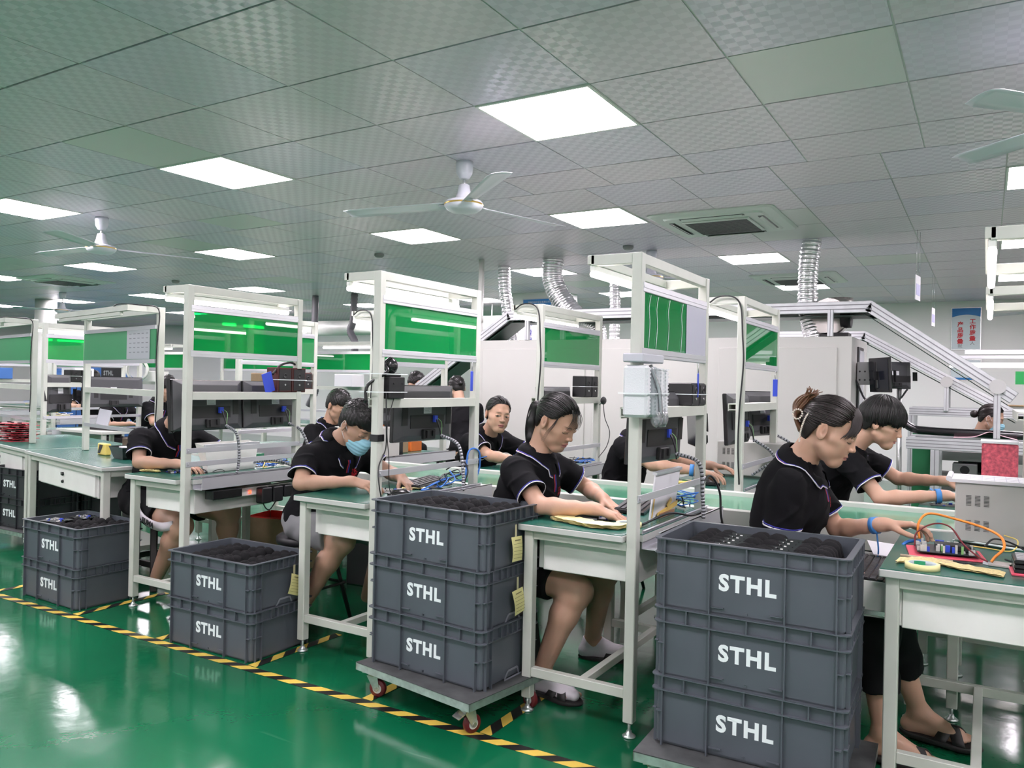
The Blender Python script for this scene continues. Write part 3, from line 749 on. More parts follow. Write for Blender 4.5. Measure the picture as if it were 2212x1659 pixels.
tagnote('yellow paper tag on the top crate of the trolley stack', on_side(s3, -.0, .655), s3[2], roll=-.05)
tagnote('yellow paper tag on the middle crate of the trolley stack', on_side(s3, .02, .445), s3[2], roll=.10)
# boards between the foam of the nearest stack and lying on the leftmost
bd0 = None
def board(label, loc, rz, grp, tilt=0.0, scale=1.0, m=None):
    global bd0
    if bd0 is None:
        bd0 = empty('circuit_board', label, 'circuit board', (0, 0, 0))
        mb = MB(); mb.bb(-.075, .075, -.055, .055, 0, .002); part('board', mb, pcbd_m, bd0)
        mb = MB(); r = random.Random(5)
        for k in range(26): 
            x, y = r.uniform(-.065, .065), r.uniform(-.045, .045); s_ = r.uniform(.003, .009)
            mb.bb(x-s_, x+s_, y-s_*.7, y+s_*.7, .002, .002+r.uniform(.002, .009), r.choice([0, 0, 0, 1, 2]))
        part('components', mb, [chip_m, black_m, bluetag_m], bd0)
        o = bd0
    else: o = copy_tree(bd0)
    o.location = loc; o.rotation_euler = (tilt, 0, rz); o.scale = (scale,)*3; o['label'] = label; o['group'] = grp; return o
for row, dx in enumerate((-.085, .085)):
    for k in range(6):
        y = s4[1]-.145+.052*k; board('%s row board %s in the nearest crate stack, between foam rows' % (('left', 'right')[row], ('first from the front', 'second from the front', 'third from the front', 'third from the back', 'second from the back', 'last at the back')[k]),
              (s4[0]+dx, y,   .138+.666-.038), 0, 'circuit boards in the nearest crate', tilt=.9, scale=.62)
board('circuit board lying on the front left corner of the leftmost crate stack', (-4.72, 2.66, .437), .25, 'boards on the leftmost crate stack')
board('circuit board lying behind another on the leftmost crate stack', (-4.70, 2.82, .437), .1, 'boards on the leftmost crate stack', scale=.9)
# dark stack behind the drawer desk
for k in range(2):
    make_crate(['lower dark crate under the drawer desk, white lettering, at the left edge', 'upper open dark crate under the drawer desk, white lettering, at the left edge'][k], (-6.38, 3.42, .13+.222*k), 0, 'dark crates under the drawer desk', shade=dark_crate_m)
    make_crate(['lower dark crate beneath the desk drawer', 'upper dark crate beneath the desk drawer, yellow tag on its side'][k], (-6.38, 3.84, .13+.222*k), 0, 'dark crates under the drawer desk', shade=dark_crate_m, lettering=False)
tagnote('yellow paper tag on the dark crate below the desk drawer', (-6.075, 3.78, .47), 0, grp='yellow process tags taped to crates')
mb = MB(); 
# ================================================================= TROLLEYS
def trolley(label, cx, cy, rz, zt, L=.66, Wd=.46, wheels=True):
    t = empty('trolley', label, 'trolley', (cx, cy, 0), rz, 'zinc crate trolleys')
    mb = MB(); mb.bb(-L/2, L/2, -Wd/2, Wd/2, zt-.004, zt-.0005, 1); 
    for s in (-1, 1):
        mb.bb(-L/2, L/2, s*(Wd/2-.003)-.003, s*(Wd/2-.003)+.003, zt-.032, zt-.001, 0, .001); mb.bb(s*(L/2-.003)-.003, s*(L/2-.003)+.003, -Wd/2, Wd/2, zt-.032, zt-.001, 0, .001)
    part('deck', mb, [zinc_m, mat('worn deck plate', (.085, .09, .09), .55, metal=.1, noise=.4, nscale=14)], t)
    for i, (sx, sy, a) in enumerate(((-1, -1, .4), (1, -1, 1.35), (-1, 1, .2), (1, 1, -.2))):
        x, y = sx*(L/2-.055), sy*(Wd/2-.05); R = rotm(0, 0, a); o = np.array((x, y, 0)); wr = .036
        def tr(p): return tuple(np.array(p) @ R.T+o)
        mb = MB(); mb.box((x, y, zt-.036), (.075, .06, .006), 0, R)
        mb.cyl((x, y, zt-.052), (x, y, zt-.036), .024, n=16)
        for s in (-1, 1):
            q = [(-.022, s*.017, zt-.052), (.026, s*.017, zt-.052), (.034, s*.017, wr+.004), (.024, s*.017, wr-.012), (.012, s*.017, wr-.008)]
            q2 = [(a_[0], a_[1]+s*.0025, a_[2]) for a_ in q]; n = len(q)
            mb.add([tr(v) for v in q+q2], [tuple(range(n)), tuple(range(n, 2*n))[::-1]]+[(k, (k+1) % n, n+(k+1) % n, n+k) for k in range(n)])
        f_ = part('caster_fork', mb, zinc_m, t)
        c = np.array((.022, 0, wr))
        mb = MB(); pr = [(.0, -.012), (wr*.55, -.012), (wr*.6, -.011), (wr*.93, -.011), (wr, -.006), (wr, .006), (wr*.93, .011), (wr*.6, .011), (wr*.55, .012), (0, .012)]
        mb.lathe(pr, 24, tr(c), R=R @ rotm(math.pi/2)); part('wheel', mb, redw_m, f_, label='dark red caster wheel')
        mb = MB(); mb.cyl(tr(c+(0, -.0125, 0)), tr(c+(0, .0125, 0)), .0195, n=20); part('hub', mb, frame2_m, f_, label='pale wheel hub')
        mb = MB(); mb.cyl(tr(c+(0, -.021, 0)), tr(c+(0, .021, 0)), .009, n=10)
        if i in (1,): mb.box(tr((-.03, 0, zt-.058)), (.05, .045, .004), 0, R @ rotm(0, -.5, 0))
        part('axle_and_brake' if i == 1 else 'axle', mb, steel_m, f_)
    return t
trolley('zinc trolley with dark red wheels under the three-crate stack', -1.868, 2.672, math.radians(-9), T3, L=.64, Wd=.455)
trolley('zinc trolley under the nearest crate stack, cut by the lower picture edge', -.62, 2.64, math.radians(2), .138, L=.68, Wd=.48)
trolley('low trolley under the dark crates behind the drawer desk', -6.38, 3.63, math.radians(90), .13, L=.92, Wd=.64)
# ================================================================= implicit surfaces for people
def nrm(v): v = np.array(v, float); return v/(np.linalg.norm(v)+1e-12)
class S:
    def __init__(s): s.p = []
    def _add(s, kind, data, lo, hi, k, op): s.p.append((kind, data, np.array(lo, float), np.array(hi, float), k, op)); return s
    def rc(s, a, b, r1, r2=None, k=.02, op='u'):
        a, b = np.array(a, float), np.array(b, float); r2 = r1 if r2 is None else r2
        return s._add('rc', (a, b, r1, r2), np.minimum(a-r1, b-r2), np.maximum(a+r1, b+r2), k, op)
    def el(s, c, r, R=None, k=.02, op='u'):
        c = np.array(c, float); r = np.array(r, float); R = np.eye(3) if R is None else np.array(R); mr = max(r)
        return s._add('el', (c, r, R), c-mr, c+mr, k, op)
    def cut(s, p, n, k=.002):   # keep the side opposite to n
        return s._add('pl', (np.array(p, float), nrm(n)), (-9,)*3, (9,)*3, k, 'i')
    def fn(s, f, k=.002, op='d'): return s._add('fn', (f,), (-9,)*3, (9,)*3, k, op)
    def ev(s, P, cull=True):
        d = np.full(len(P), 1.0)
        for kind, dt, lo, hi, k, op in s.p:
            if cull and kind in ('rc', 'el'):
                m_ = .05; w_ = np.nonzero(np.all((P > lo-m_) & (P < hi+m_), axis=1))[0]
                if len(w_) == 0: continue
                Q = P[w_]
            else: w_ = slice(None); Q = P
            if kind == 'rc':
                a, b, r1, r2 = dt; ab = b-a; L2 = ab@ab+1e-12; h = np.clip(((Q-a)@ab)/L2, 0, 1)
                e = np.linalg.norm(Q-a-h[:, None]*ab, axis=1)-(r1+(r2-r1)*h)
            elif kind == 'el':
                c, r, R = dt; q = (Q-c)@R; k0 = np.linalg.norm(q/r, axis=1); k1 = np.linalg.norm(q/(r*r), axis=1); e = k0*(k0-1)/(k1+1e-9)
                e = np.where(k0 < .3, -min(r)*(1-k0), e)
            elif kind == 'pl': e = (Q-dt[0])@dt[1]
            else:
                if op == 'd': d = d+dt[0](P); continue
                e = dt[0](Q)
            c_ = d[w_]
            if op == 'u':
                h = np.maximum(k-np.abs(c_-e), 0)/max(k, 1e-9); v = np.minimum(c_, e)-h*h*k*.25
            elif op == 's':
                e = -e; h = np.maximum(k-np.abs(c_-e), 0)/max(k, 1e-9); v = np.maximum(c_, e)+h*h*k*.25
            else:
                h = np.maximum(k-np.abs(c_-e), 0)/max(k, 1e-9); v = np.maximum(c_, e)+h*h*k*.25
            if isinstance(w_, slice): d = v
            else: d[w_] = v
        return d
    def bounds(s):
        b = [p for p in s.p if p[0] in ('rc', 'el') and p[5] == 'u']
        return np.min([p[2] for p in b], 0)-.02, np.max([p[3] for p in b], 0)+.02
    def project(s, P, off=0.0, it=6):
        P = np.array(P, float).reshape(-1, 3)
        for _ in range(it):
            d = s.ev(P, False)-off; e = .002
            g = np.stack([s.ev(P+np.eye(3)[i]*e, False)-s.ev(P-np.eye(3)[i]*e, False) for i in range(3)], 1)/(2*e)
            g /= np.maximum(np.linalg.norm(g, axis=1), .3)[:, None]; P = P-np.clip(d, -.03, .03)[:, None]*g
        return P
def surface(sdf, h, lo=None, hi=None, skip=None):
    """surface nets on a sparse grid -> verts, quads"""
    if lo is None: lo, hi = sdf.bounds()
    lo = np.array(lo, float); hi = np.array(hi, float); B = 8
    n = np.ceil((hi-lo)/h/B).astype(int); N = n*B+1
    V = np.full(N, 1.0, np.float32)
    ci = np.stack(np.meshgrid(*[np.arange(k) for k in n], indexing='ij'), -1).reshape(-1, 3)
    cc = lo+(ci+.5)*B*h; dc = sdf.ev(cc, False); rad = B*h*.87+.008
    act = ci[np.abs(dc) < rad]; ins = ci[dc <= -rad]
    for c in ins: V[c[0]*B:c[0]*B+B+1, c[1]*B:c[1]*B+B+1, c[2]*B:c[2]*B+B+1] = -1
    off = np.stack(np.meshgrid(*[np.arange(B+1)]*3, indexing='ij'), -1).reshape(-1, 3)
    for s0 in range(0, len(act), 400):
        a = act[s0:s0+400]; idx = (a[:, None, :]*B+off[None]).reshape(-1, 3); P = lo+idx*h
        V[idx[:, 0], idx[:, 1], idx[:, 2]] = sdf.ev(P)
    sg = V < 0
    if not sg.any(): return np.zeros((0, 3)), np.zeros((0, 4), int)
    corner = [(i, j, k) for i in (0, 1) for j in (0, 1) for k in (0, 1)]
    M = N-1
    cs = [sg[i:M[0]+i, j:M[1]+j, k:M[2]+k] for i, j, k in corner]
    cnt = sum(c.astype(np.int8) for c in cs); cell = (cnt > 0) & (cnt < 8)
    I = np.argwhere(cell); vid = np.full(M, -1, np.int32); vid[cell] = np.arange(len(I))
    acc = np.zeros((len(I), 3)); num = np.zeros(len(I))
    val = {c: V[I[:, 0]+c[0], I[:, 1]+c[1], I[:, 2]+c[2]] for c in corner}
    for a in range(3):
        for c in corner:
            if c[a]: continue
            c2 = list(c); c2[a] = 1; v0, v1 = val[c], val[tuple(c2)]; mk = (v0 < 0) != (v1 < 0)
            t = np.where(mk, v0/(v0-v1+1e-12), 0); p = np.tile(np.array(c, float), (len(I), 1)); p[:, a] = t
            acc[mk] += p[mk]; num[mk] += 1
    verts = lo+(I+acc/num[:, None])*h
    quads = []
    for a in range(3):
        b, c = (a+1) % 3, (a+2) % 3
        sl0 = [slice(0, N[i]) for i in range(3)]; sl1 = list(sl0); sl0[a] = slice(0, N[a]-1); sl1[a] = slice(1, N[a])
        s0 = sg[tuple(sl0)]; s1 = sg[tuple(sl1)]; E = np.argwhere(s0 != s1)
        E = E[(E[:, b] > 0) & (E[:, c] > 0) & (E[:, b] < M[b]) & (E[:, c] < M[c])]
        eb = np.zeros(3, int); eb[b] = 1; ec = np.zeros(3, int); ec[c] = 1
        q = [vid[tuple((E-x).T)] for x in (eb+ec, ec, 0*eb, eb)]; Q = np.stack(q, 1)
        fl = s0[tuple(E.T)]; Q[~fl] = Q[~fl][:, ::-1]; Q = Q[(Q >= 0).all(1)]; quads.append(Q)
    Q = np.concatenate(quads)
    if skip is not None:
        cen = verts[Q].mean(1); Q = Q[~skip(cen)]
        u, inv = np.unique(Q, return_inverse=True); verts = verts[u]; Q = inv.reshape(Q.shape)
    return verts, Q
def np_mesh(name, V, Q, mats, parent, label=None, colors=None, midx=None):
    me = bpy.data.meshes.new(name); me.vertices.add(len(V)); me.vertices.foreach_set('co', np.asarray(V, np.float32).ravel())
    me.loops.add(len(Q)*4); me.loops.foreach_set('vertex_index', np.asarray(Q, np.int32).ravel())
    me.polygons.add(len(Q)); me.polygons.foreach_set('loop_start', np.arange(len(Q), dtype=np.int32)*4)
    for m_ in (mats if isinstance(mats, (list, tuple)) else [mats]): me.materials.append(m_)
    me.update(calc_edges=True); me.polygons.foreach_set('use_smooth', np.ones(len(Q), bool))
    if midx is not None: me.polygons.foreach_set('material_index', np.asarray(midx, np.int32))
    if colors is not None:
        at = me.color_attributes.new('tint', 'FLOAT_COLOR', 'POINT'); c4 = np.ones((len(V), 4), np.float32); c4[:, :3] = colors; at.data.foreach_set('color', c4.ravel())
    o = bpy.data.objects.new(name, me); return finish(o, parent, label)
skin_m = mat('skin', (.6, .4, .3), .48, spec=.35, vcol=True, sub=.12, bump=.12, bscale=500)
shirt_m = mat('black pique shirt', (.0055, .0055, .0068), .85, spec=.15, bump=.5, bscale=900)
trimw_m = mat('white trim', (.75, .75, .78), .7)
trimb_m = mat('blue trim', (.03, .03, .30), .7)
trimr_m = mat('red trim', (.40, .015, .03), .7)
logo_m = mat('red embroidery', (.70, .02, .04), .6)
hair_m = mat('black hair', (.007, .006, .006), .42, spec=.4)
hairb_m = mat('brown hair', (.014, .009, .0085), .42, spec=.4)
hairt_m = mat('tinted brown hair', (.13, .06, .03), .4, spec=.5)
pants_m = mat('black shorts fabric', (.008, .008, .009), .9, spec=.2, bump=.4, bscale=500)
greyp_m = mat('grey fabric', (.22, .22, .23), .85, bump=.4, bscale=500)
mask_m = mat('light blue mask', (.30, .58, .70), .75, bump=.3, bscale=600)
eyew_m = mat('eye white', (.6, .58, .55), .2)
iris_m = mat('dark iris', (.012, .008, .006), .1)
sock_m = mat('white sock', (.62, .58, .62), .85, bump=.4, bscale=700)
sandal_m = mat('black sandal rubber', (.018, .016, .016), .6)
SK = np.array((.53, .325, .23))
def frameof(f, u):
    f = nrm(f); l = nrm(np.cross(u, f)); u = np.cross(f, l); return np.array([f, l, u]).T     # columns: fwd, left, up
def head_prims(s, c, R, sc, face=True, male=False):
    g = lambda *p: c+R@(np.array(p)*sc)
    def el(p, r, k=.02, op='u', rot=None): s.el(g(*p), np.array(r)*sc, R if rot is None else R@rot, k*sc, op)
    def rc(a, b, r1, r2=None, k=.02, op='u'): s.rc(g(*a), g(*b), r1*sc, (r1 if r2 is None else r2)*sc, k*sc, op)
    el((-.010, 0, .032), (.094, .076, .087)); el((.028, 0, -.028), (.060, .061, .078))
    rc((.058, 0, -.03), (.060, 0, -.074), .033, .028)
    rc((.066, .008, -.094), (.066, -.008, -.094), .019 if not male else .021)
    for y in (-1, 1):
        rc((.0, y*.052, -.052), (.055, y*.020, -.094), .018, .018)
        rc((.054, y*.040, -.018), (.028, y*.056, -.016), .020, .018)
        rc((.050, y*.030, -.050), (.030, y*.042, -.060), .024, .022)
    rc((.077, -.028, .024), (.077, .028, .024), .0125)
    if face:
        for y in (-1, 1):
            el((.099, y*.033, .001), (.016, .019, .0125), .010, 's')
            el((.0765, y*.0320, .0015), (.0125, .0160, .0100), .004)
            rc((.0885, y*.018, .0065), (.083, y*.046, .0050), .0022, .0022, .004)
        rc((.084, 0, .014), (.099, 0, -.024), .0065, .0085, .012)
        el((.1015, 0, -.0285), (.0100, .0095, .0085), .006)
        for y in (-1, 1): el((.0935, y*.0125, -.0315), (.0095, .0068, .0068), .005)
        for y in (-1, 1): el((.0995, y*.0065, -.0395), (.004, .0035, .003), .002, 's')
        el((.0865, 0, -.0580), (.0115, .0220, .0060), .005); el((.0850, 0, -.0690), (.0120, .0185, .0068), .005)
        el((.1010, 0, -.0632), (.0085, .0230, .0016), .002, 's'); el((.093, 0, -.0810), (.006, .014, .0045), .006, 's')
        el((.097, 0, -.049), (.004, .0035, .006), .004, 's')
    for y in (-1, 1):
        tl = rotm(0, -.15, y*.35)
        el((-.014, y*.0795, -.002), (.0200, .0085, .034), .006, rot=tl)
        el((-.008, y*.0885, .003), (.0120, .0055, .0215), .004, 's', rot=tl); el((-.010, y*.0825, .0), (.004, .004, .011), .003, rot=tl)
def hand_prims(s, W, d, n, side, curl=(.3, .35, .4, .5), thumb=.5, sc=1.0, spread=.06, k=.0035):
    """W wrist, d wrist->knuckles, n palm side normal, side = direction of the thumb; curl per finger (index..little) radians per joint"""
    d = nrm(d); n = nrm(np.array(n)-d*np.dot(n, d)); t = nrm(np.array(side)-d*np.dot(side, d)-n*np.dot(side, n)); W = np.array(W, float)
    s.rc(W-d*.02*sc, W+d*.012*sc, .0245*sc, .0225*sc, .02)
    offs = (.027, .0095, -.0085, -.026); kn = (.088, .092, .088, .080)
    LL = ((.042, .025, .019), (.046, .028, .020), (.043, .026, .020), (.034, .020, .018))
    for i in range(4):
        K = W+(d*kn[i]+t*offs[i]+n*(.002 if i in (0, 3) else 0))*sc
        s.rc(W+(d*.012+t*offs[i]*.45)*sc, K, .0165*sc, .0108*sc, .010)
    s.rc(W+(d*.03+t*.014)*sc+n*.006*sc, W+(d*.07-t*.016)*sc+n*.006*sc, .014*sc, .012*sc, .012)
    for i in range(4):
        K = W+(d*kn[i]+t*offs[i])*sc; dd = nrm(d+t*spread*(1.5-i)); a = 0; p = K; rad = (.0088, .0090, .0086, .0076)[i]*sc
        for j in range(3):
            a += curl[i]*(.8 if j == 0 else 1.0); v = dd*math.cos(a)+n*math.sin(a); q = p+v*LL[i][j]*sc
            s.rc(p, q, rad*(1-.07*j), rad*(1-.07*(j+1)), k); p = q
    b = W+(d*.022+t*.018+n*.006)*sc; td = nrm(d*.75+t*(.75-thumb*.4)+n*(.25+thumb*.5)); q = b+td*.045*sc
    s.rc(b, q, .0145*sc, .0112*sc, .010); td2 = nrm(td*.9+d*.35-t*.15*thumb+n*.1*thumb); q2 = q+td2*.031*sc; s.rc(q, q2, .0108*sc, .0095*sc, k)
    td3 = nrm(td2+d*.3-t*.1); s.rc(q2, q2+td3*.024*sc, .0097*sc, .0078*sc, k)
    return W+d*.1*sc
def face_colors(V, c, R, sc, tone, style):
    q = ((V-c)@R)/sc; col = np.tile(tone, (len(V), 1)); x, y, z = q.T; ay = np.abs(y)
    front = np.clip((x-.055)/.02, 0, 1)
    def mixin(w_, rgb):
        nonlocal col; w_ = np.clip(w_, 0, 1)[:, None]; col = col*(1-w_)+np.array(rgb)*w_
    g = lambda d, s_: np.exp(-(d/s_)**2)
    mixin(.30*g(ay-.036, .02)*g(z+.025, .02)*front, tone*np.array((1.05, .80, .78)))
    mixin(.18*g(y, .014)*g(z+.03, .010)*np.clip((x-.09)/.01, 0, 1), tone*np.array((1.02, .78, .76)))
    lipw = style.get('lip', (.42, .16, .15))
    le = np.sqrt((y/.0215)**2+((z+.0632)/.0095)**2); mixin(np.clip((1.08-le)*6, 0, 1)*front, lipw)
    mixin(np.clip(1-np.abs(z+.0630+.0015*(ay/.02))/.0012, 0, 1)*(ay < .021)*front*.85, (.10, .03, .03))
    # brows
    yb = ay-.012; zb = .0205+.0035*np.sin(np.clip(yb/.034, 0, 1)*math.pi*.8)-.03*np.clip(yb-.022, 0, 1)
    bt = style.get('brow', .0030); mixin(np.clip(1.3-np.abs(z-zb)/bt, 0, 1)*np.clip(yb/.004, 0, 1)*np.clip((.036-yb)/.006, 0, 1)*front*style.get('browa', .8), (.03, .02, .018))
    # lashes / lid line
    if not style.get('open'):
        ze = -.0055-.003*(1-((ay-.032)/.016)**2)
        mixin(np.clip(1.35-np.abs(z-ze)/.0017, 0, 1)*(np.abs(ay-.032) < .0155)*front*.95, (.02, .013, .012))
        mixin(.35*g(z-.006, .004)*(np.abs(ay-.032) < .018)*front, tone*np.array((.7, .6, .58)))
    else:
        e = ((ay-.032)/.0132)**2+((z+.0005+.10*(ay-.032)*0)/.0046)**2
        mixin(np.clip((1.0-e)*4, 0, 1)*front, (.50, .45, .43))
        iy = y-style.get('gaze', 0)*.006; ir = np.sqrt((np.abs(np.abs(iy)-.032))**2+(z-.0005)**2)
        ir = np.minimum(np.hypot(y-.032-style.get('gaze', 0), z), np.hypot(y+.032-style.get('gaze', 0), z))
        mixin(np.clip((.0062-ir)*900, 0, 1)*(e < 1.0)*front, (.02, .012, .010))
        mixin(np.clip(1.4-np.abs(np.sqrt(e)-1.08)/.12, 0, 1)*(z > -.002)*front, (.02, .013, .012))
        mixin(.4*np.clip(1.2-np.abs(np.sqrt(e)-1.1)/.12, 0, 1)*(z <= -.002)*front, tone*.4)
    ear = g(ay-.082, .008)*g(x+.008, .02)*g(z, .03); mixin(.35*ear, tone*np.array((1.0, .72, .68)))
    mixin(.5*g(ay-.0855, .003)*g(x+.004, .008)*g(z-.002, .012), tone*.45)
    return col
def hair_cap(s, c, R, sc, off=.008, zb=((-.12, -.062), (-.055, -.062), (-.042, -.02), (-.026, .024), (.0, .036), (.022, .032), (.038, .052), (.055, .078), (.09, .088))):
    s.el(c+R@(np.array((-.012, 0, .034))*sc), (np.array((.094, .076, .088))+off)*sc, R, .01)
    s.el(c+R@(np.array((-.035, 0, -.015))*sc), (np.array((.058, .062, .062))+off)*sc, R, .02)
    xs = [a for a, b in zb]; zs = [b for a, b in zb]
    def f(P):
        q = ((P-c)@R)/sc; return (np.interp(q[:, 0], xs, zs)-q[:, 2])*.75
    s.fn(f, .003, 'i')
def strands(c, R, sc, roots, ends, n, r=.0024, off=.012, jit=.004, segs=8, seed=1, drop=None, thick=None, wav=.001):
    """tubes that run over the skull from roots(t) to ends(t), both in head units"""
    g = random.Random(seed); mb = MB(); cen = np.array((-.012, 0, .034)); rad = np.array((.094, .076, .088))
    for i in range(n):
        t = (i+g.random())/n; a = np.array(roots(t))+np.array([g.uniform(-jit, jit) for _ in range(3)]); b = np.array(ends(t))+np.array([g.uniform(-jit, jit) for _ in range(3)])
        pts = []
        da, db = (a-cen)/rad, (b-cen)/rad; la, lb = np.linalg.norm(da), np.linalg.norm(db); ua, ub = da/la, db/lb
        om = math.acos(max(-1, min(1, float(ua@ub))))+1e-6; ph = g.uniform(0, 6.28)
        for k in range(segs+1):
            u = k/segs; v = (math.sin((1-u)*om)*ua+math.sin(u*om)*ub)/math.sin(om)
            l = (1+off/.085*(1+.12*math.sin(ph+4*u)))*(1-u)**2+(1+off/.085)*(1-(1-u)**2)
            l = max(l, .99+off/.085*.8); p = cen+v*rad*l+wav*np.array((math.sin(ph+9*u), math.cos(ph+8*u), math.sin(ph+7*u)))
            pts.append(c+R@(p*sc))
        rr = r*sc*g.uniform(.7, 1.3)
        mb.tube(pts, [rr*(.35+.65*math.sin(math.pi*min(1, .12+.88*(1-abs(2*k/segs-1))))) for k in range(segs+1)], 5, 0)
    return mb
def locks(c, R, sc, paths, r=.003, n=5):
    mb = MB()
    for P in paths:
        Q = smooth_curve([c+R@(np.array(p)*sc) for p in P], 5); m_ = len(Q)
        mb.tube(Q, [r*sc*(1-.75*(k/(m_-1))**2) for k in range(m_)], n)
    return mb
def merge(a, b, mi=None):
    o = len(a.v); a.v += b.v; a.f += [tuple(o+i for i in f) for f in b.f]; a.m += (b.m if mi is None else [mi]*len(b.m)); a.sm += b.sm; return a
def to_mb(V, Q): 
    m_ = MB(); m_.v = [tuple(v) for v in V]; m_.f = [tuple(int(i) for i in q) for q in Q]; m_.m = [0]*len(Q); m_.sm = [True]*len(Q); return m_
def person(label, J, st):
    """J: joints in world coordinates. st: style."""
    J = {k: np.array(v, float) for k, v in J.items()}
    org = np.array((J['P'][0], J['P'][1], 0.0)); J = {k: v-org for k, v in J.items()}
    sc = st.get('sc', 1.0); h = st.get('h', .0045); hh = st.get('hh', .0026); male = st.get('male', False); b = st.get('build', 1.0)*sc
    tone = SK*st.get('tone', 1.0)
    P, N, H = J['P'], J['N'], J['H']; spine = nrm(N-P); SL, SR = J['SL'], J['SR']; lat = nrm(SL-SR); fwd = nrm(np.cross(lat, spine)); lat = np.cross(spine, fwd)
    T = np.array([fwd, lat, spine]).T; Lt = np.linalg.norm(N-P)
    yaw, pit, rol = st.get('yaw', 0), st.get('pitch', .4), st.get('roll', 0)
    hf = np.array((math.cos(pit)*math.cos(yaw), math.cos(pit)*math.sin(yaw), -math.sin(pit))); R = frameof(hf, nrm(np.array((0, 0, 1.))+np.cross(hf, (0, 0, 1))*rol)); hs = st.get('hs', 1.0)*sc
    at = lambda u, f=0, l=0: P+(N-P)*u+fwd*f*b+lat*l*b
    def torso(s, o=0.0):
        s.el(at(.02), np.array((.125+o, .165+o, .12+o))*b, T, .03)
        s.el(at(.38, -.005), np.array((.10+o, .135+o, .19+o))*b, T, .05)
        s.el(at(.30, .03), np.array((.09+o, .12+o, .13+o))*b, T, .05)
        s.el(at(.68, -.005), np.array((.105+o, .155+o, .155+o))*b, T, .05)
        if not male: s.el(at(.66, .055), np.array((.065+o, .12+o, .065+o))*b, T, .05)
        s.rc(SL-spine*.02-lat*.01, SR-spine*.02+lat*.01, (.046+o)*b, None, .04)
        s.rc(at(.90), at(.98), (.075+o)*b, (.055+o)*b, .05)
    aw = st.get('arm', 1.0)*sc
    def arms(s, o=0.0, which='LR'):
        for k in which:
            s_, e, w_ = J['S'+k], J['E'+k], J['W'+k]
            s.rc(s_, e, (.044+o)*aw, (.0355+o)*aw, .010); m_ = e+(w_-e)*.25
            s.rc(e, m_, (.0345+o)*aw, (.0365+o)*aw, .015); s.rc(m_, e+(w_-e)*.62, (.0365+o)*aw, (.0290+o)*aw, .015); s.rc(e+(w_-e)*.62, w_, (.0290+o)*aw, (.0240+o)*aw, .015)
    body = S(); torso(body); arms(body)
    nb = N+spine*.0
    body.rc(nb-spine*.01, H+R@(np.array((-.030, 0, -.055))*hs), .055*sc*st.get('neck', 1), .050*sc*st.get('neck', 1), .03)
    for k in 'LR':
        if 'K'+k in J:
            hp = P+lat*(.085 if k == 'L' else -.085)*b-spine*.02; kn, an = J['K'+k], J['A'+k]; lw = st.get('leg', 1.0)*sc
            body.rc(hp, kn, .084*lw, .060*lw, .03); m_ = kn+(an-kn)*.3; back = nrm(np.cross(lat, an-kn)); back = back if back@fwd < 0 else -back
            body.rc(kn, m_+back*.012, .056*lw, .055*lw, .03); body.rc(m_+back*.012, an, .054*lw, .034*lw, .03)
            if 'T'+k in J:
                to = J['T'+k]; d = nrm((to-an)*np.array((1, 1, 0))); heel = np.array((an[0], an[1], max(an[2]-.055, .035)))-d*.03
                ball = np.array((an[0], an[1], heel[2]))+d*.13
                body.rc(an, heel, .034*lw, .029, .02); body.rc(an, ball+np.array((0, 0, -.002)), .032, .024, .02); body.rc(heel, ball, .027, .027, .02)
                sd = np.array((-d[1], d[0], 0))
                for i in range(5): body.rc(ball+sd*(.026-.013*i), ball+sd*(.03-.0145*i)+d*(.048-.007*i)*(1 if i else 1.05)+np.array((0, 0, -.006)), .0125 if i == 0 else .0095, .0105 if i == 0 else .008, .004)
    head_prims(body, H, R, hs, True, male)
    boxes = [(H-.16*hs, H+.16*hs)]
    for k in 'LR':
        if 'hand'+k in st:
            a = st['hand'+k]; hand_prims(body, J['W'+k], a['d'], a['n'], a['t'], a.get('curl', (.3, .35, .4, .5)), a.get('thumb', .5), a.get('sc', .96)*sc)
            c_ = J['W'+k]+nrm(a['d'])*.09; boxes.append((c_-.115, c_+.115))
    if st.get('lofi'): V, Q = surface(body, h)
    else:
        inb = lambda X: np.any([np.all((X > lo) & (X < hi), axis=1) for lo, hi in boxes], axis=0)
        V, Q = surface(body, h, skip=lambda X: np.any([np.all((X > lo+h) & (X < hi-h), axis=1) for lo, hi in boxes], axis=0))
        for i, (lo, hi) in enumerate(boxes):
            v, q = surface(body, hh if i == 0 else hh*1.1, lo, hi)
            Q = np.concatenate([Q, q+len(V)]); V = np.concatenate([V, v])
    ct = face_colors(V, H, R, hs, tone, st)
    near_h = np.clip((.15*hs-np.linalg.norm(V-H, axis=1))/.02, 0, 1)[:, None]; col = ct*near_h+tone*(1-near_h)
    root = np_mesh('person', V, Q, skin_m, None, colors=col); root.location = org; tag(root, label, 'person', st.get('group'))
    # ---------------- shirt
    shirt = S(); torso(shirt, .013); sl = st.get('sleeve', .66)
    wr = st.get('seed', 1)
    for k in 'LR':
        s_, e = J['S'+k], J['E'+k]; ax = nrm(e-s_); Ls = np.linalg.norm(e-s_); c_ = s_+ax*Ls*sl
        slv = S(); slv.rc(s_-ax*.02, s_+ax*Ls*(sl+.12), .057*aw, .068*aw, .02); slv.cut(c_, ax)
        shirt.fn((lambda sv: (lambda Q_: sv.ev(Q_, False)))(slv), .032, 'u')
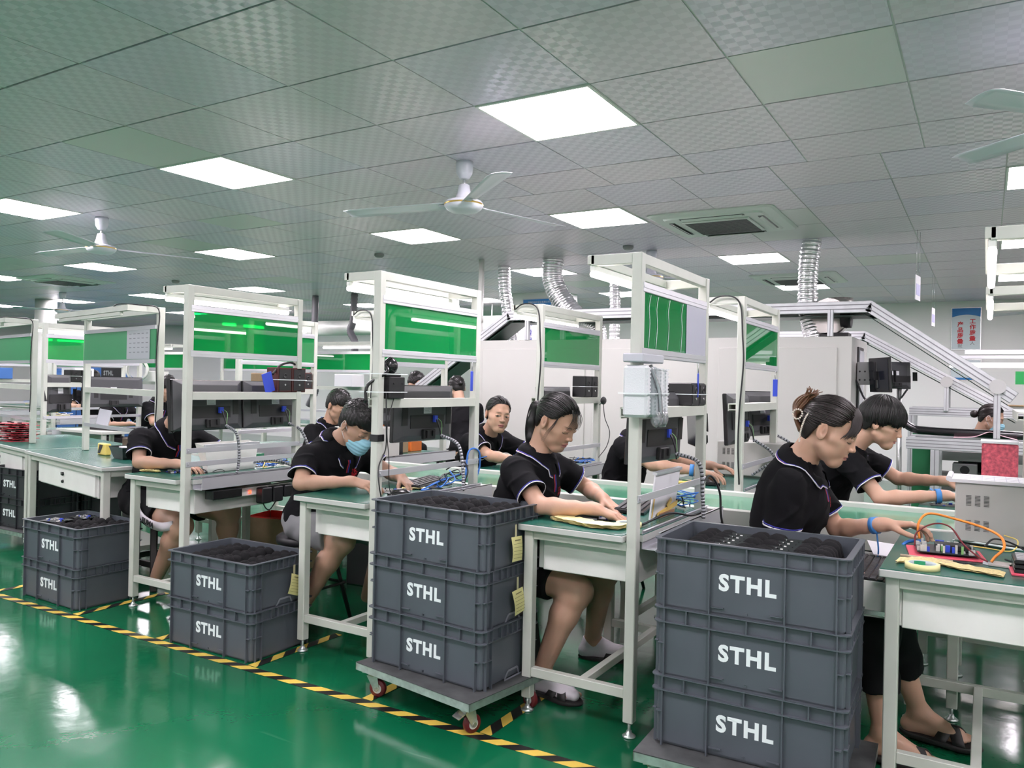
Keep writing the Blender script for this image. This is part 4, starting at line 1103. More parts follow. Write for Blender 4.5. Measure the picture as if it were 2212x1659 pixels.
    def wrinkle(Q_):
        q = (Q_-P)@T; a = np.sin(q[:, 2]*46+np.sin(q[:, 1]*17+wr)*2.2+np.sin(q[:, 0]*21)*1.5+wr)
        b_ = np.sin(q[:, 1]*38+q[:, 2]*31+np.sin(q[:, 0]*25+wr*2)*2); c2 = np.sin(q[:, 0]*55+q[:, 2]*28-q[:, 1]*19+wr*3)
        fold = 1-np.abs(np.sin(q[:, 2]*26-q[:, 0]*34+np.sin(q[:, 1]*11+wr)*2.6+wr)); return -.0026*np.maximum(a, -.4)*np.clip(b_+.8, 0, 1.5)-.0018*c2-.006*fold**3*np.clip(b_+.6, 0, 1)
    shirt.fn(wrinkle)
    for k in 'LR':
        s_, e = J['S'+k], J['E'+k]; ax = nrm(e-s_); Ls = np.linalg.norm(e-s_)
        shirt.rc(s_+ax*Ls*(sl-.13), s_+ax*Ls*(sl+.2), .046*aw, .063*aw, .003, 's')
    na = nrm(H+R@(np.array((-.03, 0, -.05))*hs)-N)
    shirt.rc(N+na*.02, N+na*.2, .060*sc, .068*sc, .004, 's')
    if st.get('hem', True): shirt.cut(P-spine*.06, -spine)
    js = np.array([J[k] for k in ('P', 'N', 'SL', 'SR', 'EL', 'ER')]); Vs, Qs = surface(shirt, h*1.05, js.min(0)-.20, js.max(0)+.14)
    sh = np_mesh('polo_shirt', Vs, Qs, shirt_m, root, label='black short-sleeved polo shirt')
    # sleeve trim rings
    for k in 'LR':
        s_, e = J['S'+k], J['E'+k]; ax = nrm(e-s_); Ls = np.linalg.norm(e-s_); u = nrm(np.cross(ax, (0, 0, 1.) if abs(ax[2]) < .9 else (1., 0, 0))); w_ = np.cross(ax, u)
        for off, r, mtl, nm in ((-.0025, .0028, trimw_m, 'sleeve_trim'), (-.0085, .0024, trimb_m, 'sleeve_trim')):
            c_ = s_+ax*(Ls*sl+off); ring = []
            for i in range(33):
                a = 2*math.pi*i/32; d = math.cos(a)*u+math.sin(a)*w_; ts = np.linspace(.035, .12, 60)*aw; vv = shirt.ev(c_+ts[:, None]*d, False)
                ins = np.nonzero(vv < 0)[0]; rr = ts[ins[-1]] if len(ins) else .06
                if len(ins) and ts[ins[-1]] > .085*aw: rr = .07*aw
                ring.append(c_+d*rr)
            mb = MB(); mb.tube(ring, r, 6, cap=False); part(nm, mb, mtl, root, label='white sleeve edge line' if off > -.005 else 'blue sleeve line')
    # collar
    n1, n2 = 40, 6; gap = .30; mbc = MB(); edge = []
    fr = nrm(fwd-na*np.dot(fwd, na)); lt = np.cross(na, fr)
    grid = []
    outer0 = []
    for i in range(n1+1):
        ph = math.pi-(-math.pi+gap+(2*math.pi-2*gap)*i/n1)          # angle from front
        ph = gap+(2*math.pi-2*gap)*i/n1
        d = math.cos(ph)*fr+math.sin(ph)*lt; front = max(0, math.cos(ph))
        top = N+d*(.060+.004*front)*sc+na*(.036-.052*front)*sc
        out = N+d*(.088+.022*front**2)*sc+na*(-.012-.055*front**3)*sc
        outer0.append(out); grid.append((top, d))
    outer = shirt.project(outer0, .005, 5)
    for i in range(n1+1):
        top, d = grid[i]; o_ = outer[i]; row = []
        for j in range(n2+1):
            v = j/n2; p = top*(1-v)+o_*v+d*.010*math.sin(v*math.pi)+na*.008*math.sin(v*math.pi); row.append(p)
        mbc.v += [tuple(p) for p in row]
    cp = np.array(mbc.v); cdv = shirt.ev(cp, False); bad = cdv < .0065
    if bad.any(): cp[bad] = shirt.project(cp[bad], .0065, 5)
    mbc.v = [tuple(p) for p in cp]
    for i in range(n1):
        for j in range(n2): a = i*(n2+1)+j; mbc.f.append((a, a+1, a+n2+2, a+n2+1)); mbc.m.append(0); mbc.sm.append(True)
    col_o = part('collar', mbc, shirt_m, root); so = col_o.modifiers.new('thick', 'SOLIDIFY'); so.thickness = .004; so.offset = 0
    V_ = [np.array(v) for v in mbc.v]; rows = [V_[i*(n2+1):(i+1)*(n2+1)] for i in range(n1+1)]
    for fr_, r, mtl, lb in ((.985, .0026, trimw_m, 'white collar edge line'), (.90, .0024, trimb_m, 'blue collar line'), (.945, .0016, trimr_m, 'red collar line')):
        pl = []
        for row in rows:
            x_ = fr_*n2; j = min(int(x_), n2-1); pl.append(row[j]*(1-(x_-j))+row[j+1]*(x_-j)+nrm(row[j]-N)*.0022)
        mb = MB(); mb.tube(pl, r, 5); part('collar_trim', mb, mtl, root, label=lb)
    # placket + logo projected on the shirt
    pl = [at(.90-.035*i, .12, -.002) for i in range(9)]; pj = shirt.project(pl, .0015, 6)
    for dx, mtl, lb in ((-.006, trimr_m, 'red inner placket'), (.005, trimb_m, 'blue inner placket')):
        mb = MB(); a = [p+lat*(dx-.004) for p in pj[:6]]; c2 = [p+lat*(dx+.004) for p in pj[:6]]
        mb.add(a+c2, [(i, i+1, 6+i+1, 6+i) for i in range(5)], 0, True); part('placket', mb, mtl, root, label=lb)
    mb = MB()
    for i in (2, 4, 6): mb.sph(tuple(pj[i]+lat*.012), .0042, 6)
    part('button', mb, trimw_m, root) if False else None
    if st.get('logo', True):
        for txt, sz, dz in (('STHL', .030, .011), ('\u521b\u4e2d\u5b9e\u4e1a', .020, -.012)):
            me = text_mesh(txt, sz, .0006); nv = len(me.vertices); co = np.zeros(nv*3); me.vertices.foreach_get('co', co); co = co.reshape(-1, 3)
            if nv > 3000: pass
            W_ = at(.73, .15, .068)+spine*dz; pw = W_+co[:, :1]*lat+co[:, 1:2]*spine
            pr = shirt.project(pw, .0022, 5); me.vertices.foreach_set('co', pr.astype(np.float32).ravel()); me.materials.clear(); me.materials.append(logo_m); me.update()
            o = bpy.data.objects.new('logo', me); finish(o, root, 'red embroidered chest logo')
    # ---------------- shorts / trousers
    if 'KL' in J and st.get('pants'):
        pm, tt = st['pants']; pt = S(); pt.el(P, np.array((.127, .168, .112))*b, T, .03)
        for k in 'LR':
            hp = P+lat*(.085 if k == 'L' else -.085)*b-spine*.02; kn, an = J['K'+k], J['A'+k]; lw = st.get('leg', 1.0)*sc
            if tt <= 1:
                c_ = hp+(kn-hp)*tt; one = S(); one.rc(hp, hp+(kn-hp)*(tt+.1), .100*lw, .088*lw, .03); one.cut(c_, kn-hp)
                pt.fn((lambda sv: (lambda Q_: sv.ev(Q_, False)))(one), .03, 'u')
            else:
                pt.rc(hp, kn, .100*lw, .078*lw, .03); c_ = kn+(an-kn)*(tt-1); one = S(); one.rc(kn, c_+(an-kn)*.1, .078*lw, .066*lw, .03); one.cut(c_, an-kn)
                pt.fn((lambda sv: (lambda Q_: sv.ev(Q_, False)))(one), .03, 'u')
        pt.fn(lambda Q_: -.003*np.sin(Q_[:, 0]*60+np.sin(Q_[:, 2]*30)*2+Q_[:, 1]*22))
        lo, hi = np.min([P, J['KL'], J['KR'], J['AL'], J['AR']], 0)-.14, np.max([P, J['KL'], J['KR']], 0)+.15
        lo[2] = max(lo[2], .02); V1, Q1 = surface(pt, h*1.3, lo, hi); np_mesh('shorts' if tt <= 1 else 'trousers', V1, Q1, pm, root)
    # ---------------- feet wear
    for k in 'LR':
        if 'T'+k in J and st.get('shoes', True):
            an, to = J['A'+k], J['T'+k]; d = nrm((to-an)*np.array((1, 1, 0))); sd = np.array((-d[1], d[0], 0)); z0 = max(an[2]-.055, .035)-.027
            heel = np.array((an[0], an[1], z0))-d*.055; sole = S(); Rs = np.array([d, sd, (0, 0, 1)]).T
            sole.el(heel+d*.05, (.062, .036, .018), Rs, .03); sole.el(heel+d*.185, (.085, .048, .018), Rs, .05); sole.rc(heel+d*.05, heel+d*.19, .030, .038, .04)
            sole.cut(heel+np.array((0, 0, .008)), (0, 0, 1.)); sole.cut(heel+np.array((0, 0, -.012)), (0, 0, -1.))
            V1, Q1 = surface(sole, .004, heel-.10, heel+d*.3+np.array((.1, .1, .06))) if d[0] >= 0 and d[1] >= 0 else surface(sole, .004, np.minimum(heel, heel+d*.28)-.08, np.maximum(heel, heel+d*.28)+.08)
            o = np_mesh('sandal', V1, Q1, sandal_m, root, label='black rubber sandal')
            for a_, b_ in ((.135, .20), (.20, .135)):
                p0 = heel+d*a_+sd*.046+np.array((0, 0, .008)); p1 = heel+d*b_-sd*.046+np.array((0, 0, .008)); mid = (p0+p1)/2+np.array((0, 0, .052)); P_ = smooth_curve([p0, p0*.62+p1*.38+np.array((0, 0, .047)), p0*.38+p1*.62+np.array((0, 0, .047)), p1], 5)
                mb = MB(); 
                vs_ = []; 
                for q_ in P_: vs_ += [q_-d*.021, q_+d*.021]
                mb.add(vs_, [(2*i, 2*i+1, 2*i+3, 2*i+2) for i in range(len(P_)-1)], 0, True); b2 = part('strap', mb, sandal_m, o); so = b2.modifiers.new('t', 'SOLIDIFY'); so.thickness = .004
            if st.get('socks'):
                sk = S(); lw = st.get('leg', 1.)*sc; hl = np.array((an[0], an[1], max(an[2]-.055, .035)))-d*.03; bl = np.array((an[0], an[1], hl[2]))+d*.13
                sk.rc(an+np.array((0, 0, .012)), hl, .039*lw, .033, .02); sk.rc(an, bl, .036, .029, .02); sk.rc(bl+sd*.012, bl+d*.045-sd*.002, .031, .024, .02); sk.rc(hl, bl, .031, .031, .02); sk.cut(an+np.array((0, 0, .018)), (0, 0, 1.))
                V1, Q1 = surface(sk, .005); np_mesh('sock', V1, Q1, sock_m, root, label='white ankle sock')
    # ---------------- wrist band
    for k in 'LR':
        if st.get('band') and k in st['band']:
            e, w_ = J['E'+k], J['W'+k]; ax = nrm(w_-e); c_ = w_-ax*.036; u = nrm(np.cross(ax, (0, 0, 1.))); v = np.cross(ax, u); mb = MB(); pr = []
            for j, (o_, rr) in enumerate(((-.012, .0300), (-.012, .0352), (.012, .0345), (.012, .0290))): pr.append([c_+ax*o_+(math.cos(2*math.pi*i/28)*u+math.sin(2*math.pi*i/28)*v)*rr*aw for i in range(28)])
            vs_ = [p for r_ in pr for p in r_]; mb.add(vs_, [(j*28+i, j*28+(i+1) % 28, ((j+1) % 4)*28+(i+1) % 28, ((j+1) % 4)*28+i) for j in range(4) for i in range(28)], 0, True)
            part('wrist_strap', mb, band_m, root, label='blue antistatic wrist strap')
            if st.get('band_tail'):
                mb = MB(); mb.tube(smooth_curve([c_-v*.03, c_+ax*.01+np.array((0, 0, -.05)), c_+np.array((.01, .01, -.12)), c_+np.array((-.02, .03, -.2))], 6), .003, 6, flat=1); part('wrist_strap_cord', mb, band_m, root)
            if st.get('band_bow'):
                mb = MB()
                for a_ in ((-.03, .02, .03), (.012, -.01, .035), (-.045, 0, -.03)): mb.bar(c_+u*-.03+np.array((0, 0, .01)), c_+u*-.03+np.array(a_), .011, .002)
                part('wrist_strap_knot', mb, band_m, root)
    # ---------------- mask
    if st.get('mask'):
        g = lambda *p: H+R@(np.array(p)*hs)
        mk = S(); mk.el(g(.036, 0, -.058), np.array((.062, .064, .062))*hs, R, .02); mk.rc(g(.085, 0, -.015), g(.101, 0, -.033), .011*hs, .015*hs, .03); mk.rc(g(.075, 0, -.06), g(.072, 0, -.095), .032*hs, .030*hs, .03)
        mk.rc(g(.1, 0, -.04), g(.09, 0, -.08), .014*hs, .02*hs, .04)
        mk.fn(lambda Q_: -.0012*np.sin((((Q_-H)@R)[:, 2]/hs+.06)*330))
        def reg(Q_):
            q = ((Q_-H)@R)/hs; top = -.012-.35*np.maximum(np.abs(q[:, 1])-.01, 0); bot = -.122+.25*np.maximum(np.abs(q[:, 1])-.02, 0)
            return np.maximum(np.maximum(q[:, 2]-top, bot-q[:, 2]), (.030-q[:, 0]))*.9
        mk.fn(reg, .004, 'i'); V1, Q1 = surface(mk, .003, H-.16, H+.16); mo = np_mesh('face_mask', V1, Q1, mask_m, root, label='light blue surgical mask')
        mb = MB()
        for y in (-1, 1):
            mb.tube(smooth_curve([g(.040, y*.058, -.035), g(.01, y*.080, -.004), g(-.012, y*.088, .022), g(-.026, y*.083, .0)], 6), .0013, 5)
            mb.tube(smooth_curve([g(.036, y*.055, -.085), g(.005, y*.075, -.05), g(-.02, y*.086, -.02), g(-.028, y*.083, .0)], 6), .0013, 5)
        part('ear_loop', mb, trimw_m, mo)
    # ---------------- hair
    hs_ = st.get('hair', 'short'); hm = hair_m if st.get('hairm') is None else st['hairm']
    g = lambda *p: H+R@(np.array(p)*hs)
    nS = st.get('nstr', 260)
    if hs_ == 'short':
        cap = S(); hair_cap(cap, H, R, hs, .010, ((-.12, -.045), (-.045, -.045), (-.035, -.02), (-.02, .024), (.012, .012), (.03, .022), (.045, .050), (.09, .058)))
        cap.el(g(.015, 0, .062), np.array((.085, .070, .070))*hs, R, .02)
        cap.fn(lambda Q_: -.0015*np.sin(Q_[:, 0]*300+np.sin(Q_[:, 1]*200)*2)*np.sin(Q_[:, 1]*330+Q_[:, 2]*150))
        V1, Q1 = surface(cap, .0035, H-.17, H+.17); mb = to_mb(V1, Q1)
        ga = random.Random(4); pth = []
        for i in range(nS):
            a, e = ga.uniform(0, 6.283), ga.random()**.5*.95; x, y = math.cos(a)*e, math.sin(a)*e
            p0 = np.array((-.012+x*.098, y*.080, .034+math.sqrt(max(0, 1-e*e))*.094+.004)); dr = np.array((.022+ga.uniform(-.006, .006), ga.uniform(-.008, .008), .006+ga.uniform(-.004, .008)))
            pth.append((p0-dr*.5, p0+np.array((0, 0, .007)), p0+dr))
        merge(mb, locks(H, R, hs, pth, .0028)); part('hair', mb, hm, root)
    elif hs_ == 'bowl':
        cap = S(); hair_cap(cap, H, R, hs, .016, ((-.12, -.055), (-.05, -.055), (-.035, -.03), (-.02, .018), (.006, .006), (.02, -.004), (.034, .004), (.05, .030), (.11, .026)))
        V1, Q1 = surface(cap, .0035, H-.17, H+.17); mb = to_mb(V1, Q1); ga = random.Random(8)
        def rt(t): return (-.035, .0, .125)
        def en(t):
            a = 2*math.pi*t; x, y = math.cos(a), math.sin(a)
            z = .012 if x > .3 else (-.008 if x > -.2 else -.045); return (-.008+x*.108, y*.090, z+(.012 if x > .85 else 0))
        merge(mb, strands(H, R, hs, rt, en, nS, .0032, .019, .007, 10, 3, wav=.0015)); part('hair', mb, hm, root)
    elif hs_ in ('pony', 'bun', 'pulled', 'clip'):
        cap = S(); hair_cap(cap, H, R, hs, .0035)
        V1, Q1 = surface(cap, .0035, H-.17, H+.17); mb = to_mb(V1, Q1)
        gat = {'pony': (-.110, 0, .022), 'bun': (-.105, 0, -.01), 'pulled': (-.105, 0, .0), 'clip': (-.108, 0, .03)}[hs_]
        hl = [(-.062, -.060), (-.050, -.040), (-.034, .014), (-.010, .038), (.014, .032), (.030, .040), (.044, .062), (.056, .082), (.062, .094)]
        def mk_side(sgn):
            def rt(t):
                k = t*(len(hl)-1); i = min(int(k), len(hl)-2); f = k-i; x = hl[i][0]*(1-f)+hl[i+1][0]*f; z = hl[i][1]*(1-f)+hl[i+1][1]*f
                q = np.array((x+.012, 0, z-.034))/np.array((.094, 1, .088)); y = math.sqrt(max(.0, 1-q[0]**2-q[2]**2))*.076; return (x, sgn*max(y, .0), z)
            return rt
        for sg in (-1, 1): merge(mb, strands(H, R, hs, mk_side(sg), lambda t: gat, nS//2, .0026, .0065, .005, 9, 5+sg))
        if hs_ == 'pony':
            pt = S(); A = g(-.098, 0, .024); pts = [A, A+np.array((-.030, -.004, -.002)), A+np.array((-.050, -.008, -.075)), A+np.array((-.050, -.012, -.145)), A+np.array((-.040, -.014, -.215))]
            rr = (.020, .021, .024, .022, .008)
            for i in range(4): pt.rc(pts[i], pts[i+1], rr[i]*hs, rr[i+1]*hs, .015)
            V1, Q1 = surface(pt, .004); merge(mb, to_mb(V1, Q1)); ga = random.Random(2)
            for i in range(90):
                o_ = np.array([ga.uniform(-1, 1)*.019 for _ in range(3)]); P_ = smooth_curve([pts[0]+o_*.6, pts[1]+o_, pts[2]+o_*1.15, pts[3]+o_*1.1, pts[4]+o_*.7+np.array((0, 0, -.02*ga.random()))], 5); mb.tube(P_, [.0022*(1-.6*k/len(P_)) for k in range(len(P_))], 5)
            pth = []
            for i in range(16):  # loose fringe wisps
                y = -.052+.095*i/15; pth.append(((.060, y*.6, .098), (.086, y*.8, .070+ga.uniform(-.004, .004)), (.096-.004*abs(y)/.05, y*1.0, .040), (.094-.25*max(0, abs(y)-.02), y*1.15+ga.uniform(-.006, .006), .018+ga.uniform(-.01, .006))))
            for s_ in (-1, 1):
                for i in range(4): pth.append(((.035, s_*.066, .05), (.032+.003*i, s_*.077, .01), (.022+.004*i, s_*.080, -.03), (.012+.005*i, s_*.074, -.085)))
            merge(mb, locks(H, R, hs, pth, .0012, 4))
        if hs_ == 'clip':
            ga = random.Random(6); pth = []
            for i in range(46):
                a = ga.uniform(-1, 1); b_ = ga.uniform(-.02, .02); pth.append(((-.07+b_, a*.03, -.045), (-.118, a*.030+b_, -.01), (-.130+b_, a*.026, .035), (-.120+b_, a*.030, .075), (-.105+ga.uniform(-.03, .02), a*.05, .095+ga.uniform(0, .025))))
            lk = locks(H, R, hs, pth, .0058, 6); merge(mb, lk, 1)
            pth = []
            for i in range(17):  # side swept fringe
                u = i/16; pth.append(((.050-.025*u, -.006-.02*u, .116-.004*u), (.080-.022*u, -.026-.022*u, .094-.018*u), (.092-.026*u, -.042-.018*u, .058-.022*u), (.092-.040*u, -.054-.020*u, .022-.022*u+ga.uniform(-.006, .004))))
                pth.append(((.045+.01*u, .0, .112), (.080, .020+.02*u, .088-.01*u), (.090-.012*u, .036+.018*u, .055-.02*u), (.086-.022*u, .052+.012*u, .02-.03*u)))
            merge(mb, locks(H, R, hs, pth, .0030, 5))
        if hs_ == 'bun': mb.sph(tuple(g(-.132, 0, -.012)), .034*hs, 10)
        if hs_ == 'pulled': mb.sph(tuple(g(-.118, 0, .0)), .026*hs, 10)
        part('hair', mb, [hm, hairt_m], root)
        if hs_ == 'clip':
            mb = MB(); P_ = smooth_curve([g(-.07, -.052, -.075), g(-.082, -.062, -.03), g(-.086, -.060, .02), g(-.075, -.05, .06), g(-.06, -.04, .085)], 8)
            for p in P_: mb.sph(tuple(p), .0036*hs, 5)
            for a in range(14): mb.sph(tuple(g(-.118+.016*math.cos(a*.45), -.052+.006*math.sin(a*.9), .012+.018*math.sin(a*.45))), .0036*hs, 5)
            part('hair_clip', mb, mat('pearl', (.75, .66, .58), .25), root, label='pearl and wire claw clip')
        if st.get('barrette'):
            mb = MB(); mb.tube(smooth_curve([g(-.02, -.062, .10), g(-.05, -.066, .085), g(-.07, -.066, .06)], 5), .006*hs, 8, flat=.5); part('hair_slide', mb, mat('pale pink slide', (.8, .6, .6), .3), root)
    return root
# ================================================================= PEOPLE
dn = (0, 0, -1)
P3 = person('woman with a long black ponytail looking down at her work at the middle bench',
  dict(P=(-1.86, 3.12, .56), N=(-1.725, 3.12, .985), H=(-1.632, 3.115, 1.138), SL=(-1.735, 3.285, .925), SR=(-1.735, 2.95, .925), EL=(-1.60, 3.40, .815), ER=(-1.580, 2.885, .800),
       WL=(-1.455, 3.24, .800), WR=(-1.355, 2.945, .800), KL=(-1.46, 3.30, .475), KR=(-1.455, 3.0, .44), AL=(-1.60, 3.47, .085), AR=(-1.60, 2.96, .085), TL=(-1.45, 3.52, .03), TR=(-1.42, 2.93, .03)),
  dict(pitch=.52, yaw=-.10, hair='pony', nstr=420, tone=.93, pants=(pants_m, .72), socks=True, h=.0045, hh=.0024, leg=1.05,
       handL=dict(d=(.75, -.35, -.30), n=(-.2, -.1, -1), t=(-.3, -1, 0), curl=(.25, .30, .34, .4), thumb=.3), handR=dict(d=(.93, .18, -.22), n=(-.2, 0, -1), t=(0, 1, 0), curl=(.28, .32, .36, .42), thumb=.4)))
P2 = person('man with short black hair and a light blue face mask, bent over his bench',
  dict(P=(-3.08, 3.12, .57), N=(-2.935, 3.12, .975), H=(-2.790, 3.115, 1.070), SL=(-2.955, 3.32, .90), SR=(-2.955, 2.925, .90), EL=(-2.80, 3.40, .80), ER=(-2.905, 2.835, .790),
       WL=(-2.62, 3.27, .800), WR=(-2.665, 2.95, .805), KL=(-2.70, 3.28, .50), KR=(-2.75, 2.98, .50), AL=(-2.95, 3.4, .1), AR=(-3.02, 2.95, .1)),
  dict(pitch=.62, yaw=-.08, hair='short', male=True, mask=True, nstr=420, tone=.86, brow=.0042, pants=(greyp_m, .8), shoes=False, h=.0045, hh=.0024, build=1.08, seed=2, hs=1.03,
       handL=dict(d=(.9, -.3, -.35), n=(-.3, -.15, -1), t=(-.3, -1, 0), curl=(.38, .42, .46, .5), thumb=.6), handR=dict(d=(.95, .15, -.10), n=(0, .35, -1), t=(0, 1, .3), curl=(.38, .45, .5, .5), thumb=.7)))
P1 = person('worker in white hemmed shorts whose head is hidden behind the twin monitors',
  dict(P=(-4.52, 3.14, .56), N=(-4.30, 3.12, .985), H=(-4.16, 3.10, 1.120), SL=(-4.33, 3.32, .925), SR=(-4.33, 2.925, .925), EL=(-4.20, 3.42, .80), ER=(-4.235, 2.86, .800),
       WL=(-4.0, 3.30, .80), WR=(-3.985, 2.94, .80), KL=(-4.02, 3.33, .47), KR=(-4.03, 3.0, .43), AL=(-4.10, 3.40, .1), AR=(-4.25, 3.0, .1)),
  dict(pitch=.5, hair='short', male=True, tone=.80, nstr=150, pants=(pants_m, .62), shoes=False, seed=3, build=1.05, h=.005, hh=.004, leg=1.1,
       handL=dict(d=(.9, -.3, -.2), n=dn, t=(0, -1, 0)), handR=dict(d=(.95, .2, -.1), n=dn, t=(0, 1, 0))))
mb = MB(); hp_ = smooth_curve([(-4.335, 2.935, .60), (-4.33, 2.92, .555), (-4.28, 2.91, .50), (-4.20, 2.905, .468), (-4.10, 2.91, .455), (-4.02, 2.93, .47)], 5); vs_ = []
for p in hp_: vs_ += [np.array(p)+(.52, -2.995+2.995, 0)-np.array((.52, 0, 0)), np.array(p)+(0, .005, -.052)]
o_ = np.array(tuple(P1.location)); mb.add([tuple(v-o_) for v in vs_], [(2*i, 2*i+1, 2*i+3, 2*i+2) for i in range(len(hp_)-1)], 0, True)
hb = part('shorts_hem', mb, sock_m, P1, label='white hem band with black letters'); so = hb.modifiers.new('t', 'SOLIDIFY'); so.thickness = .006
text('lettering', 'PUMA', .042, black_m, hb, tuple(np.array((-4.20, 2.898, .445))-o_), (math.pi/2, .25, 0), bold=.002)
P4 = person('woman with tinted hair in a pearl claw clip, blue strap on her wrist',
  dict(P=(-.69, 3.13, .59), N=(-.600, 3.10, 1.035), H=(-.492, 3.075, 1.155), SL=(-.595, 3.28, .95), SR=(-.605, 2.94, .95), EL=(-.50, 3.34, .76), ER=(-.635, 2.945, .735),
       WL=(-.322, 3.27, .805), WR=(-.425, 2.955, .70), KL=(-.30, 3.25, .49), KR=(-.32, 3.05, .49), AL=(-.20, 3.36, .105), AR=(-.295, 3.08, .105), TL=(-.02, 3.33, .03), TR=(-.14, 3.06, .03)),
  dict(pitch=.42, yaw=.04, hair='clip', nstr=420, hairm=hairb_m, tone=1.0, pants=(pants_m, 1.60), band='L', band_tail=True, h=.0042, hh=.0022, seed=4, leg=.95, arm=.92,
       handL=dict(d=(.93, .1, .10), n=(.3, -.2, -1), t=(-.1, -1, -.25), curl=(.42, .5, .55, .55), thumb=.6, sc=.98), handR=dict(d=(.9, .1, -.45), n=(-.4, .1, -1), t=(0, 1, 0), curl=(.2, .45, .5, .55), thumb=.5)))
P5 = person('young man with a bowl haircut behind the woman with the claw clip',
  dict(P=(-.86, 4.68, .58), N=(-.625, 4.64, 1.005), H=(-.478, 4.62, 1.135), SL=(-.61, 4.85, .945), SR=(-.61, 4.44, .945), EL=(-.42, 4.92, .82), ER=(-.45, 4.36, .770),
       WL=(-.185, 4.80, .835), WR=(-.165, 4.44, .800), KL=(-.4, 4.85, .52), KR=(-.4, 4.55, .52), AL=(-.5, 4.9, .1), AR=(-.5, 4.5, .1)),
  dict(pitch=.36, yaw=-.03, hair='bowl', male=True, nstr=520, tone=1.0, brow=.0038, pants=(pants_m, 1.3), shoes=False, band='R', band_bow=True, h=.0048, hh=.0028, seed=5, hs=1.04,
       handL=dict(d=(.95, 0, .0), n=dn, t=(0, -1, .2), curl=(.3, .3, .35, .4)), handR=dict(d=(.95, .1, .0), n=dn, t=(0, 1, 0), curl=(.3, .35, .4, .4))))
P6 = person('woman with parted black hair turning her head to look at the camera',
  dict(P=(-3.22, 4.72, .55), N=(-2.955, 4.63, .955), H=(-2.853, 4.585, 1.092), SL=(-2.93, 4.82, .90), SR=(-2.985, 4.46, .90), EL=(-2.78, 4.88, .80), ER=(-2.80, 4.42, .825),
       WL=(-2.60, 4.72, .80), WR=(-2.635, 4.52, .795), KL=(-2.7, 4.85, .5), KR=(-2.7, 4.6, .5), AL=(-2.8, 4.9, .1), AR=(-2.8, 4.6, .1)),
  dict(pitch=.10, yaw=-.62, roll=-.12, hair='pulled', nstr=360, tone=1.02, open=True, gaze=-.004, pants=(pants_m, 1.3), shoes=False, band='R', h=.005, hh=.0026, seed=6, browa=.75,
       handL=dict(d=(.9, -.3, -.1), n=dn, t=(0, -1, 0)), handR=dict(d=(.9, .2, -.15), n=dn, t=(0, 1, 0))))
P7 = person('worker with a blue strap whose head is hidden behind the packing foam on the post',
  dict(P=(-2.03, 4.68, .55), N=(-1.87, 4.64, .99), H=(-1.80, 4.62, 1.13), SL=(-1.84, 4.83, .935), SR=(-1.86, 4.44, .935), EL=(-1.66, 4.88, .84), ER=(-1.665, 4.39, .850),
       WL=(-1.43, 4.78, .83), WR=(-1.415, 4.46, .825), KL=(-1.5, 4.85, .5), KR=(-1.5, 4.6, .5), AL=(-1.6, 4.9, .1), AR=(-1.6, 4.6, .1)),
  dict(pitch=.5, hair='short', male=True, tone=.98, nstr=120, pants=(pants_m, 1.3), shoes=False, band='R', h=.005, hh=.003, seed=7, logo=False,
       handL=dict(d=(.95, -.2, 0), n=dn, t=(0, -1, 0)), handR=dict(d=(.96, .05, -.1), n=dn, t=(0, 1, 0), curl=(.35, .4, .4, .4))))
P8 = person('woman in a face mask with hair tied in a low bun, far right',
  dict(P=(-.12, 8.25, .50), N=(-.06, 8.22, .93), H=(.03, 8.20, 1.09), SL=(-.02, 8.40, .88), SR=(-.06, 8.04, .88), EL=(.10, 8.2, .76), ER=(-.05, 7.95, .78), WL=(.15, 8.0, .84), WR=(-.20, 7.75, .86), KL=(.3, 8.35, .5), KR=(.3, 8.1, .5), AL=(.25, 8.35, .08), AR=(.25, 8.1, .08)),
  dict(pitch=.35, yaw=-.1, hair='bun', mask=True, nstr=160, hairm=hairb_m, tone=.98, h=.006, hh=.004, seed=8, logo=False, shoes=False, pants=(pants_m, 1.8), handR=dict(d=(-.7, -.3, -.1), n=dn, t=(.5, -.5, 0))))
def bgman(label, x, y, z, ang, hair, mask=False, sd=1, lean=.18, sc=1.0):
    c, s = math.cos(ang), math.sin(ang)
    r = lambda f, l, zz: (x+f*c-l*s, y+f*s+l*c, zz+z)
    hz = z-.60; st_ = hz > .62
    kk = dict(KL=r(.02, .1, -z+.5), KR=r(.02, -.1, -z+.5), AL=r(-.1, .1, -z+.07), AR=r(-.1, -.1, -z+.07)) if st_ else dict(KL=r(.2, .1, -z+.5), KR=r(.2, -.1, -z+.5), AL=r(.12, .1, -z+.07), AR=r(.12, -.1, -z+.07))
    return person(label, dict(**kk, P=r(-lean-.1, 0, -.58), N=r(-.09, 0, -.15), H=r(0, 0, 0), SL=r(-.09, .19, -.21), SR=r(-.09, -.19, -.21), EL=r(.03, .25, -.36), ER=r(.03, -.25, -.36), WL=r(.25, .14, -.34), WR=r(.25, -.14, -.34)),
        dict(pants=(pants_m, 1.85), shoes=False, pitch=.45, yaw=ang, hair=hair, mask=mask, male=True, nstr=100, h=.008, hh=.006, lofi=False, seed=sd, tone=.95, group='workers in the far left of the hall', handL=dict(d=(c, s, 0), n=dn, t=(s, -c, 0)), handR=dict(d=(c, s, 0), n=dn, t=(-s, c, 0)), logo=sd in (12,)))
bgman('worker seen from behind at left, black polo and lowered black hair, reaching right', -7.75, 5.55, 1.17, .3, 'short', sd=11)
bgman('worker facing the camera at left with a red chest logo, head behind the shelf', -9.6, 6.9, 1.20, -.9, 'short', True, sd=12)
bgman('worker behind the hanging black monitor at far left, face partly hidden', -10.2, 6.2, 1.24, -.6, 'short', sd=13)
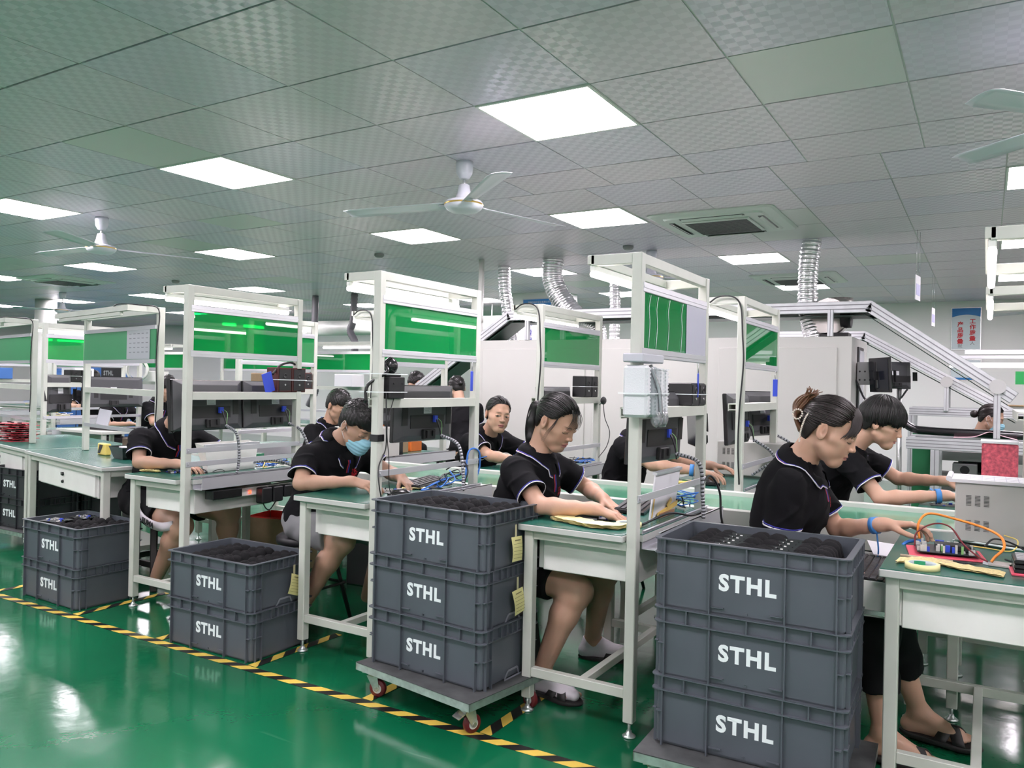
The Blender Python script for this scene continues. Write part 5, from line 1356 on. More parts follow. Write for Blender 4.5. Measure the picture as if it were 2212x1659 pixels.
bgman('worker seen from behind with a pale hair slide, left of the masked man', -5.55, 6.60, 1.20, 1.4, 'pulled', sd=14)
bgman('standing worker behind the one with the hair slide, head cut by a shelf', -5.9, 7.6, 1.30, 1.2, 'short', sd=15)
bgman('worker at left behind the bench frame, turned away beside the monitor', -8.6, 5.6, 1.10, .2, 'short', sd=16)
bgman('worker whose black hair shows under the sloping belt left of the staring woman', -4.50, 6.45, 1.25, 2.6, 'pulled', sd=17)
bgman('worker bending at the far bench, one elbow showing below the twin monitors', -4.40, 4.68, 1.10, 0.0, 'short', sd=18)
# ================================================================= OVEN, DUCTS, RETURN CONVEYORS
t = empty('soldering_oven', 'large white enclosed oven machine with flat doors behind the far benches', 'machine', (-2.76, 6.95, 0))
mb = MB(); mb.bb(-1.81, 1.81, 0, .93, .06, 1.75, 0, .004); part('enclosure', mb, [oven_m], t)
for a, b_ in ((-1.76, -.58), (-.50, .60), (.72, 1.70)):
    mb = MB(); mb.bb(a, b_, -.014, .004, .12, 1.66, 0, .004); d = part('door_panel', mb, oven_m, t)
    if a > .5: mb = MB(); mb.bb(.56, .585, -.02, -.01, .99, 1.10); part('handle', mb, blackg_m, t)
mb = MB(); mb.bb(1.81, 1.822, .30, .62, .95, 1.68, 0); mb.bb(1.815, 1.83, .33, .59, .98, 1.65, 1); part('side_window', mb, [black_m, mat('grey side glass', (.5, .5, .55), .1)], t)
mb = MB(); mb.bb(1.82, 1.98, .25, .42, 1.36, 1.55); 
for i in range(3):
    for j in range(2): mb.cyl((1.84+.04*i, .249, 1.40+.07*j), (1.84+.04*i, .246, 1.40+.07*j), .008, n=10, mi=1)
part('switch_box', mb, [grey_m, black_m], t)
for xx in (-1.7, 1.7):
    mb = MB(); mb.bb(xx-.05, xx+.05, .1, .2, 0, .06); part('foot', mb, black_m, t)
monitor('small black monitor on an arm at the right side of the oven, facing right', -.66, 7.15, 1.33, .30, .22, rz=-.9, cable=False, group='monitors by the oven')
monitor('thin edge-on black monitor beside the oven control box', -.74, 7.05, 1.30, .34, .28, rz=.55, cable=False, group='monitors by the oven')
mb = MB(); mb.tube(smooth_curve([(-.95, 7.2, 1.40), (-.85, 7.15, 1.22), (-.72, 7.1, 1.28), (-.62, 7.1, 1.24), (-.55, 7.1, 1.33)], 6), .008, 6); tag(part('cable', mb, black_m), 'black cables drooping under the monitors beside the oven', 'cable')
mb = MB(); mb.tube(smooth_curve([(-.60, 7.2, 0), (-.62, 7.2, 1.33)], 2), .02, 8); tag(part('monitor_pole', mb, steel_m), 'pole carrying the monitors beside the oven', 'pole')
def duct(label, pts, r):
    P = smooth_curve(pts, 26); mb = MB(); g = random.Random(len(P)); rr = [r*(1+.075*math.cos(i*2.1))+g.uniform(-.003, .003) for i in range(len(P))]
    mb.tube(P, rr, 22, cap=False); o = part('foil_duct', mb, foil_m); tag(o, label, 'duct', 'crinkled foil ducts hanging from the ceiling'); return o
duct('rightmost crinkled foil duct from the ceiling down to the oven top', [(-1.34, 7.3, 2.63), (-1.37, 7.3, 2.3), (-1.36, 7.3, 2.0), (-1.30, 7.28, 1.74)], .082)
duct('widest crinkled foil duct, bending right behind the green panel', [(-3.90, 7.3, 2.63), (-3.90, 7.3, 2.38), (-3.78, 7.3, 2.17), (-3.60, 7.3, 1.98), (-3.42, 7.3, 1.88), (-3.38, 7.3, 1.74)], .105)
duct('leftmost straight foil duct beside the ceiling pipe', [(-4.63, 7.5, 2.63), (-4.60, 7.5, 2.3), (-4.52, 7.5, 1.95), (-4.46, 7.5, 1.74)], .068)
duct('small distant foil duct between the two tall right posts', [(-3.73, 8.5, 2.63), (-3.73, 8.5, 2.5), (-3.72, 8.5, 2.2), (-3.72, 8.5, 1.8)], .062)
t = empty('exhaust_blower', 'stainless drum blower standing on the oven beside the right foil duct', 'blower', (-1.12, 7.30, 1.75))
mb = MB(); mb.cyl((-.06, -.08, .19), (-.06, .10, .19), .155, n=28); part('drum', mb, mat('stainless drum', (.45, .42, .40), .25, metal=.8), t)
mb = MB(); mb.cyl((.04, -.05, .18), (.12, -.05, .18), .09, n=20); mb.bb(-.12, .1, -.08, .1, 0, .05); part('motor', mb, black_m, t)
mb = MB(); mb.cyl((.0, .1, .27), (.0, .1, .36), .11, n=24); part('outlet', mb, mat('stainless drum', (.45, .42, .40), .25, metal=.8), t)
def profile_belt(label, y, pts, w=.36, th=.095, ends=()):
    t = empty('return_conveyor', label, 'conveyor', (0, y, 0), group='raised return conveyors')
    P = [np.array((a, 0, b)) for a, b in pts]
    for yy, nm in ((0, 'side_rail'), (w, 'side_rail')):
        mb = MB()
        for a, b in zip(P[:-1], P[1:]):
            o = np.array((0, yy, 0)); u = nrm(np.cross(nrm(b-a), (0, -1, 0))); u = u if u[2] > 0 else -u
            mb.bar(a+o-u*th/2, b+o-u*th/2, .035, th, 0, up=u, ch=.004)
            mb.bar(a+o-u*th*.32+np.array((0, -.0185, 0)), b+o-u*th*.32+np.array((0, -.0185, 0)), .002, .008, 1, up=u); mb.bar(a+o-u*th*.68+np.array((0, -.0185, 0)), b+o-u*th*.68+np.array((0, -.0185, 0)), .002, .008, 1, up=u)
        part(nm, mb, [alub_m, mat('profile groove', (.25, .25, .27), .5, metal=.3)], t)
    mb = MB()
    for a, b in zip(P[:-1], P[1:]):
        u = nrm(np.cross(nrm(b-a), (0, -1, 0))); u = u if u[2] > 0 else -u; o = np.array((0, w/2, 0))
        mb.bar(a+o-u*.03, b+o-u*.03, w-.04, .006, 0, up=u); mb.bar(a+o-u*(th+.02), b+o-u*(th+.02), w-.05, .006, 0, up=u)
    part('belt', mb, greenbelt_m, t)
    for x, z0, z1 in ends:
        for yy in (-.02, w+.02):
            mb = MB(); mb.bb(x-.022, x+.022, yy-.02, yy+.02, z0, z1, 0, .003); mb.bb(x-.002, x+.002, yy-.022, yy+.022, z0, z1, 1); part('support_post', mb, [alub_m, mat('profile groove', (.25, .25, .27), .5, metal=.3)], t)
            if z1 > 1.9: continue
            mb = MB(); mb.lathe([(0, .004), (.056, .004), (.056, -.004), (0, -.004)], 22, (x, yy-.028, z1), R=rotm(math.pi/2), smooth=False); mb.cyl((x, yy-.034, z1), (x, yy-.026, z1), .014, n=10); part('pivot_plate', mb, mat('matte bracket', (.5, .5, .49), .5, metal=.3), t)
    return t
profile_belt('nearer return conveyor passing over the oven and sloping down to both sides', 6.98, [(-5.42, 1.28), (-4.25, 2.05), (-.81, 2.037), (.20, 1.315)], ends=((.065, .97, 1.36), (-1.12, 1.75, 1.97), (-4.0, 1.75, 1.97)))
profile_belt('farther return conveyor sloping down right behind the nearer one', 9.3, [(-2.5, 1.97), (-1.138, 1.957), (.30, 1.12)], ends=((-.36, 1.12, 1.42),))
def proframe(label, x0, x1, y0, y1, z, posts, y_lo=0.0):
    t = empty('aluminium_frame', label, 'frame', (x0, y0, 0), group='aluminium profile frames at right')
    for yy in (0, y1-y0):
        mb = MB(); mb.bb(0, x1-x0, yy-.022, yy+.022, z-.09, z, 0, .003)
        for k in (.02, .045, .07): mb.bb(0, x1-x0, yy-.0235, yy-.022, z-k-.003, z-k+.003, 1)
        part('beam', mb, [alub_m, mat('profile groove', (.25, .25, .27), .5, metal=.3)], t)
    mb = MB(); mb.bb(-.0, .04, 0, y1-y0, z-.08, z-.01); mb.bb(x1-x0-.04, x1-x0, 0, y1-y0, z-.08, z-.01); part('cross_beam', mb, alub_m, t)
    for x in posts:
        for yy in (0, y1-y0): mb = MB(); mb.bb(x-x0-.03, x-x0+.03, yy-.02, yy+.02, 0, z-.09, 0, .003); mb.bb(x-x0-.003, x-x0+.003, yy-.0215, yy-.02, 0, z-.09, 1); part('post', mb, [alub_m, mat('profile groove', (.25, .25, .27), .5, metal=.3)], t)
    return t
proframe('aluminium profile frame under the foot of the nearer sloping conveyor', -.54, 1.2, 6.95, 7.4, .955, (-.34, .6))
proframe('farther aluminium profile frame behind the one with papers', -.70, 1.2, 9.3, 9.7, 1.155, (-.68, .5))
t = empty('roller_machine', 'grey conveyor machine bed with motors under the aluminium frame at right', 'machine', (.2, 7.7, 0))
mb = MB(); mb.bb(-.6, 1.0, -.1, .3, .74, .82, 0, .004); part('bed', mb, grey_m, t)
mb = MB(); mb.bb(-.6, 1.0, -.12, .3, .45, .62, 0, .004); part('lower_housing', mb, mat('dark housing', (.16, .17, .16), .5), t)
for x in (-.35, -.12):
    mb = MB(); mb.bb(x-.09, x+.09, -.12, .05, .62, .72, 0, .006); mb.cyl((x, -.121, .67), (x, -.126, .67), .035, n=18, mi=1); part('motor_block', mb, [grey_m, black_m], t)
mb = MB(); mb.bb(-.75, -.6, 0, .3, 0, .95); part('side_column', mb, mat('green machine panel', (.03, .25, .1), .5), t)
mb = MB(); mb.tube(smooth_curve([(-.62, 7.15, 1.10), (-.52, 7.15, 1.02), (-.40, 7.15, 1.0), (.0, 7.15, .995), (.45, 7.15, .99)], 6), [.02]+[.032]*24, 12)
o = part('padded_roll', mb, blackg_m); tag(o, 'long black padded roll lying on the aluminium frame', 'roll')
mb = MB(); P_ = smooth_curve([(-.22, 7.0, .962), (-.08, 7.0, .975), (.02, 7.0, 1.015), (.10, 7.0, .99), (.2, 7.0, .965)], 6); vs_ = []
for p in P_: vs_ += [p+np.array((0, -.03, 0)), p+np.array((0, .2, 0))]
mb.add(vs_, [(2*i, 2*i+1, 2*i+3, 2*i+2) for i in range(len(P_)-1)]); o = part('paper_sheets', mb, pink_m); tag(o, 'curled pinkish paper sheets on the aluminium frame at right', 'paper')
t = empty('lamp_frame', 'distant aluminium lamp frame with lit tube in front of the lower poster', 'frame', (0, 8.7, 0))
mb = MB(); mb.bb(-.37, 1.6, 0, .04, 1.635, 1.665, 0, .003); mb.bb(-.20, 1.6, .3, .34, 1.69, 1.735, 0, .003); part('beam', mb, alub_m, t)
lamp_parts(t, .02, -.32, .6, 1.60, True, 'x')
mb = MB(); mb.bb(.22, 1.5, .02, .03, 1.40, 1.52); part('acrylic_panel', mb, green_panel, t)
for x in (1.2,):
    for y_ in (.02, .32): mb = MB(); mb.bb(x-.02, x+.02, y_-.02, y_+.02, 0, 1.70, 0, .003); part('post', mb, alub_m, t)
mb = MB(); mb.bb(.05, 1.3, 10.6, 11.1, 0, 1.17, 0, .01); mb.bb(.04, 1.31, 10.59, 11.1, 1.17, 1.185, 1); o = part('cabinet', mb, [beige_m, card_m]); tag(o, 'pale cabinet with brown top behind the masked woman at right', 'cabinet')
# wall things
def poster(label, x0, x1, y, z0, z1, kind):
    t = empty('poster', label, 'poster', ((x0+x1)/2, y, (z0+z1)/2)); w_, h_ = x1-x0, z1-z0; pb = mat('poster blue', (.01, .20, .55), .4); pl = mat('poster pale blue', (.72, .80, .84), .5)
    mb = MB(); mb.bb(-w_/2, w_/2, -.006, 0, -h_/2, h_/2, 0); mb.bb(-w_/2-.01, w_/2+.01, -.004, .004, -h_/2-.01, h_/2+.01, 1); part('board', mb, [pl, steel_m], t)
    if kind == 'word':
        mb = MB(); n = 12; vs = [(-w_/2, -.007, h_/2)]
        top = [(-w_/2+w_*i/n, -.007, h_/2) for i in range(n+1)]; bot = [(-w_/2+w_*i/n, -.007, h_/2-.09-.05*(1-math.sin(math.pi*i/n*.8+.3))) for i in range(n+1)]
        mb.add(top+bot, [(i, n+1+i, n+2+i, i+1) for i in range(n)]); part('header', mb, pb, t)
        red = mat('poster red', (.65, .02, .03), .5)
        for j, (s_, x, z) in enumerate((('\u5de5\u4f5c\u8d28\u91cf', .08, .10), ('\u4ea7\u54c1\u8d28\u91cf', -.07, .06))):
            for i, c_ in enumerate(s_): text('lettering', c_, .076, red, t, (x, -.008, z-.080*i), (math.pi/2, 0, 0), bold=.0022, label='red Chinese character')
        text('lettering', '\u4eba', .06, ink_m, t, (.08, -.008, -.205), (math.pi/2, 0, 0)); text('lettering', '\u5c31', .06, ink_m, t, (-.07, -.008, -.245), (math.pi/2, 0, 0))
    if kind == 'arrow':
        mb = MB(); mb.bb(-w_/2, w_/2, -.008, -.006, -h_/2, -h_/2+.03); part('footer', mb, pb, t)
        mb = MB(); mb.bb(.06, .09, -.008, -.006, -.06, .06, 0); mb.bb(.045, .105, -.008, -.006, .05, .07, 0); mb.bb(-.12, .06, -.008, -.006, .03, .036, 1); mb.bb(-.12, .03, -.008, -.006, -.01, -.004, 1); mb.bb(-.05, -.044, -.008, -.006, -.05, .08, 2); mb.bb(.0, .006, -.008, -.006, -.05, .08, 2)
        part('route_marks', mb, [mat('arrow yellow', (.8, .6, .1), .5), mat('route green', (.35, .6, .15), .5), mat('route pink', (.8, .4, .35), .5)], t)
    return t
poster('tall poster with red Chinese characters and blue top on the back wall', -.45, -.10, 12.89, 1.93, 2.51, 'word')
poster('lower poster with yellow arrow route plan on the back wall', -.45, -.09, 12.89, 1.50, 1.78, 'arrow')
mb = MB(); mb.bb(-6.1, -5.1, 9.85, 10.3, 0, CEIL); struct('wall_pillar', mb, wall_m)
t = empty('sign_board', 'blue framed sign board high behind the left foil ducts', 'sign', (-5.50, 9.84, 2.40))
mb = MB(); mb.bb(-.24, .24, -.012, 0, -.15, .13, 1); mb.bb(-.225, .225, -.015, -.01, .03, .115, 0); part('board', mb, [mat('poster blue', (.01, .20, .55), .4), paper_m], t)
text('lettering', '\u6df1\u5733\u5e02\u521b\u4e2d\u5b9e\u4e1a\u6709\u9650\u516c\u53f8', .032, white_m, t, (.03, -.017, .07), (math.pi/2, 0, 0))
t = empty('sign_board', 'white notice with blue Chinese characters standing behind the oven top', 'sign', (-4.70, 8.2, 1.93))
mb = MB(); mb.bb(-.13, .16, -.005, .005, -.18, .14); part('board', mb, paper_m, t); mb = MB(); mb.cyl((0, .02, -1.93), (0, .02, .1), .015, n=10); part('stand_pole', mb, steel_m, t)
for i, c_ in enumerate('\u4e0d\u8981\u7528'): text('lettering', c_, .075, mat('notice blue', (.02, .03, .35), .5), t, (.02, -.008, .075-.09*i), (math.pi/2, 0, 0))
for x, y, z, lb in ((-.50, 7.2, 2.15, 'nearer white hanging sign on threads below the ceiling at right'), (-.535, 10.0, 2.15, 'farther small hanging sign on threads below the ceiling at right')):
    t = empty('hanging_sign', lb, 'sign', (x, y, z), math.radians(83), 'hanging signs at right')
    mb = MB(); mb.bb(-.09, .09, -.003, .003, -.10, .10, 0); mb.bb(-.07, .07, -.0045, .0045, -.06, .03, 1); part('card', mb, [paper_m, mat('pale violet print', (.45, .45, .7), .6)], t)
    mb = MB(); 
    for s in (-.06, .06): mb.cyl((s, 0, .10), (s, 0, CEIL-z), .0015, n=5)
    part('thread', mb, steel_m, t)
# ceiling pipe, pillar
mb = MB(); mb.cyl((-4.63, 7.05, 0), (-4.63, 7.05, CEIL), .030, n=16); mb.cyl((-4.63, 7.05, 1.95), (-4.63, 7.05, 2.02), .036, n=16); o = part('pipe', mb, frame2_m); tag(o, 'vertical white pipe running up to the ceiling beside the foil duct', 'pipe')
mb = MB(); mb.cyl((-3.34, 8.6, 0), (-3.34, 8.6, CEIL), .04, n=16); o = part('pipe', mb, frame2_m); tag(o, 'small white pipe in the distance just left of the tallest bench post', 'pipe')
mb = MB(); mb.cyl((-14.22, 7.75, 0), (-14.22, 7.75, CEIL), .17, n=28); struct('wall_column', mb, frame2_m)
mb = MB(); mb.cyl((-12.5, 11.0, 2.28), (-6.5, 11.0, 2.28), .14, n=20)
for x in (-12, -10, -8, -7): mb.cyl((x, 11.0, 2.3), (x, 11.0, CEIL-.003), .01, n=6)
if 1: o = part('air_pipe', mb, frame2_m); tag(o, 'thick white horizontal air pipe under the ceiling far back', 'pipe')
for i, (x, y, z0, z1) in enumerate(((-8.2, 9.0, 2.2, 1.45), (-7.0, 8.2, 1.45, .95), (-9.0, 9.0, 1.4, .9))):
    mb = MB(); P_ = smooth_curve([(x+.02, y, CEIL-.003), (x, y, z0), (x-.05, y, z0-.15), (x+.06, y, (z0+z1)/2), (x-.08, y, z1)], 16); mb.tube(P_, [.05*(1+.12*(k % 2)) for k in range(len(P_))], 12, cap=False)
    o = part('hose', mb, mat('dark corrugated hose', (.10, .10, .11), .45)); tag(o, ['corrugated dark hose hanging beneath the white air pipe', 'corrugated dark hose between the wooden speakers and the masked man', 'corrugated grey hose in the far left background'][i], 'hose', 'corrugated extraction hoses')
# ================================================================= FANS
def fan(label, x, y, angs, L=.70, zb=2.36, m2=None):
    t = empty('ceiling_fan', label, 'ceiling fan', (x, y, zb), group='white ceiling fans')
    top = CEIL-zb
    mb = MB(); mb.lathe([(0, top), (.05, top), (.052, top-.02), (.047, top-.07), (.030, top-.10), (.012, top-.105), (0, top-.105)], 28); part('canopy', mb, fan_m, t)
    mb = MB(); mb.cyl((0, 0, .09), (0, 0, top-.09), .009, n=12); part('down_rod', mb, steel_m, t)
    mb = MB(); mb.lathe([(.012, .125), (.032, .115), (.040, .07), (.052, .035), (.060, .028), (.0, .028)], 28); part('rod_cup', mb, fan_m, t)
    mb = MB(); mb.lathe([(0, .032), (.06, .03), (.105, .020), (.115, .008), (.115, -.010), (.105, -.025), (.085, -.040), (.04, -.048), (0, -.05)], 36); mo = part('motor_housing', mb, fan_m, t)
    mb = MB(); mb.lathe([(.1155, .004), (.118, .0), (.1155, -.006)], 36); part('brass_band', mb, gold_m, mo, label='brass coloured ring')
    for a in angs:
        a = math.radians(a); R = rotm(0, 0, a); mb = MB(); n = 12; vs = []; fs = []
        for i in range(n+1):
            u = i/n; r_ = .12+(L-.12)*u; w_ = (.045+.022*u)*(1-.5*max(0, u-.93)/.07*.35); tw = .24-.10*u; dz = -.010*u
            for j in range(5):
                v = -1+j/2; vs.append(tuple(R@np.array((r_, v*w_*math.cos(tw), v*w_*math.sin(tw)+dz+.006*(1-v*v)))))
        for i in range(n):
            for j in range(4): q = i*5+j; fs.append((q, q+5, q+6, q+1))
        mb.add(vs, fs, 0, True); b = part('blade', mb, fan_m, t); so = b.modifiers.new('t', 'SOLIDIFY'); so.thickness = .0022
        mb = MB(); mb.box(tuple(R@np.array((.125, 0, .0))), (.07, .03, .006), 0, R); part('blade_arm', mb, fan_m, b)
    return t
fan('nearest ceiling fan with three blades, centre of the ceiling', -2.686, 3.884, (190, 318, 72), .80)
fan('ceiling fan near the left picture edge', -6.342, 3.896, (184, 304, 64), .80)
fan('ceiling fan at the right picture edge, only two blade ends showing', .36, 3.70, (229, 141, 5), .62)
fan('distant ceiling fan seen through the top of the tallest bench frame', -2.80, 7.24, (30, 150, 270), .55, 2.36)
fan('far ceiling fan at the right picture edge below the bright tubes', .55, 12.0, (30, 150, 270), .60, 2.36)
fan('small distant ceiling fan above the drawer desk frame', -12.70, 7.18, (20, 140, 260), .70, 2.33)
# ================================================================= AIR CONDITIONERS
def cassette(label, x, y, s=.95):
    t = empty('air_conditioner', label, 'air conditioner', (x, y, CEIL), group='ceiling air conditioner cassettes')
    mb = MB(); h = s/2
    
    def sq(hh, z, rad=.05): return [(cx*(hh-rad)+rad*math.cos(math.radians(a0+90*k/5)), cy*(hh-rad)+rad*math.sin(math.radians(a0+90*k/5)), z) for cx, cy, a0 in ((1, 1, 0), (-1, 1, 90), (-1, -1, 180), (1, -1, 270)) for k in range(6)]
    rings = [sq(h, -.0), sq(h, -.008), sq(h-.02, -.016), sq(h*.80, -.018), sq(h*.78, -.030)]; nn_ = 24
    mb.add([p for r_ in rings for p in r_], [(j*nn_+k, j*nn_+(k+1) % nn_, (j+1)*nn_+(k+1) % nn_, (j+1)*nn_+k) for j in range(4) for k in range(nn_)]); mb.add(sq(h*.78, -.030), [tuple(range(nn_))[::-1]])
    part('panel', mb, ac_m, t)
    mb = MB(); g_ = s*.27; mb.bb(-g_, g_, -g_, g_, -.044, -.030, 0, .004)
    gm = part('grille_frame', mb, ac_m, t); mb = MB()
    for k in range(17): y_ = -g_+.03+(2*g_-.06)*k/16; mb.bb(-g_+.02, g_-.02, y_-.006, y_+.006, -.047, -.0435)
    part('grille_slats', mb, mat('dark grille', (.04, .045, .045), .5), gm)
    mb = MB()
    for s1 in (-1, 1): mb.bb(-g_*.95, g_*.95, s1*h*.72-.022, s1*h*.72+.022, -.0325, -.0295); mb.bb(s1*h*.72-.022, s1*h*.72+.022, -g_*.95, g_*.95, -.0325, -.0295)
    part('air_slot', mb, mat('dark slot', (.03, .035, .035), .4), t)
    mb = MB()
    for s1 in (-1, 1): mb.box((0, s1*h*.72, -.036), (g_*1.8, .03, .003), 0, rotm(.5*s1)); mb.box((s1*h*.72, 0, -.036), (.03, g_*1.8, .003), 0, rotm(0, -.5*s1))
    part('louvre', mb, ac_m, t)
cassette('big square air conditioner cassette in the ceiling right of centre', -1.80, 6.20)
cassette('farther air conditioner cassette behind the right foil duct', -1.92, 9.70)
cassette('distant air conditioner cassette at the left side of the ceiling', -11.0, 6.25)
for i, (x, y) in enumerate(((-2.9, 6.9), (-5.4, 6.3), (-9.5, 6.9))):
    mb = MB(); mb.lathe([(0, 0), (.05, 0), (.05, -.02), (.035, -.035), (0, -.035)], 18, (x, y, CEIL)); o = part('smoke_detector', mb, grey_m); tag(o, ['small round detector on the ceiling above the right benches', 'small round detector on the ceiling above the middle benches', 'small round detector on the ceiling at left'][i], 'detector')

# ================================================================= THINGS ON THE FRAMES
def speakers(label, x, y, z, m_, w=.11, d=.10, h=.15, n=2, gap=.005, rz=0, grp='pairs of small speakers on the frame shelves'):
    t = empty('speaker_pair', label, 'speakers', (x, y, z), rz, grp)
    for k in range(n):
        yy = (k-(n-1)/2)*(w+gap); mb = MB(); mb.bb(-d/2, d/2, yy-w/2, yy+w/2, 0, h, 0, .004); c_ = part('cabinet', mb, m_, t)
        mb = MB(); mb.bb(d/2, d/2+.002, yy-w/2+.01, yy+w/2-.01, .01, h-.01); mb.lathe([(0, .001), (.010, .001), (.013, .004), (.016, .0)], 14, (d/2+.002, yy, h*.66), R=rotm(0, math.pi/2)); mb.cyl((d/2+.001, yy, h*.3), (d/2+.006, yy, h*.3), .006, n=10, mi=1); part('back_plate', mb, [black_m, steel_m], c_)
    tot = n*w+(n-1)*gap; mb = MB()
    for z_ in (h*.5,): mb.bb(d/2+.001, d/2+.004, -tot/2-.002, tot/2+.002, z_-.002, z_+.002); mb.bb(-d/2-.003, -d/2, -tot/2-.002, tot/2+.002, z_-.002, z_+.002); mb.bb(-d/2-.003, d/2+.004, -tot/2-.005, -tot/2-.001, z_-.002, z_+.002); mb.bb(-d/2-.003, d/2+.004, tot/2+.001, tot/2+.005, z_-.002, z_+.002)
    part('cable_tie', mb, white_m, t)
    return t
speakers('pair of dark red wooden speakers on the twin monitor shelf', XB[1]-.03, 3.50, 1.223, wood_m, w=.112)
speakers('pair of black speakers on the far shelf above the ponytail woman', XB[2]-.05, 5.03, 1.223, black_m, w=.10, h=.145)
speakers('second pair of dark red wooden speakers, right of the larger one and farther back', -5.02, 4.86, 1.223, wood_m, w=.10, h=.14)
speakers('small black speaker box strapped on the shelf right of the packing foam', XB[3]-.04, 3.46, 1.223, black_m, w=.10, h=.10, d=.12, n=2)
speakers('small black speakers far behind on a shelf left of the twin monitor bench', -8.35, 4.9, 1.224, black_m, n=2, w=.13, h=.13, rz=.2)
# black camera like box strapped to the masked man's post
t = empty('adapter_box', 'black box with cables strapped to the post beside the masked man', 'box', (XB[2]+.0, PY+.085, 1.223), 0)
mb = MB(); mb.bb(-.06, .04, -.05, .06, 0, .10, 0, .004); mb.bb(-.055, .02, -.05, .055, .10, .118, 0, .003); part('body', mb, black_m, t)
mb = MB()
for a, b_ in ((-.02, .03), (.03, .03), (-.02, .07), (.04, .07)): mb.cyl((.04, a, b_), (.043, a, b_), .005, n=8)
part('screw', mb, mon2_m, t)
mb = MB(); 
for z_ in (.03, .112): mb.bb(.043, .046, -.13, .07, z_-.002, z_+.002); mb.bb(-.07, .046, -.132, -.128, z_-.002, z_+.002)
part('cable_tie', mb, white_m, t)
mb = MB(); r3 = random.Random(1)
mb.sph((.01, -.01, .15), (.035, .03, .04), 7); mb.tube(smooth_curve([(.02, -.02, .19), (.0, -.04, .16), (.03, -.06, .12), (-.03, -.12, .06), (-.03, -.13, -.02)], 6), .008, 7)
part('cable_bundle', mb, blackg_m, t)
def cable(label, pts, r=.003, m_=None, grp='loose cables on the benches', n=6):
    mb = MB(); mb.tube(smooth_curve(pts, 8), r, n); o = part('cable', mb, m_ or black_m); tag(o, label, 'cable', grp); return o
xq = XB[2]+.024
cable('black cable running down the post of the masked man\'s bench', [(xq, 2.80, 1.25), (xq+.012, 2.79, 1.12), (xq+.004, 2.80, 1.0), (xq+.0, 2.76, .92), (xq+.02, 2.74, .84), (xq+.005, 2.78, .76)])
cable('second thin black cable drooping from the box to the tray of the masked man', [(xq, 2.86, 1.24), (xq+.01, 2.80, 1.10), (xq+.015, 2.81, .95), (xq+.01, 2.83, .80), (xq+.03, 2.90, .765)], .0022)
t = empty('clamp_strap', 'black strap wrapped round the post beside the masked man\'s eyes', 'strap', (XB[2], PY, 1.045)); mb = MB(); mb.bb(-.024, .024, -.024, .024, -.016, .016, 0, .002); part('strap', mb, blackg_m, t)
for i, (x, y) in enumerate(((XB[2]+.02, 3.50), (XB[3]+.02, 3.44), (XB[3]+.0, 5.02))):
    t = empty('blue_tag', ['blue tag hanging from the green panel of the masked man\'s bench', 'blue tag hanging beside the packing foam bench panel', 'thin blue tag hanging from the far right bench panel'][i], 'tag', (x, y, 1.41), .25 if i < 2 else 1.2, 'blue plastic tags hanging from panel rails')
    mb = MB(); mb.bb(-.003, .003, -.016, .016, -.15, -.045, 0, .002); part('tag_plate', mb, bluetag_m, t); mb = MB(); mb.tube([(0, 0, .005), (0, .004, -.02), (0, 0, -.045)], .002, 6); part('hook', mb, steel_m, t)
t = empty('blue_card', 'large blue card standing left of the wooden speakers', 'card', (XB[1]+.0, 3.33, 1.225)); mb = MB(); mb.box((0, 0, .055), (.003, .075, .12), 0, rotm(.3, 0, 0)); part('card', mb, bluetag_m, t)
cable('thick black power lead looping above the wooden speakers', [(XB[1]+.0, 3.36, 1.33), (XB[1]+.0, 3.42, 1.385), (XB[1]+.0, 3.50, 1.405), (XB[1]+.0, 3.55, 1.39), (XB[1], 3.56, 1.37)], .007)
# packing foam bundle tied to bench-3 post
t = empty('packing_foam', 'bundle of white and grey foam sheets in clear plastic tied to the post', 'packing', (XB[3]+.035, PY-.01, 1.19))
foamg_m = mat('grey foam sheet', (.42, .46, .48), .8, bump=.8, bscale=150)
for i in range(4): 
    mb = MB(); y_ = -.075+.052*i+(.03 if i else 0); mb.bb(-.055, .04, y_, y_+.040, .0, .19-.004*i, 0, .010)
    for q in range(13): mb.bb(.038, .0415, y_+.006, y_+.034, .012+.0135*q, .0185+.0135*q)
    part('foam_sheet', mb, foamg_m if i in (1,) else foamwrap_m, t)
mb = MB(); 
for k in range(3): mb.sph((.03, .07+.035*k-.02, -.005), (.022, .020, .035), 7)
mb.tube(smooth_curve([(.03, -.02, .19), (.05, .02, .1), (.045, .06, .0)], 5), .008, 6); part('plastic_bag', mb, clear_m, t)
mb = MB(); mb.bb(.046, .049, -.085, .135, .085, .089); mb.bb(-.066, .049, -.088, -.084, .085, .089); part('cable_tie', mb, white_m, t)
mb = MB(); mb.bb(-.05, .03, -.09, .12, .20, .232, 0, .004); part('foam_strip', mb, mat('pale foam strip', (.52, .53, .58), .6), t)
t = empty('webcam', 'round black disc camera on the far shelf post above the ponytail woman', 'camera', (XB[2]+.06, 5.1, 1.20)); mb = MB(); mb.sph((0, 0, 0), (.012, .045, .028), 9); part('head', mb, black_m, t); mb = MB(); mb.tube([(-.04, .02, -.03), (-.02, .01, -.02), (0, 0, 0)], .004, 6); part('arm', mb, steel_m, t)
cable('black cable hanging down the far post right of the ponytail woman', [(XB[2]+.05, 5.12, 1.19), (XB[2]+.05, 5.15, 1.08), (XB[2]+.08, 5.17, .98), (XB[2]+.07, 5.15, .88), (XB[2]+.03, 5.1, .80)])
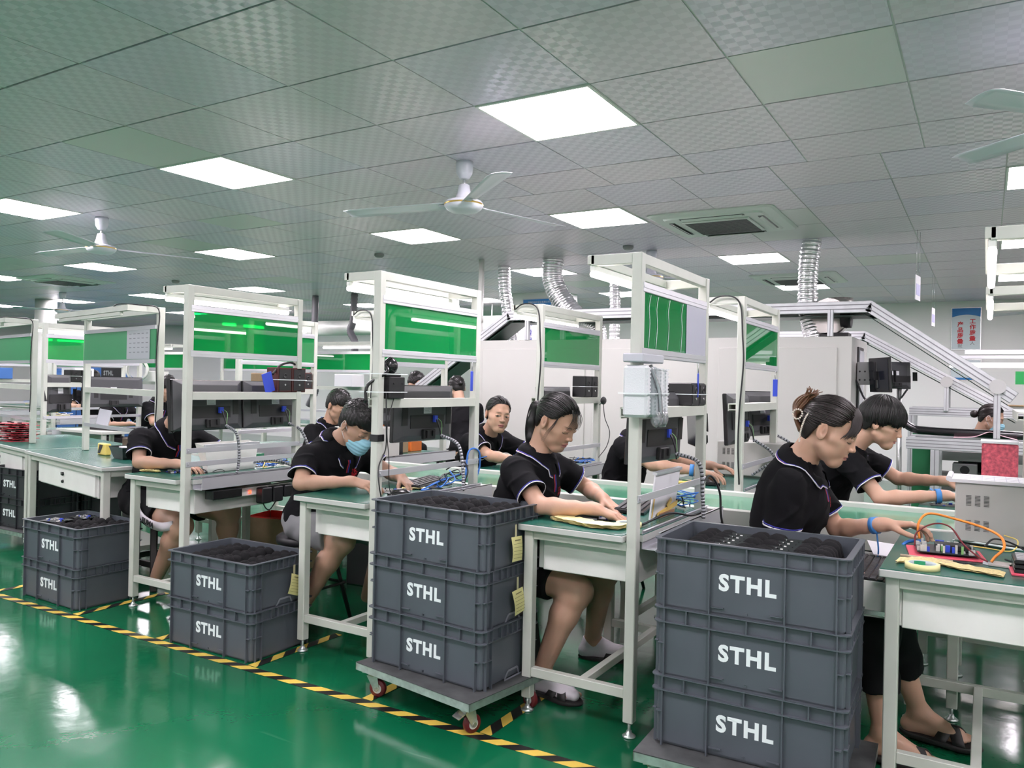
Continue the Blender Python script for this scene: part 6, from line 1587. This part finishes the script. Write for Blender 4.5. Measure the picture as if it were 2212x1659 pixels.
for i, (x, y, z1) in enumerate(((XB[2]-.01, FY-.03, 1.79), (XB[1]-.02, FY-.03, 1.79), (XB[3]-.02, FY-.03, 1.79))):
    cable(['black lamp cable running down the far post left of the ponytail woman', 'black lamp cable down the far post behind the masked man', 'black lamp cable down the far post between foam and claw clip woman'][i],
          [(x-.17, y-.0, z1-.02), (x-.12, y, z1+.01), (x-.04, y, z1+.005), (x+.0, y-.0, z1-.05), (x+.012, y, z1-.2), (x+.02, y, z1-.35), (x+.004, y, z1-.6), (x+.0, y, z1-.8), (x+.01, y, z1-1.0)], .0045)
# ================================================================= THINGS ON THE TABLES
TZ = .7507
def mouse(label, x, y, rz, m_=blackg_m):
    t = empty('mouse', label, 'mouse', (x, y, TZ), rz, 'computer mice on the benches')
    mb = MB(); n = 12; vs = []; fs = []
    for i in range(n+1):
        u = i/n; w_ = .031*(math.sin(math.pi*(.12+.80*u)))**.5; hh_ = .034*(math.sin(math.pi*(.10+.75*u)))**.8
        for j in range(9): a = math.pi*j/8; vs.append((-.055+.11*u, -math.cos(a)*w_, math.sin(a)*hh_))
    for i in range(n):
        for j in range(8): q = i*9+j; fs.append((q, q+9, q+10, q+1))
    mb.add(vs, fs, 0, True); part('shell', mb, m_, t); mb = MB(); mb.cyl((.028, -.004, .027), (.028, .004, .027), .007, n=10); part('scroll_wheel', mb, grey_m, t)
    mb = MB(); mb.tube(smooth_curve([(.055, 0, .008), (.09, .01, .004), (.13, -.02, .02), (.17, .02, .004)], 6), .002, 5); part('cord', mb, black_m, t)
mouse('black mouse on the masked man\'s bench beside the post', -2.30-.13, 3.02, .9); mouse('black mouse under the rails of the twin monitor bench', XB[1]-.19, 2.98, 1.2)
mouse('black mouse on the far bench by the staring woman\'s hands', -2.66, 4.46, .5)
def scanner(label, x, y, rz):
    t = empty('scanner', label, 'scanner', (x, y, TZ), rz); mb = MB(); vs = [(-.06, -.03, 0), (.06, -.035, 0), (.06, .035, 0), (-.06, .03, 0), (-.055, -.02, .02), (.01, -.024, .048), (.01, .024, .048), (-.055, .02, .02), (.06, -.028, .022), (.06, .028, .022)]
    mb.add(vs, [(0, 3, 2, 1), (4, 5, 6, 7), (5, 8, 9, 6), (0, 1, 8, 5), (0, 5, 4), (3, 7, 6), (3, 6, 9, 2), (1, 2, 9, 8), (0, 4, 7, 3)]); part('body', mb, black_m, t, bevel=.004)
scanner('black wedge shaped scanner by the ponytail woman\'s right hand', -1.42, 2.97, .5)
def keyboard(label, x, y, rz, z=TZ):
    t = empty('keyboard', label, 'keyboard', (x, y, z), rz, 'black keyboards'); mb = MB(); mb.box((0, 0, .011), (.14, .42, .018), 0, rotm(0, .06, 0), .004); part('base', mb, blackg_m, t)
    mb = MB()
    for i in range(5):
        for j in range(19): mb.box((-.048+.023*i, -.195+.0215*j, .024-.0015*i), (.017, .0175, .006), 0, None)
    part('keys', mb, mat('key plastic', (.035, .035, .038), .4), t); return t
keyboard('black keyboard at the far end of the masked man\'s bench', -2.60, 3.44, .25)
keyboard('black keyboard on the far bench by the beige instrument', -1.42, 4.62, .35)
keyboard('black keyboard under the ponytail woman\'s left hand', -1.36, 3.40, .2)
def tape_roll(label, x, y, rz, z=TZ, m_=yelc_m, r=.05):
    t = empty('tape_roll', label, 'tape', (x, y, z), rz, 'rolls of yellow tape'); mb = MB(); mb.lathe([(r*.8, 0), (r, 0), (r, .018), (r*.8, .018)], 36); part('tape', mb, m_, t)
    mb = MB(); mb.lathe([(r*.8, .018), (r*.76, .018), (r*.76, 0), (r*.8, 0)], 36); part('core', mb, mat('core card pale', (.5, .58, .6), .6), t)
    mb = MB(); n = 6; vs = []
    for i in range(n+1): a = 1.1+.9*i/n; vs += [(r*.757*math.cos(a), r*.757*math.sin(a), .002), (r*.757*math.cos(a), r*.757*math.sin(a), .016)]
    mb.add(vs, [(2*i, 2*i+1, 2*i+3, 2*i+2) for i in range(n)]); part('core_label', mb, mat('green core label', (.03, .35, .15), .5), t)
tape_roll('flat yellow tape roll on the right bench next to its corner', -.165, 2.80, .3); tape_roll('pale yellow tape roll by the post of the ponytail woman\'s bench', -1.20, 2.92, 0)
tape_roll('yellow tape roll on the far bench beside a blue wrist strap', -1.50, 4.45, 0, m_=yel_m)
def strip(label, pts, w, m_, z=TZ+.001, cat='labels', layers=3):
    t = empty('label_strip', label, cat, (pts[0][0], pts[0][1], z)); r = random.Random(3); o = np.array((pts[0][0], pts[0][1]))
    for k in range(layers):
        P_ = smooth_curve([(p[0]-o[0], p[1]-o[1], 0) for p in pts], 7); mb = MB(); vs = []
        d = nrm(P_[-1]-P_[0]); nn = np.array((-d[1], d[0], 0))
        for i, p in enumerate(P_): zz = .002+k*.004+.003*abs(math.sin(i*1.3+k)); vs += [p-nn*w*(.5+.06*math.sin(i+k))+np.array((0, 0, zz)), p+nn*w*(.5+.06*math.sin(i*1.7+k))+np.array((0, 0, zz+.001))]
        mb.add(vs, [(2*i, 2*i+1, 2*i+3, 2*i+2) for i in range(len(P_)-1)]); part('sheet', mb, m_[k % len(m_)], t)
lab_m = mat('label strip with orange print', (.80, .66, .30), .6, noise=.35, nscale=140)
strip('long strip of yellow labels lying behind the tape roll on the right bench', [(-.24, 2.86), (-.16, 2.92), (-.06, 2.87), (.055, 2.83)], .070, [yelc_m, lab_m], layers=2)
strip('folded yellow label strip at the front edge of the ponytail woman\'s bench', [(-1.51, 2.90), (-1.40, 2.86), (-1.30, 2.83), (-1.19, 2.86)], .085, [yelc_m], layers=4)
strip('small crumpled yellow labels at the corner of the twin monitor bench', [(-4.17, 2.83), (-4.12, 2.86), (-4.06, 2.87)], .035, [yelc_m], layers=3)
strip('yellow labels by the masked man\'s fingers', [(-2.56, 3.20), (-2.50, 3.26), (-2.44, 3.30)], .035, [yelc_m], layers=2)
def pen(label, a, b, m1, m2, z=TZ+.006):
    t = empty('pen', label, 'pen', (a[0], a[1], z)); mb = MB(); d = np.array((b[0]-a[0], b[1]-a[1], 0)); mb.cyl((0, 0, 0), d*.7, .0045, n=10); part('barrel', mb, m1, t); mb = MB(); mb.tube([d*.7, d*.9, d], [.0045, .004, .001], 10); part('tip', mb, m2, t)
pen('white and black pen lying beside the yellow label strip', (-1.455, 2.93), (-1.31, 2.97), paper_m, black_m)
pen('wooden brush lying in front of the open circuit board at right', (-.24, 2.955), (-.02, 2.945), mat('brush wood', (.55, .42, .30), .5), black_m)
pen('thin tweezer lying behind the label strip at right', (-.12, 2.905), (-.03, 2.90), mat('brush wood', (.55, .42, .30), .5), steel_m)
# boards under hands
board('circuit board under the masked man\'s hands', (-2.55, 3.10, TZ), .3, 'circuit boards being assembled', scale=1.15)
board('circuit board under the ponytail woman\'s hands', (-1.32, 3.06, TZ), .2, 'circuit boards being assembled', scale=1.2)
board('circuit board at the front of the twin monitor bench', (-4.03, 2.95, TZ), -.2, 'circuit boards being assembled', scale=1.0)
board('circuit board under the bowl-haired man\'s hands', (-.16, 4.46, TZ), .1, 'circuit boards being assembled', scale=1.0)
board('circuit board on the far bench under the staring woman\'s hands', (-2.62, 4.62, TZ), .4, 'circuit boards being assembled', scale=.9)
t = empty('circuit_assembly', 'open circuit board on a pink tray with orange and dark red cables plugged in', 'circuit board', (-.10, 3.10, TZ), math.radians(8))
mb = MB(); mb.bb(-.13, .10, -.10, .09, 0, .006, 0, .002); part('tray', mb, pinkred_m, t)
mb = MB(); mb.bb(-.105, .08, -.08, .08, .014, .017); part('board', mb, pcbd_m, t)
mb = MB(); mb.bb(-.045, .06, -.03, .03, .017, .038, 1, .003); r3 = random.Random(9)
for k in range(34): x, y = r3.uniform(-.1, .075), r3.choice([-1, 1])*r3.uniform(.035, .075); s_ = r3.uniform(.003, .007); mb.bb(x-s_, x+s_, y-s_, y+s_, .017, .017+r3.uniform(.006, .028), r3.choice([0, 0, 2, 3]))
part('components', mb, [chip_m, black_m, mat('green component', (.2, .45, .15), .5), bluetag_m], t)
cable('flat orange cable arching from the open circuit board to the small drive', [(-.195, 3.13, .79), (-.20, 3.14, .84), (-.17, 3.17, .875), (-.09, 3.17, .865), (.0, 3.12, .85), (.045, 3.06, .835), (.055, 3.0, .81), (.03, 2.98, .78), (.02, 2.97, .765)], .0045, orange_m, n=5)
cable('dark red cable arching over the open circuit board', [(-.205, 3.06, .775), (-.20, 3.07, .82), (-.15, 3.09, .852), (-.10, 3.08, .848), (-.06, 3.05, .80), (-.02, 3.0, .775), (.01, 2.97, .765)], .003, mat('dark red wire', (.16, .01, .015), .4), n=6)
cable('thin yellow wire looping behind the open circuit board', [(-.17, 3.30, .76), (-.08, 3.25, .765), (.0, 3.20, .77), (.08, 3.22, .765), (.10, 3.30, .79), (.06, 3.33, .80)], .0022, yel_m)
cable('black wire looping right of the orange cable', [(-.0, 3.10, .79), (.03, 3.13, .815), (.09, 3.14, .80), (.14, 3.12, .765), (.10, 3.05, .757), (.06, 3.09, .757)], .003)
cable('white cable lying behind the open circuit board', [(-.10, 3.38, .757), (-.02, 3.34, .762), (.08, 3.30, .762), (.2, 3.28, .757)], .004, white_m)
cable('blue cable hanging from the corner of the right bench', [(-.19, 3.27, .76), (-.245, 3.22, .755), (-.275, 3.16, .70), (-.285, 3.14, .62)], .006, blue_m)
t = empty('small_drive', 'small flat metal drive at the end of the orange cable', 'drive', (.065, 3.0, TZ), -.15); mb = MB(); mb.bb(-.05, .05, -.033, .033, 0, .008, 0, .002); part('case', mb, mat('pale metal case', (.6, .55, .52), .35, metal=.3), t); mb = MB(); mb.bb(-.066, -.05, -.02, .0, .001, .008); part('plug', mb, paper_m, t)
t = empty('component_tray', 'stack of black trays with silver chips on a pink tray, right picture edge', 'tray', (.145, 2.93, TZ), .04); mb = MB(); mb.bb(-.075, .1, -.07, .07, 0, .008, 0, .002); part('pink_tray', mb, pinkred_m, t)
for k in range(3):
    mb = MB(); mb.bb(-.068, .095, -.062, .062, .008+k*.014, .020+k*.014, 0, .002); part('black_tray', mb, blackg_m, t)
mb = MB()
for i in range(4):
    for j in range(4): mb.bb(-.060+.038*i, -.030+.038*i, -.055+.029*j, -.034+.029*j, .048, .053)
part('chip', mb, mat('chip grey', (.4, .4, .42), .4), t)
# beige instrument at right
def instrument(label, x, y, rz, w, d, h, z=TZ, vents=True, grp='beige instrument boxes'):
    t = empty('instrument', label, 'instrument', (x, y, z), rz, grp); mb = MB(); mb.bb(0, w, 0, d, .012, h, 0, .004); part('casing', mb, beige_m, t)
    mb = MB()
    if vents:
        for gx in range(3):
            for gz in range(2):
                for k in range(8): mb.bb(.035+.028*gx, .052+.028*gx, -.0015, .001, h*.24+gz*h*.40+k*.0050, h*.24+gz*h*.40+k*.0050+.002)
    part('vent_slots', mb, mat('dark slot', (.03, .035, .035), .4), t)
    mb = MB(); 
    for a in (.03, w-.03):
        for b_ in (.03, d-.03): mb.cyl((a, b_, 0), (a, b_, .012), .012, n=12)
    part('foot', mb, black_m, t); return t
instrument('large beige instrument box with slotted vents under a paper booklet at right', -.095, 3.34, 0, .50, .24, .225)
t = empty('booklet', 'open printed paper booklet lying on the beige instrument at right', 'booklet', (-.10, 3.34, .977)); mb = MB(); mb.bb(-.015, .48, -.01, .22, 0, .012, 0); mb.tube([(-.016, -.008, .012), (-.016, .22, .012)], .010, 10); 
for k in range(11): mb.bb(.05+.038*k, .052+.038*k, .0, .2, .0121, .0126, 1)
for k in range(3): mb.bb(.02, .46, .03+.06*k, .032+.06*k, .0121, .0126, 1)
part('pages', mb, [paper_m, mat('faint grid print', (.5, .48, .58), .7)], t)
instrument('beige instrument box between the twin monitors and the masked man', -3.60-.42, 3.62+.62, 0, .36, .3, .22)
instrument('beige instrument box on the far right bench below the pair of monitors', -1.46, 4.98, .0, .40, .28, .22)
t = empty('wrapped_block', 'block wrapped in pink bubble plastic behind the right instrument', 'package', (-.02, 4.74, TZ)); mb = MB(); mb.bb(0, .16, 0, .22, 0, .30, 0, .008); part('block', mb, mat('pink bubble wrap', (.75, .13, .18), .3, noise=.5, nscale=60, bump=1.0, bscale=90), t); mb = MB(); mb.bb(-.005, .165, -.002, .22, .30, .31); part('lid', mb, paper_m, t)
monitor('black monitor edge cut by the right picture edge', .20, 3.10, 1.0, .46, .34, rz=.15, tilt=-.06, cable=False)
# open drawer of bench 4
t = empty('open_drawer', 'pulled out white drawer with keyboard inside, left of the right bench', 'drawer', (XB[4]-.46, PY, 0))
mb = MB(); mb.bb(-.16, .03, .10, .62, .555, .558); mb.bb(-.16, .03, .10, .104, .555, .675); mb.bb(-.16, .03, .616, .62, .555, .675); mb.bb(-.166, -.16, .09, .63, .545, .690, 0, .002); mb.bb(-.16, .03, .094, .1, .565, .58, 1); part('tray', mb, [frame2_m, steel_m], t)
keyboard('black keyboard lying in the pulled out drawer at right', XB[4]-.46-.07, PY+.34, .0, z=.655)
mb = MB(); mb.bb(-.05, .05, -.07, .07, 0, .003); o = part('paper_label', mb, paper_m); o.location = (-.33, 3.36, .695); o.rotation_euler = (.2, .1, .3); tag(o, 'curved white label sheet on the keyboard in the drawer', 'paper')
# angled document stands / trays on bench 1 and 3
t = empty('plastic_bin', 'tilted white plastic document bin behind the rails of the twin monitor bench', 'bin', (-3.87, 3.21, TZ), 0)
mb = MB(); vs = [(-.02, -.17, 0), (-.02, .17, 0), (-.07, .19, .17), (-.07, -.20, .17), (.015, -.17, 0), (.015, .17, 0), (.02, .19, .155), (.02, -.20, .155)]
mb.add(vs, [(0, 1, 2, 3), (4, 7, 6, 5), (0, 4, 5, 1), (0, 3, 7, 4), (1, 5, 6, 2)]); part('shell', mb, frame2_m, t, bevel=.003); mb = MB(); mb.bar((.022, -.205, .158), (.022, .195, .158), .012, .014); part('rim', mb, alu_m, t)
t = empty('document_stand', 'tilted white document panel with yellow tape behind the ponytail woman\'s post', 'stand', (-1.17, 3.24, TZ), 0)
mb = MB(); R = rotm(0, .12, 0); mb.box((.0, 0, .10), (.006, .30, .19), 0, R); part('panel', mb, paper_m, t); mb = MB(); mb.box((.0+.012, 0, .197), (.02, .31, .012), 0, R); part('clip_rail', mb, alu_m, t)
mb = MB(); mb.box((.002, .03, .03), (.003, .24, .022), 0, R @ rotm(.12)); mb.box((.006, .04, .055), (.003, .05, .02), 0, R @ rotm(.6)); mb.box((-.004, -.13, .05), (.003, .015, .08), 0, R); part('tape_piece', mb, mat('amber tape', (.75, .50, .12), .4), t)
mb = MB(); mb.box((.004, .02, .012), (.003, .18, .02), 0, R); part('printed_strip', mb, mat('brown print', (.30, .16, .10), .6), t)
# cable tangles
def tangle(label, x, y, z, n, seed, cols, sx=.12, sy=.15, sz=.05, r=.003):
    t = empty('cable_tangle', label, 'cables', (x, y, z), 0, 'tangled cables at the bench ends'); g = random.Random(seed)
    for i in range(n):
        p = [(g.uniform(-sx, sx), g.uniform(-sy, sy), abs(g.uniform(.003, sz))) for _ in range(4)]; mb = MB(); mb.tube(smooth_curve(p, 7), r*g.uniform(.7, 1.3), 6); part('wire', mb, cols[i % len(cols)], t)
tangle('blue and black cable tangle behind the twin monitor bench rails', -3.86, 3.53, TZ+.002, 12, 1, [black_m, blue_m, mat('violet wire', (.10, .05, .25), .5), black_m, blue_m, yel_m], .07, .12)
tangle('tangle of blue and black cables at the end of the masked man\'s bench', -2.40, 3.34, TZ+.002, 9, 2, [black_m, blue_m, black_m], .06, .16, .09)
tangle('blue and black cable tangle at the end of the ponytail woman\'s bench', -1.20, 3.48, TZ+.002, 12, 3, [blue_m, black_m, blue_m, black_m], .10, .12, .08)
tangle('small blue and black cable tangle on the far bench corner by the webcam', -2.42, 5.0, TZ+.002, 7, 4, [blue_m, black_m], .08, .1, .05)
cable('black curved cable with plug over the tray of the masked man', [(-2.40, 3.36, .85), (-2.33, 3.40, .90), (-2.29, 3.40, .85), (-2.285, 3.36, .78), (-2.28, 3.35, .70)], .004)
cable('blue network cable looping over the rail by the staring woman', [(-2.33, 3.44, .82), (-2.34, 3.47, .93), (-2.34, 3.52, .955), (-2.34, 3.58, .93), (-2.35, 3.60, .85), (-2.36, 3.58, .78)], .005, blue_m)
cable('thin pale blue cord from the staring woman\'s wrist strap', [(-2.69, 4.50, .83), (-2.75, 4.42, .84), (-2.85, 4.36, .81), (-2.92, 4.34, .77)], .003, blue_m)
cable('black cable hanging down in front of the ponytail bench end', [(-1.05, 3.36, .88), (-1.03, 3.42, .92), (-1.0, 3.46, .85), (-.99, 3.46, .74), (-.97, 3.5, .60)], .005)
cable('black cable across the ponytail bench tray edge', [(-1.16, 2.95, .757), (-1.10, 3.10, .79), (-1.04, 3.2, .775), (-1.02, 3.32, .78)], .005)
# power strip and adapter under bench 1
t = empty('power_strip', 'white power strip with glowing red switch and black adapters on the twin monitor bench', 'power strip', (XB[1]+.022, PY+.28, .655)); mb = MB(); mb.bb(0, .035, 0, .52, -.03, .02, 0, .005); part('housing', mb, frame2_m, t)
mb = MB(); mb.bb(.036, .040, .10, .115, -.015, .0); part('switch_light', mb, led_red, t, label='glowing red switch')
for k in range(3): mb = MB(); mb.bb(.036, .095, .15+.085*k, .225+.085*k, -.075+.02*(k == 2), .015, 0, .006); part('adapter', mb, black_m, t)
mb = MB(); mb.tube(smooth_curve([(.06, .18, -.07), (.07, .20, -.11), (.06, .24, -.12), (.06, .28, -.08)], 6), .004, 6); part('cord', mb, black_m, t)
t = empty('drive_box', 'flat black box hanging under the tray of the twin monitor bench', 'box', (XB[1]+.05, PY+.10, .655)); mb = MB(); mb.bb(-.02, .05, -.0, .20, -.02, .03, 0, .004); part('case', mb, blackg_m, t)
# items on desk
t = empty('tape_dispenser', 'yellow and black tape dispenser on the drawer desk', 'dispenser', (-5.25, 3.28, TZ), -.2); mb = MB(); mb.box((0, 0, .04), (.14, .04, .08), 0, None, .006); part('body', mb, yel_m, t); mb = MB(); mb.add([(-.065, -.0215, .01), (-.02, -.0215, .01), (.03, -.0215, .072), (-.03, -.0215, .072)], [(0, 1, 2, 3)]); part('stripe', mb, black_m, t)
t = empty('parts_box', 'small dark wooden box with a rubber band on the drawer desk', 'box', (-5.12, 3.40, TZ), -.2); mb = MB(); mb.box((0, 0, .06), (.11, .09, .12), 0, None, .004); part('body', mb, mat('brown box', (.10, .07, .05), .6), t); mb = MB(); mb.tube(smooth_curve([(.06, -.05, 0), (.075, -.05, .06), (.06, -.05, .12)], 6), .003, 6); part('band', mb, mat('rubber tan', (.45, .35, .2), .6), t)
t = empty('black_bin', 'black faceted tray bin with white strips on the drawer desk', 'bin', (-4.92, 3.24, TZ), -.2); mb = MB(); a = [(-.08, -.06, 0), (.07, -.06, 0), (.08, .06, 0), (-.08, .06, 0), (-.12, -.08, .08), (.11, -.08, .08), (.13, .08, .08), (-.12, .08, .08)]
mb.add(a, [(0, 3, 2, 1), (0, 1, 5, 4), (1, 2, 6, 5), (2, 3, 7, 6), (3, 0, 4, 7)]); part('bin', mb, blackg_m, t); mb = MB(); mb.box((.02, 0, .07), (.14, .08, .02)); mb.bar((.05, 0, .08), (.15, .03, .16), .02, .003); part('paper_strips', mb, paper_m, t)
for i, (x, y, dz, rz) in enumerate(((-5.0, 3.94, 0, .2), (-4.9, 3.92, .006, -.2), (-4.78, 3.95, .012, .5))):
    mb = MB(); mb.bb(-.12, .12, -.09, .09, 0, .005); o = part('paper_sheet', mb, paper_m); o.location = (x, y, TZ+dz+.004); o.rotation_euler = (0, 0, rz); tag(o, ['lowest loose white sheet on the table behind the drawer desk', 'middle loose white sheet on the table behind the drawer desk', 'topmost loose white sheet on the table behind the drawer desk'][i], 'paper', 'papers behind the drawer desk')
mb = MB(); mb.bb(-5.7, -4.6, 3.76, 4.12, .725, .7495, 0); mb.bb(-5.7, -4.6, 3.755, 3.76, .68, .75, 1); mb.bb(-5.68, -5.64, 3.8, 3.84, 0, .725, 1); mb.bb(-4.66, -4.62, 3.8, 3.84, 0, .725, 1); o = part('side_table', mb, [conv_m, convs_m]); tag(o, 'green topped side table behind the drawer desk', 'table')
t = empty('calendar_card', 'grey printed card on a black stand behind the drawer desk', 'card', (-7.3, 4.55, .80), .1); mb = MB(); mb.box((0, 0, .10), (.17, .006, .15), 0, rotm(-.2, .1, 0)); part('card', mb, mat('grey print sheet', (.42, .43, .47), .6), t); mb = MB(); mb.bb(-.2, .25, -.05, .15, -.02, .0); part('stand', mb, black_m, t)
mb = MB(); mb.bb(-7.75, -7.0, 4.35, 4.85, .755, .778, 0); mb.bb(-7.73, -7.70, 4.37, 4.40, 0, .755, 0); mb.bb(-7.05, -7.02, 4.37, 4.40, 0, .755, 0); mb.bb(-7.05, -7.02, 4.80, 4.83, 0, .755, 0); mb.bb(-7.73, -7.70, 4.80, 4.83, 0, .755, 0); o = part('small_table', mb, convs_m); tag(o, 'small pale table under the grey printed card at left', 'table')
# red boards at left edge
for k in range(9):
    mb = MB(); mb.bb(-.14, .14, -.10, .10, 0, .004, 0); r3 = random.Random(k)
    for q in range(9): x, y = r3.uniform(-.12, .12), r3.uniform(-.09, .09); mb.bb(x-.012, x+.012, y-.01, y+.01, .004, .013, 1+q % 2)
    o = part('red_circuit_board', mb, [pcbr_m, chip_m, black_m]); o.location = (-6.86-.02*(k % 3), 3.52+.02*(k % 2), TZ+.0175*k); o.rotation_euler = (0, 0, .2*(k % 3)-.15)
    tag(o, '%s red circuit board in the pile at the left picture edge, counted from the bottom' % ('first second third fourth fifth sixth seventh eighth ninth'.split()[k]), 'circuit board', 'red circuit boards piled at the left edge')
# far bench boxes
for lb, x, y, sx, sy, sz, m_ in (('long orange plastic box on the bench behind the masked man', -4.05, 5.05, .30, .14, .10, orangebox_m), ('small cardboard box right of the orange one', -3.93, 4.86, .12, .10, .09, card_m), ('black printed box right of the cardboard one', -3.84, 4.62, .14, .20, .12, blackg_m), ('upright orange bracket behind the masked man\'s post', -4.12, 4.85, .06, .06, .26, orangebox_m)):
    mb = MB(); mb.box((0, 0, sz/2), (sx, sy, sz), 0, None, .004); o = part('box', mb, m_); o.location = (x, y, TZ); tag(o, lb, 'box', 'boxes on the bench behind the masked man')
# cardboard box with red liner
t = empty('cardboard_box', 'cardboard box lined with red plastic on the floor left of the masked man', 'box', (-4.16, 3.90, 0), .25)
mb = MB()
for s in (-1, 1): mb.bb(s*.19-.003, s*.19+.003, -.14, .14, 0, .36); mb.bb(-.19, .19, s*.14-.003, s*.14+.003, 0, .36)
mb.bb(-.19, .19, -.14, .14, 0, .006); part('carton', mb, card_m, t); mb = MB(); mb.bb(-.18, .18, -.13, .13, .30, .315); 
for s in (-1, 1): mb.bb(s*.184-.002, s*.184+.002, -.13, .13, .3, .368); mb.bb(-.18, .18, s*.134-.002, s*.134+.002, .3, .368)
part('liner', mb, mat('red plastic liner', (.75, .04, .03), .4), t)
mb = MB(); mb.box((0, 0, .15), (.34, .3, .30), 0, None, .004); o = part('carton', mb, card_m); o.location = (-.98, 3.55, 0); tag(o, 'brown carton on the floor behind the ponytail bench post', 'box')
# stools
def stool(label, x, y, z, m_, wooden=False, rz=0, ring=True, r=.16):
    t = empty('stool', label, 'stool', (x, y, 0), rz, 'work stools'); mb = MB()
    if wooden: mb.box((0, 0, z-.02), (.32, .24, .04), 0, None, .008)
    else: mb.lathe([(0, z-.045), (r*.96, z-.045), (r, z-.03), (r, z-.01), (r*.92, z), (0, z)], 28)
    part('seat', mb, m_, t)
    for sx in (-1, 1):
        for sy in (-1, 1):
            mb = MB()
            if wooden: mb.bar((sx*.12, sy*.09, z-.04), (sx*.17, sy*.12, .0), .036, .036, ch=.004)
            else: mb.tube([(sx*.09, sy*.09, z-.045), (sx*.17, sy*.17, .0)], .011, 8)
            part('leg', mb, m_, t)
    mb = MB(); k = .145 if not wooden else .15; a = [(k, k*.8 if wooden else k), (-k, k*.8 if wooden else k), (-k, -(k*.8 if wooden else k)), (k, -(k*.8 if wooden else k))]
    zz = .20 if not wooden else .16
    for i in range(4): p, q = a[i], a[(i+1) % 4]; (mb.cyl((p[0], p[1], zz), (q[0], q[1], zz), .008, n=8) if not wooden else mb.bar((p[0], p[1], zz), (q[0], q[1], zz), .02, .035))
    part('foot_rest', mb, m_, t); return t
stool('dark plastic stool under the ponytail woman', -1.93, 3.12, .46, stool_m, True); stool('black round stool under the masked man', -3.14, 3.12, .47, black_m)
stool('dark plastic stool under the hidden worker in shorts', -4.48, 3.14, .46, stool_m, True); stool('black round stool under the woman with the claw clip', -.80, 3.12, .52, black_m)
stool('black round stool under the bowl-haired man', -.88, 4.68, .48, black_m); stool('black round stool under the staring woman', -3.24, 4.72, .45, black_m); stool('black round stool under the worker behind the packing foam', -2.05, 4.68, .45, black_m)
t = empty('computer_case', 'black computer case on the floor behind the masked man\'s stool', 'computer', (-3.30, 3.95, 0), .1); mb = MB(); mb.bb(-.22, .22, -.09, .09, 0, .40, 0, .005); part('case', mb, black_m, t); mb = MB(); mb.bb(.221, .223, -.06, .06, .12, .28); part('vent_grille', mb, grey_m, t)
# background blue cabinet, shelves, rows
mb = MB(); mb.bb(-17.1, -14.3, 9.2, 9.7, 0, 1.46, 0, .01); 
for x in (-16.4, -15.7, -15.0): mb.bb(x-.005, x+.005, 9.19, 9.2, .1, 1.4, 1)
o = part('blue_cabinet', mb, [bluecab_m, black_m]); tag(o, 'row of blue cabinets far behind at left', 'cabinet')
t = empty('monitor', 'black monitor with grey lettering on the far left shelf', 'monitor', (-11.84, 7.5, 1.25)); mb = MB(); mb.bb(-.30, .30, 0, .03, 0, .18, 0, .004); part('screen', mb, black_m, t); text('lettering', 'STHL', .10, mat('grey lettering', (.35, .38, .38), .5), t, (-.10, -.003, .09), (math.pi/2, 0, 0), bold=.003)
t = empty('desk_fan', 'round white fan head far behind at left', 'fan', (-11.2, 7.5, 1.40), .5); mb = MB(); mb.lathe([(.15, -.03), (.17, -.03), (.17, .03), (.15, .03)], 28, R=rotm(math.pi/2)); part('ring', mb, frame2_m, t); mb = MB(); mb.lathe([(0, -.02), (.05, -.02), (.13, .01)], 20, R=rotm(math.pi/2)); part('grille', mb, mat('pale grille', (.45, .46, .48), .5), t)
# background bench rows at left
bgs = ((-9.7, 5.4, 'third'), (-12.2, 5.6, 'fourth'), (-10.6, 7.9, 'fifth'), (-8.4, 8.1, 'sixth'), (-13.6, 8.1, 'seventh'), (-6.6, 7.9, 'eighth'))
for i, (x, y, nm) in enumerate(bgs):
    bench('workbench', 'distant workbench %s at left' % ('left of the hanging black monitor, second row', 'cut by the left edge, second row', 'before the blue cabinets', 'behind the white air pipe end', 'behind the round column', 'behind the hair slide worker')[i] , x, y, rz=math.pi/2 if i >= 2 else 0, W=.6, D=1.6 if i >= 2 else .9, group='distant workbenches at left', lamp=(i % 3 != 1), drawer=None, over=.25)
for i, (x, y) in enumerate(((-9.9, 5.6), (-12.4, 5.9), (-11.2, 7.6), (-9.0, 7.8), (-7.2, 7.6), (-14.5, 7.8))):
    tangle('small parts and cables on the %s distant bench' % ('third', 'fourth', 'fifth', 'sixth', 'eighth', 'seventh')[i], x, y, .76, 8, 10+i, [black_m, paper_m, blue_m, yelc_m], .15, .2, .07, .006)
    mb = MB(); mb.bb(-.15, .15, -.12, .12, 0, .16, 0, .005); o = part('storage_box', mb, [paper_m, bluecab_m, frame2_m, card_m][i % 4]); o.location = (x+.1, y+.15, 1.225); tag(o, '%s storage box on a distant left shelf' % ('white', 'blue', 'pale', 'brown', 'paper white', 'light blue')[i], 'box', 'storage boxes on distant shelves')
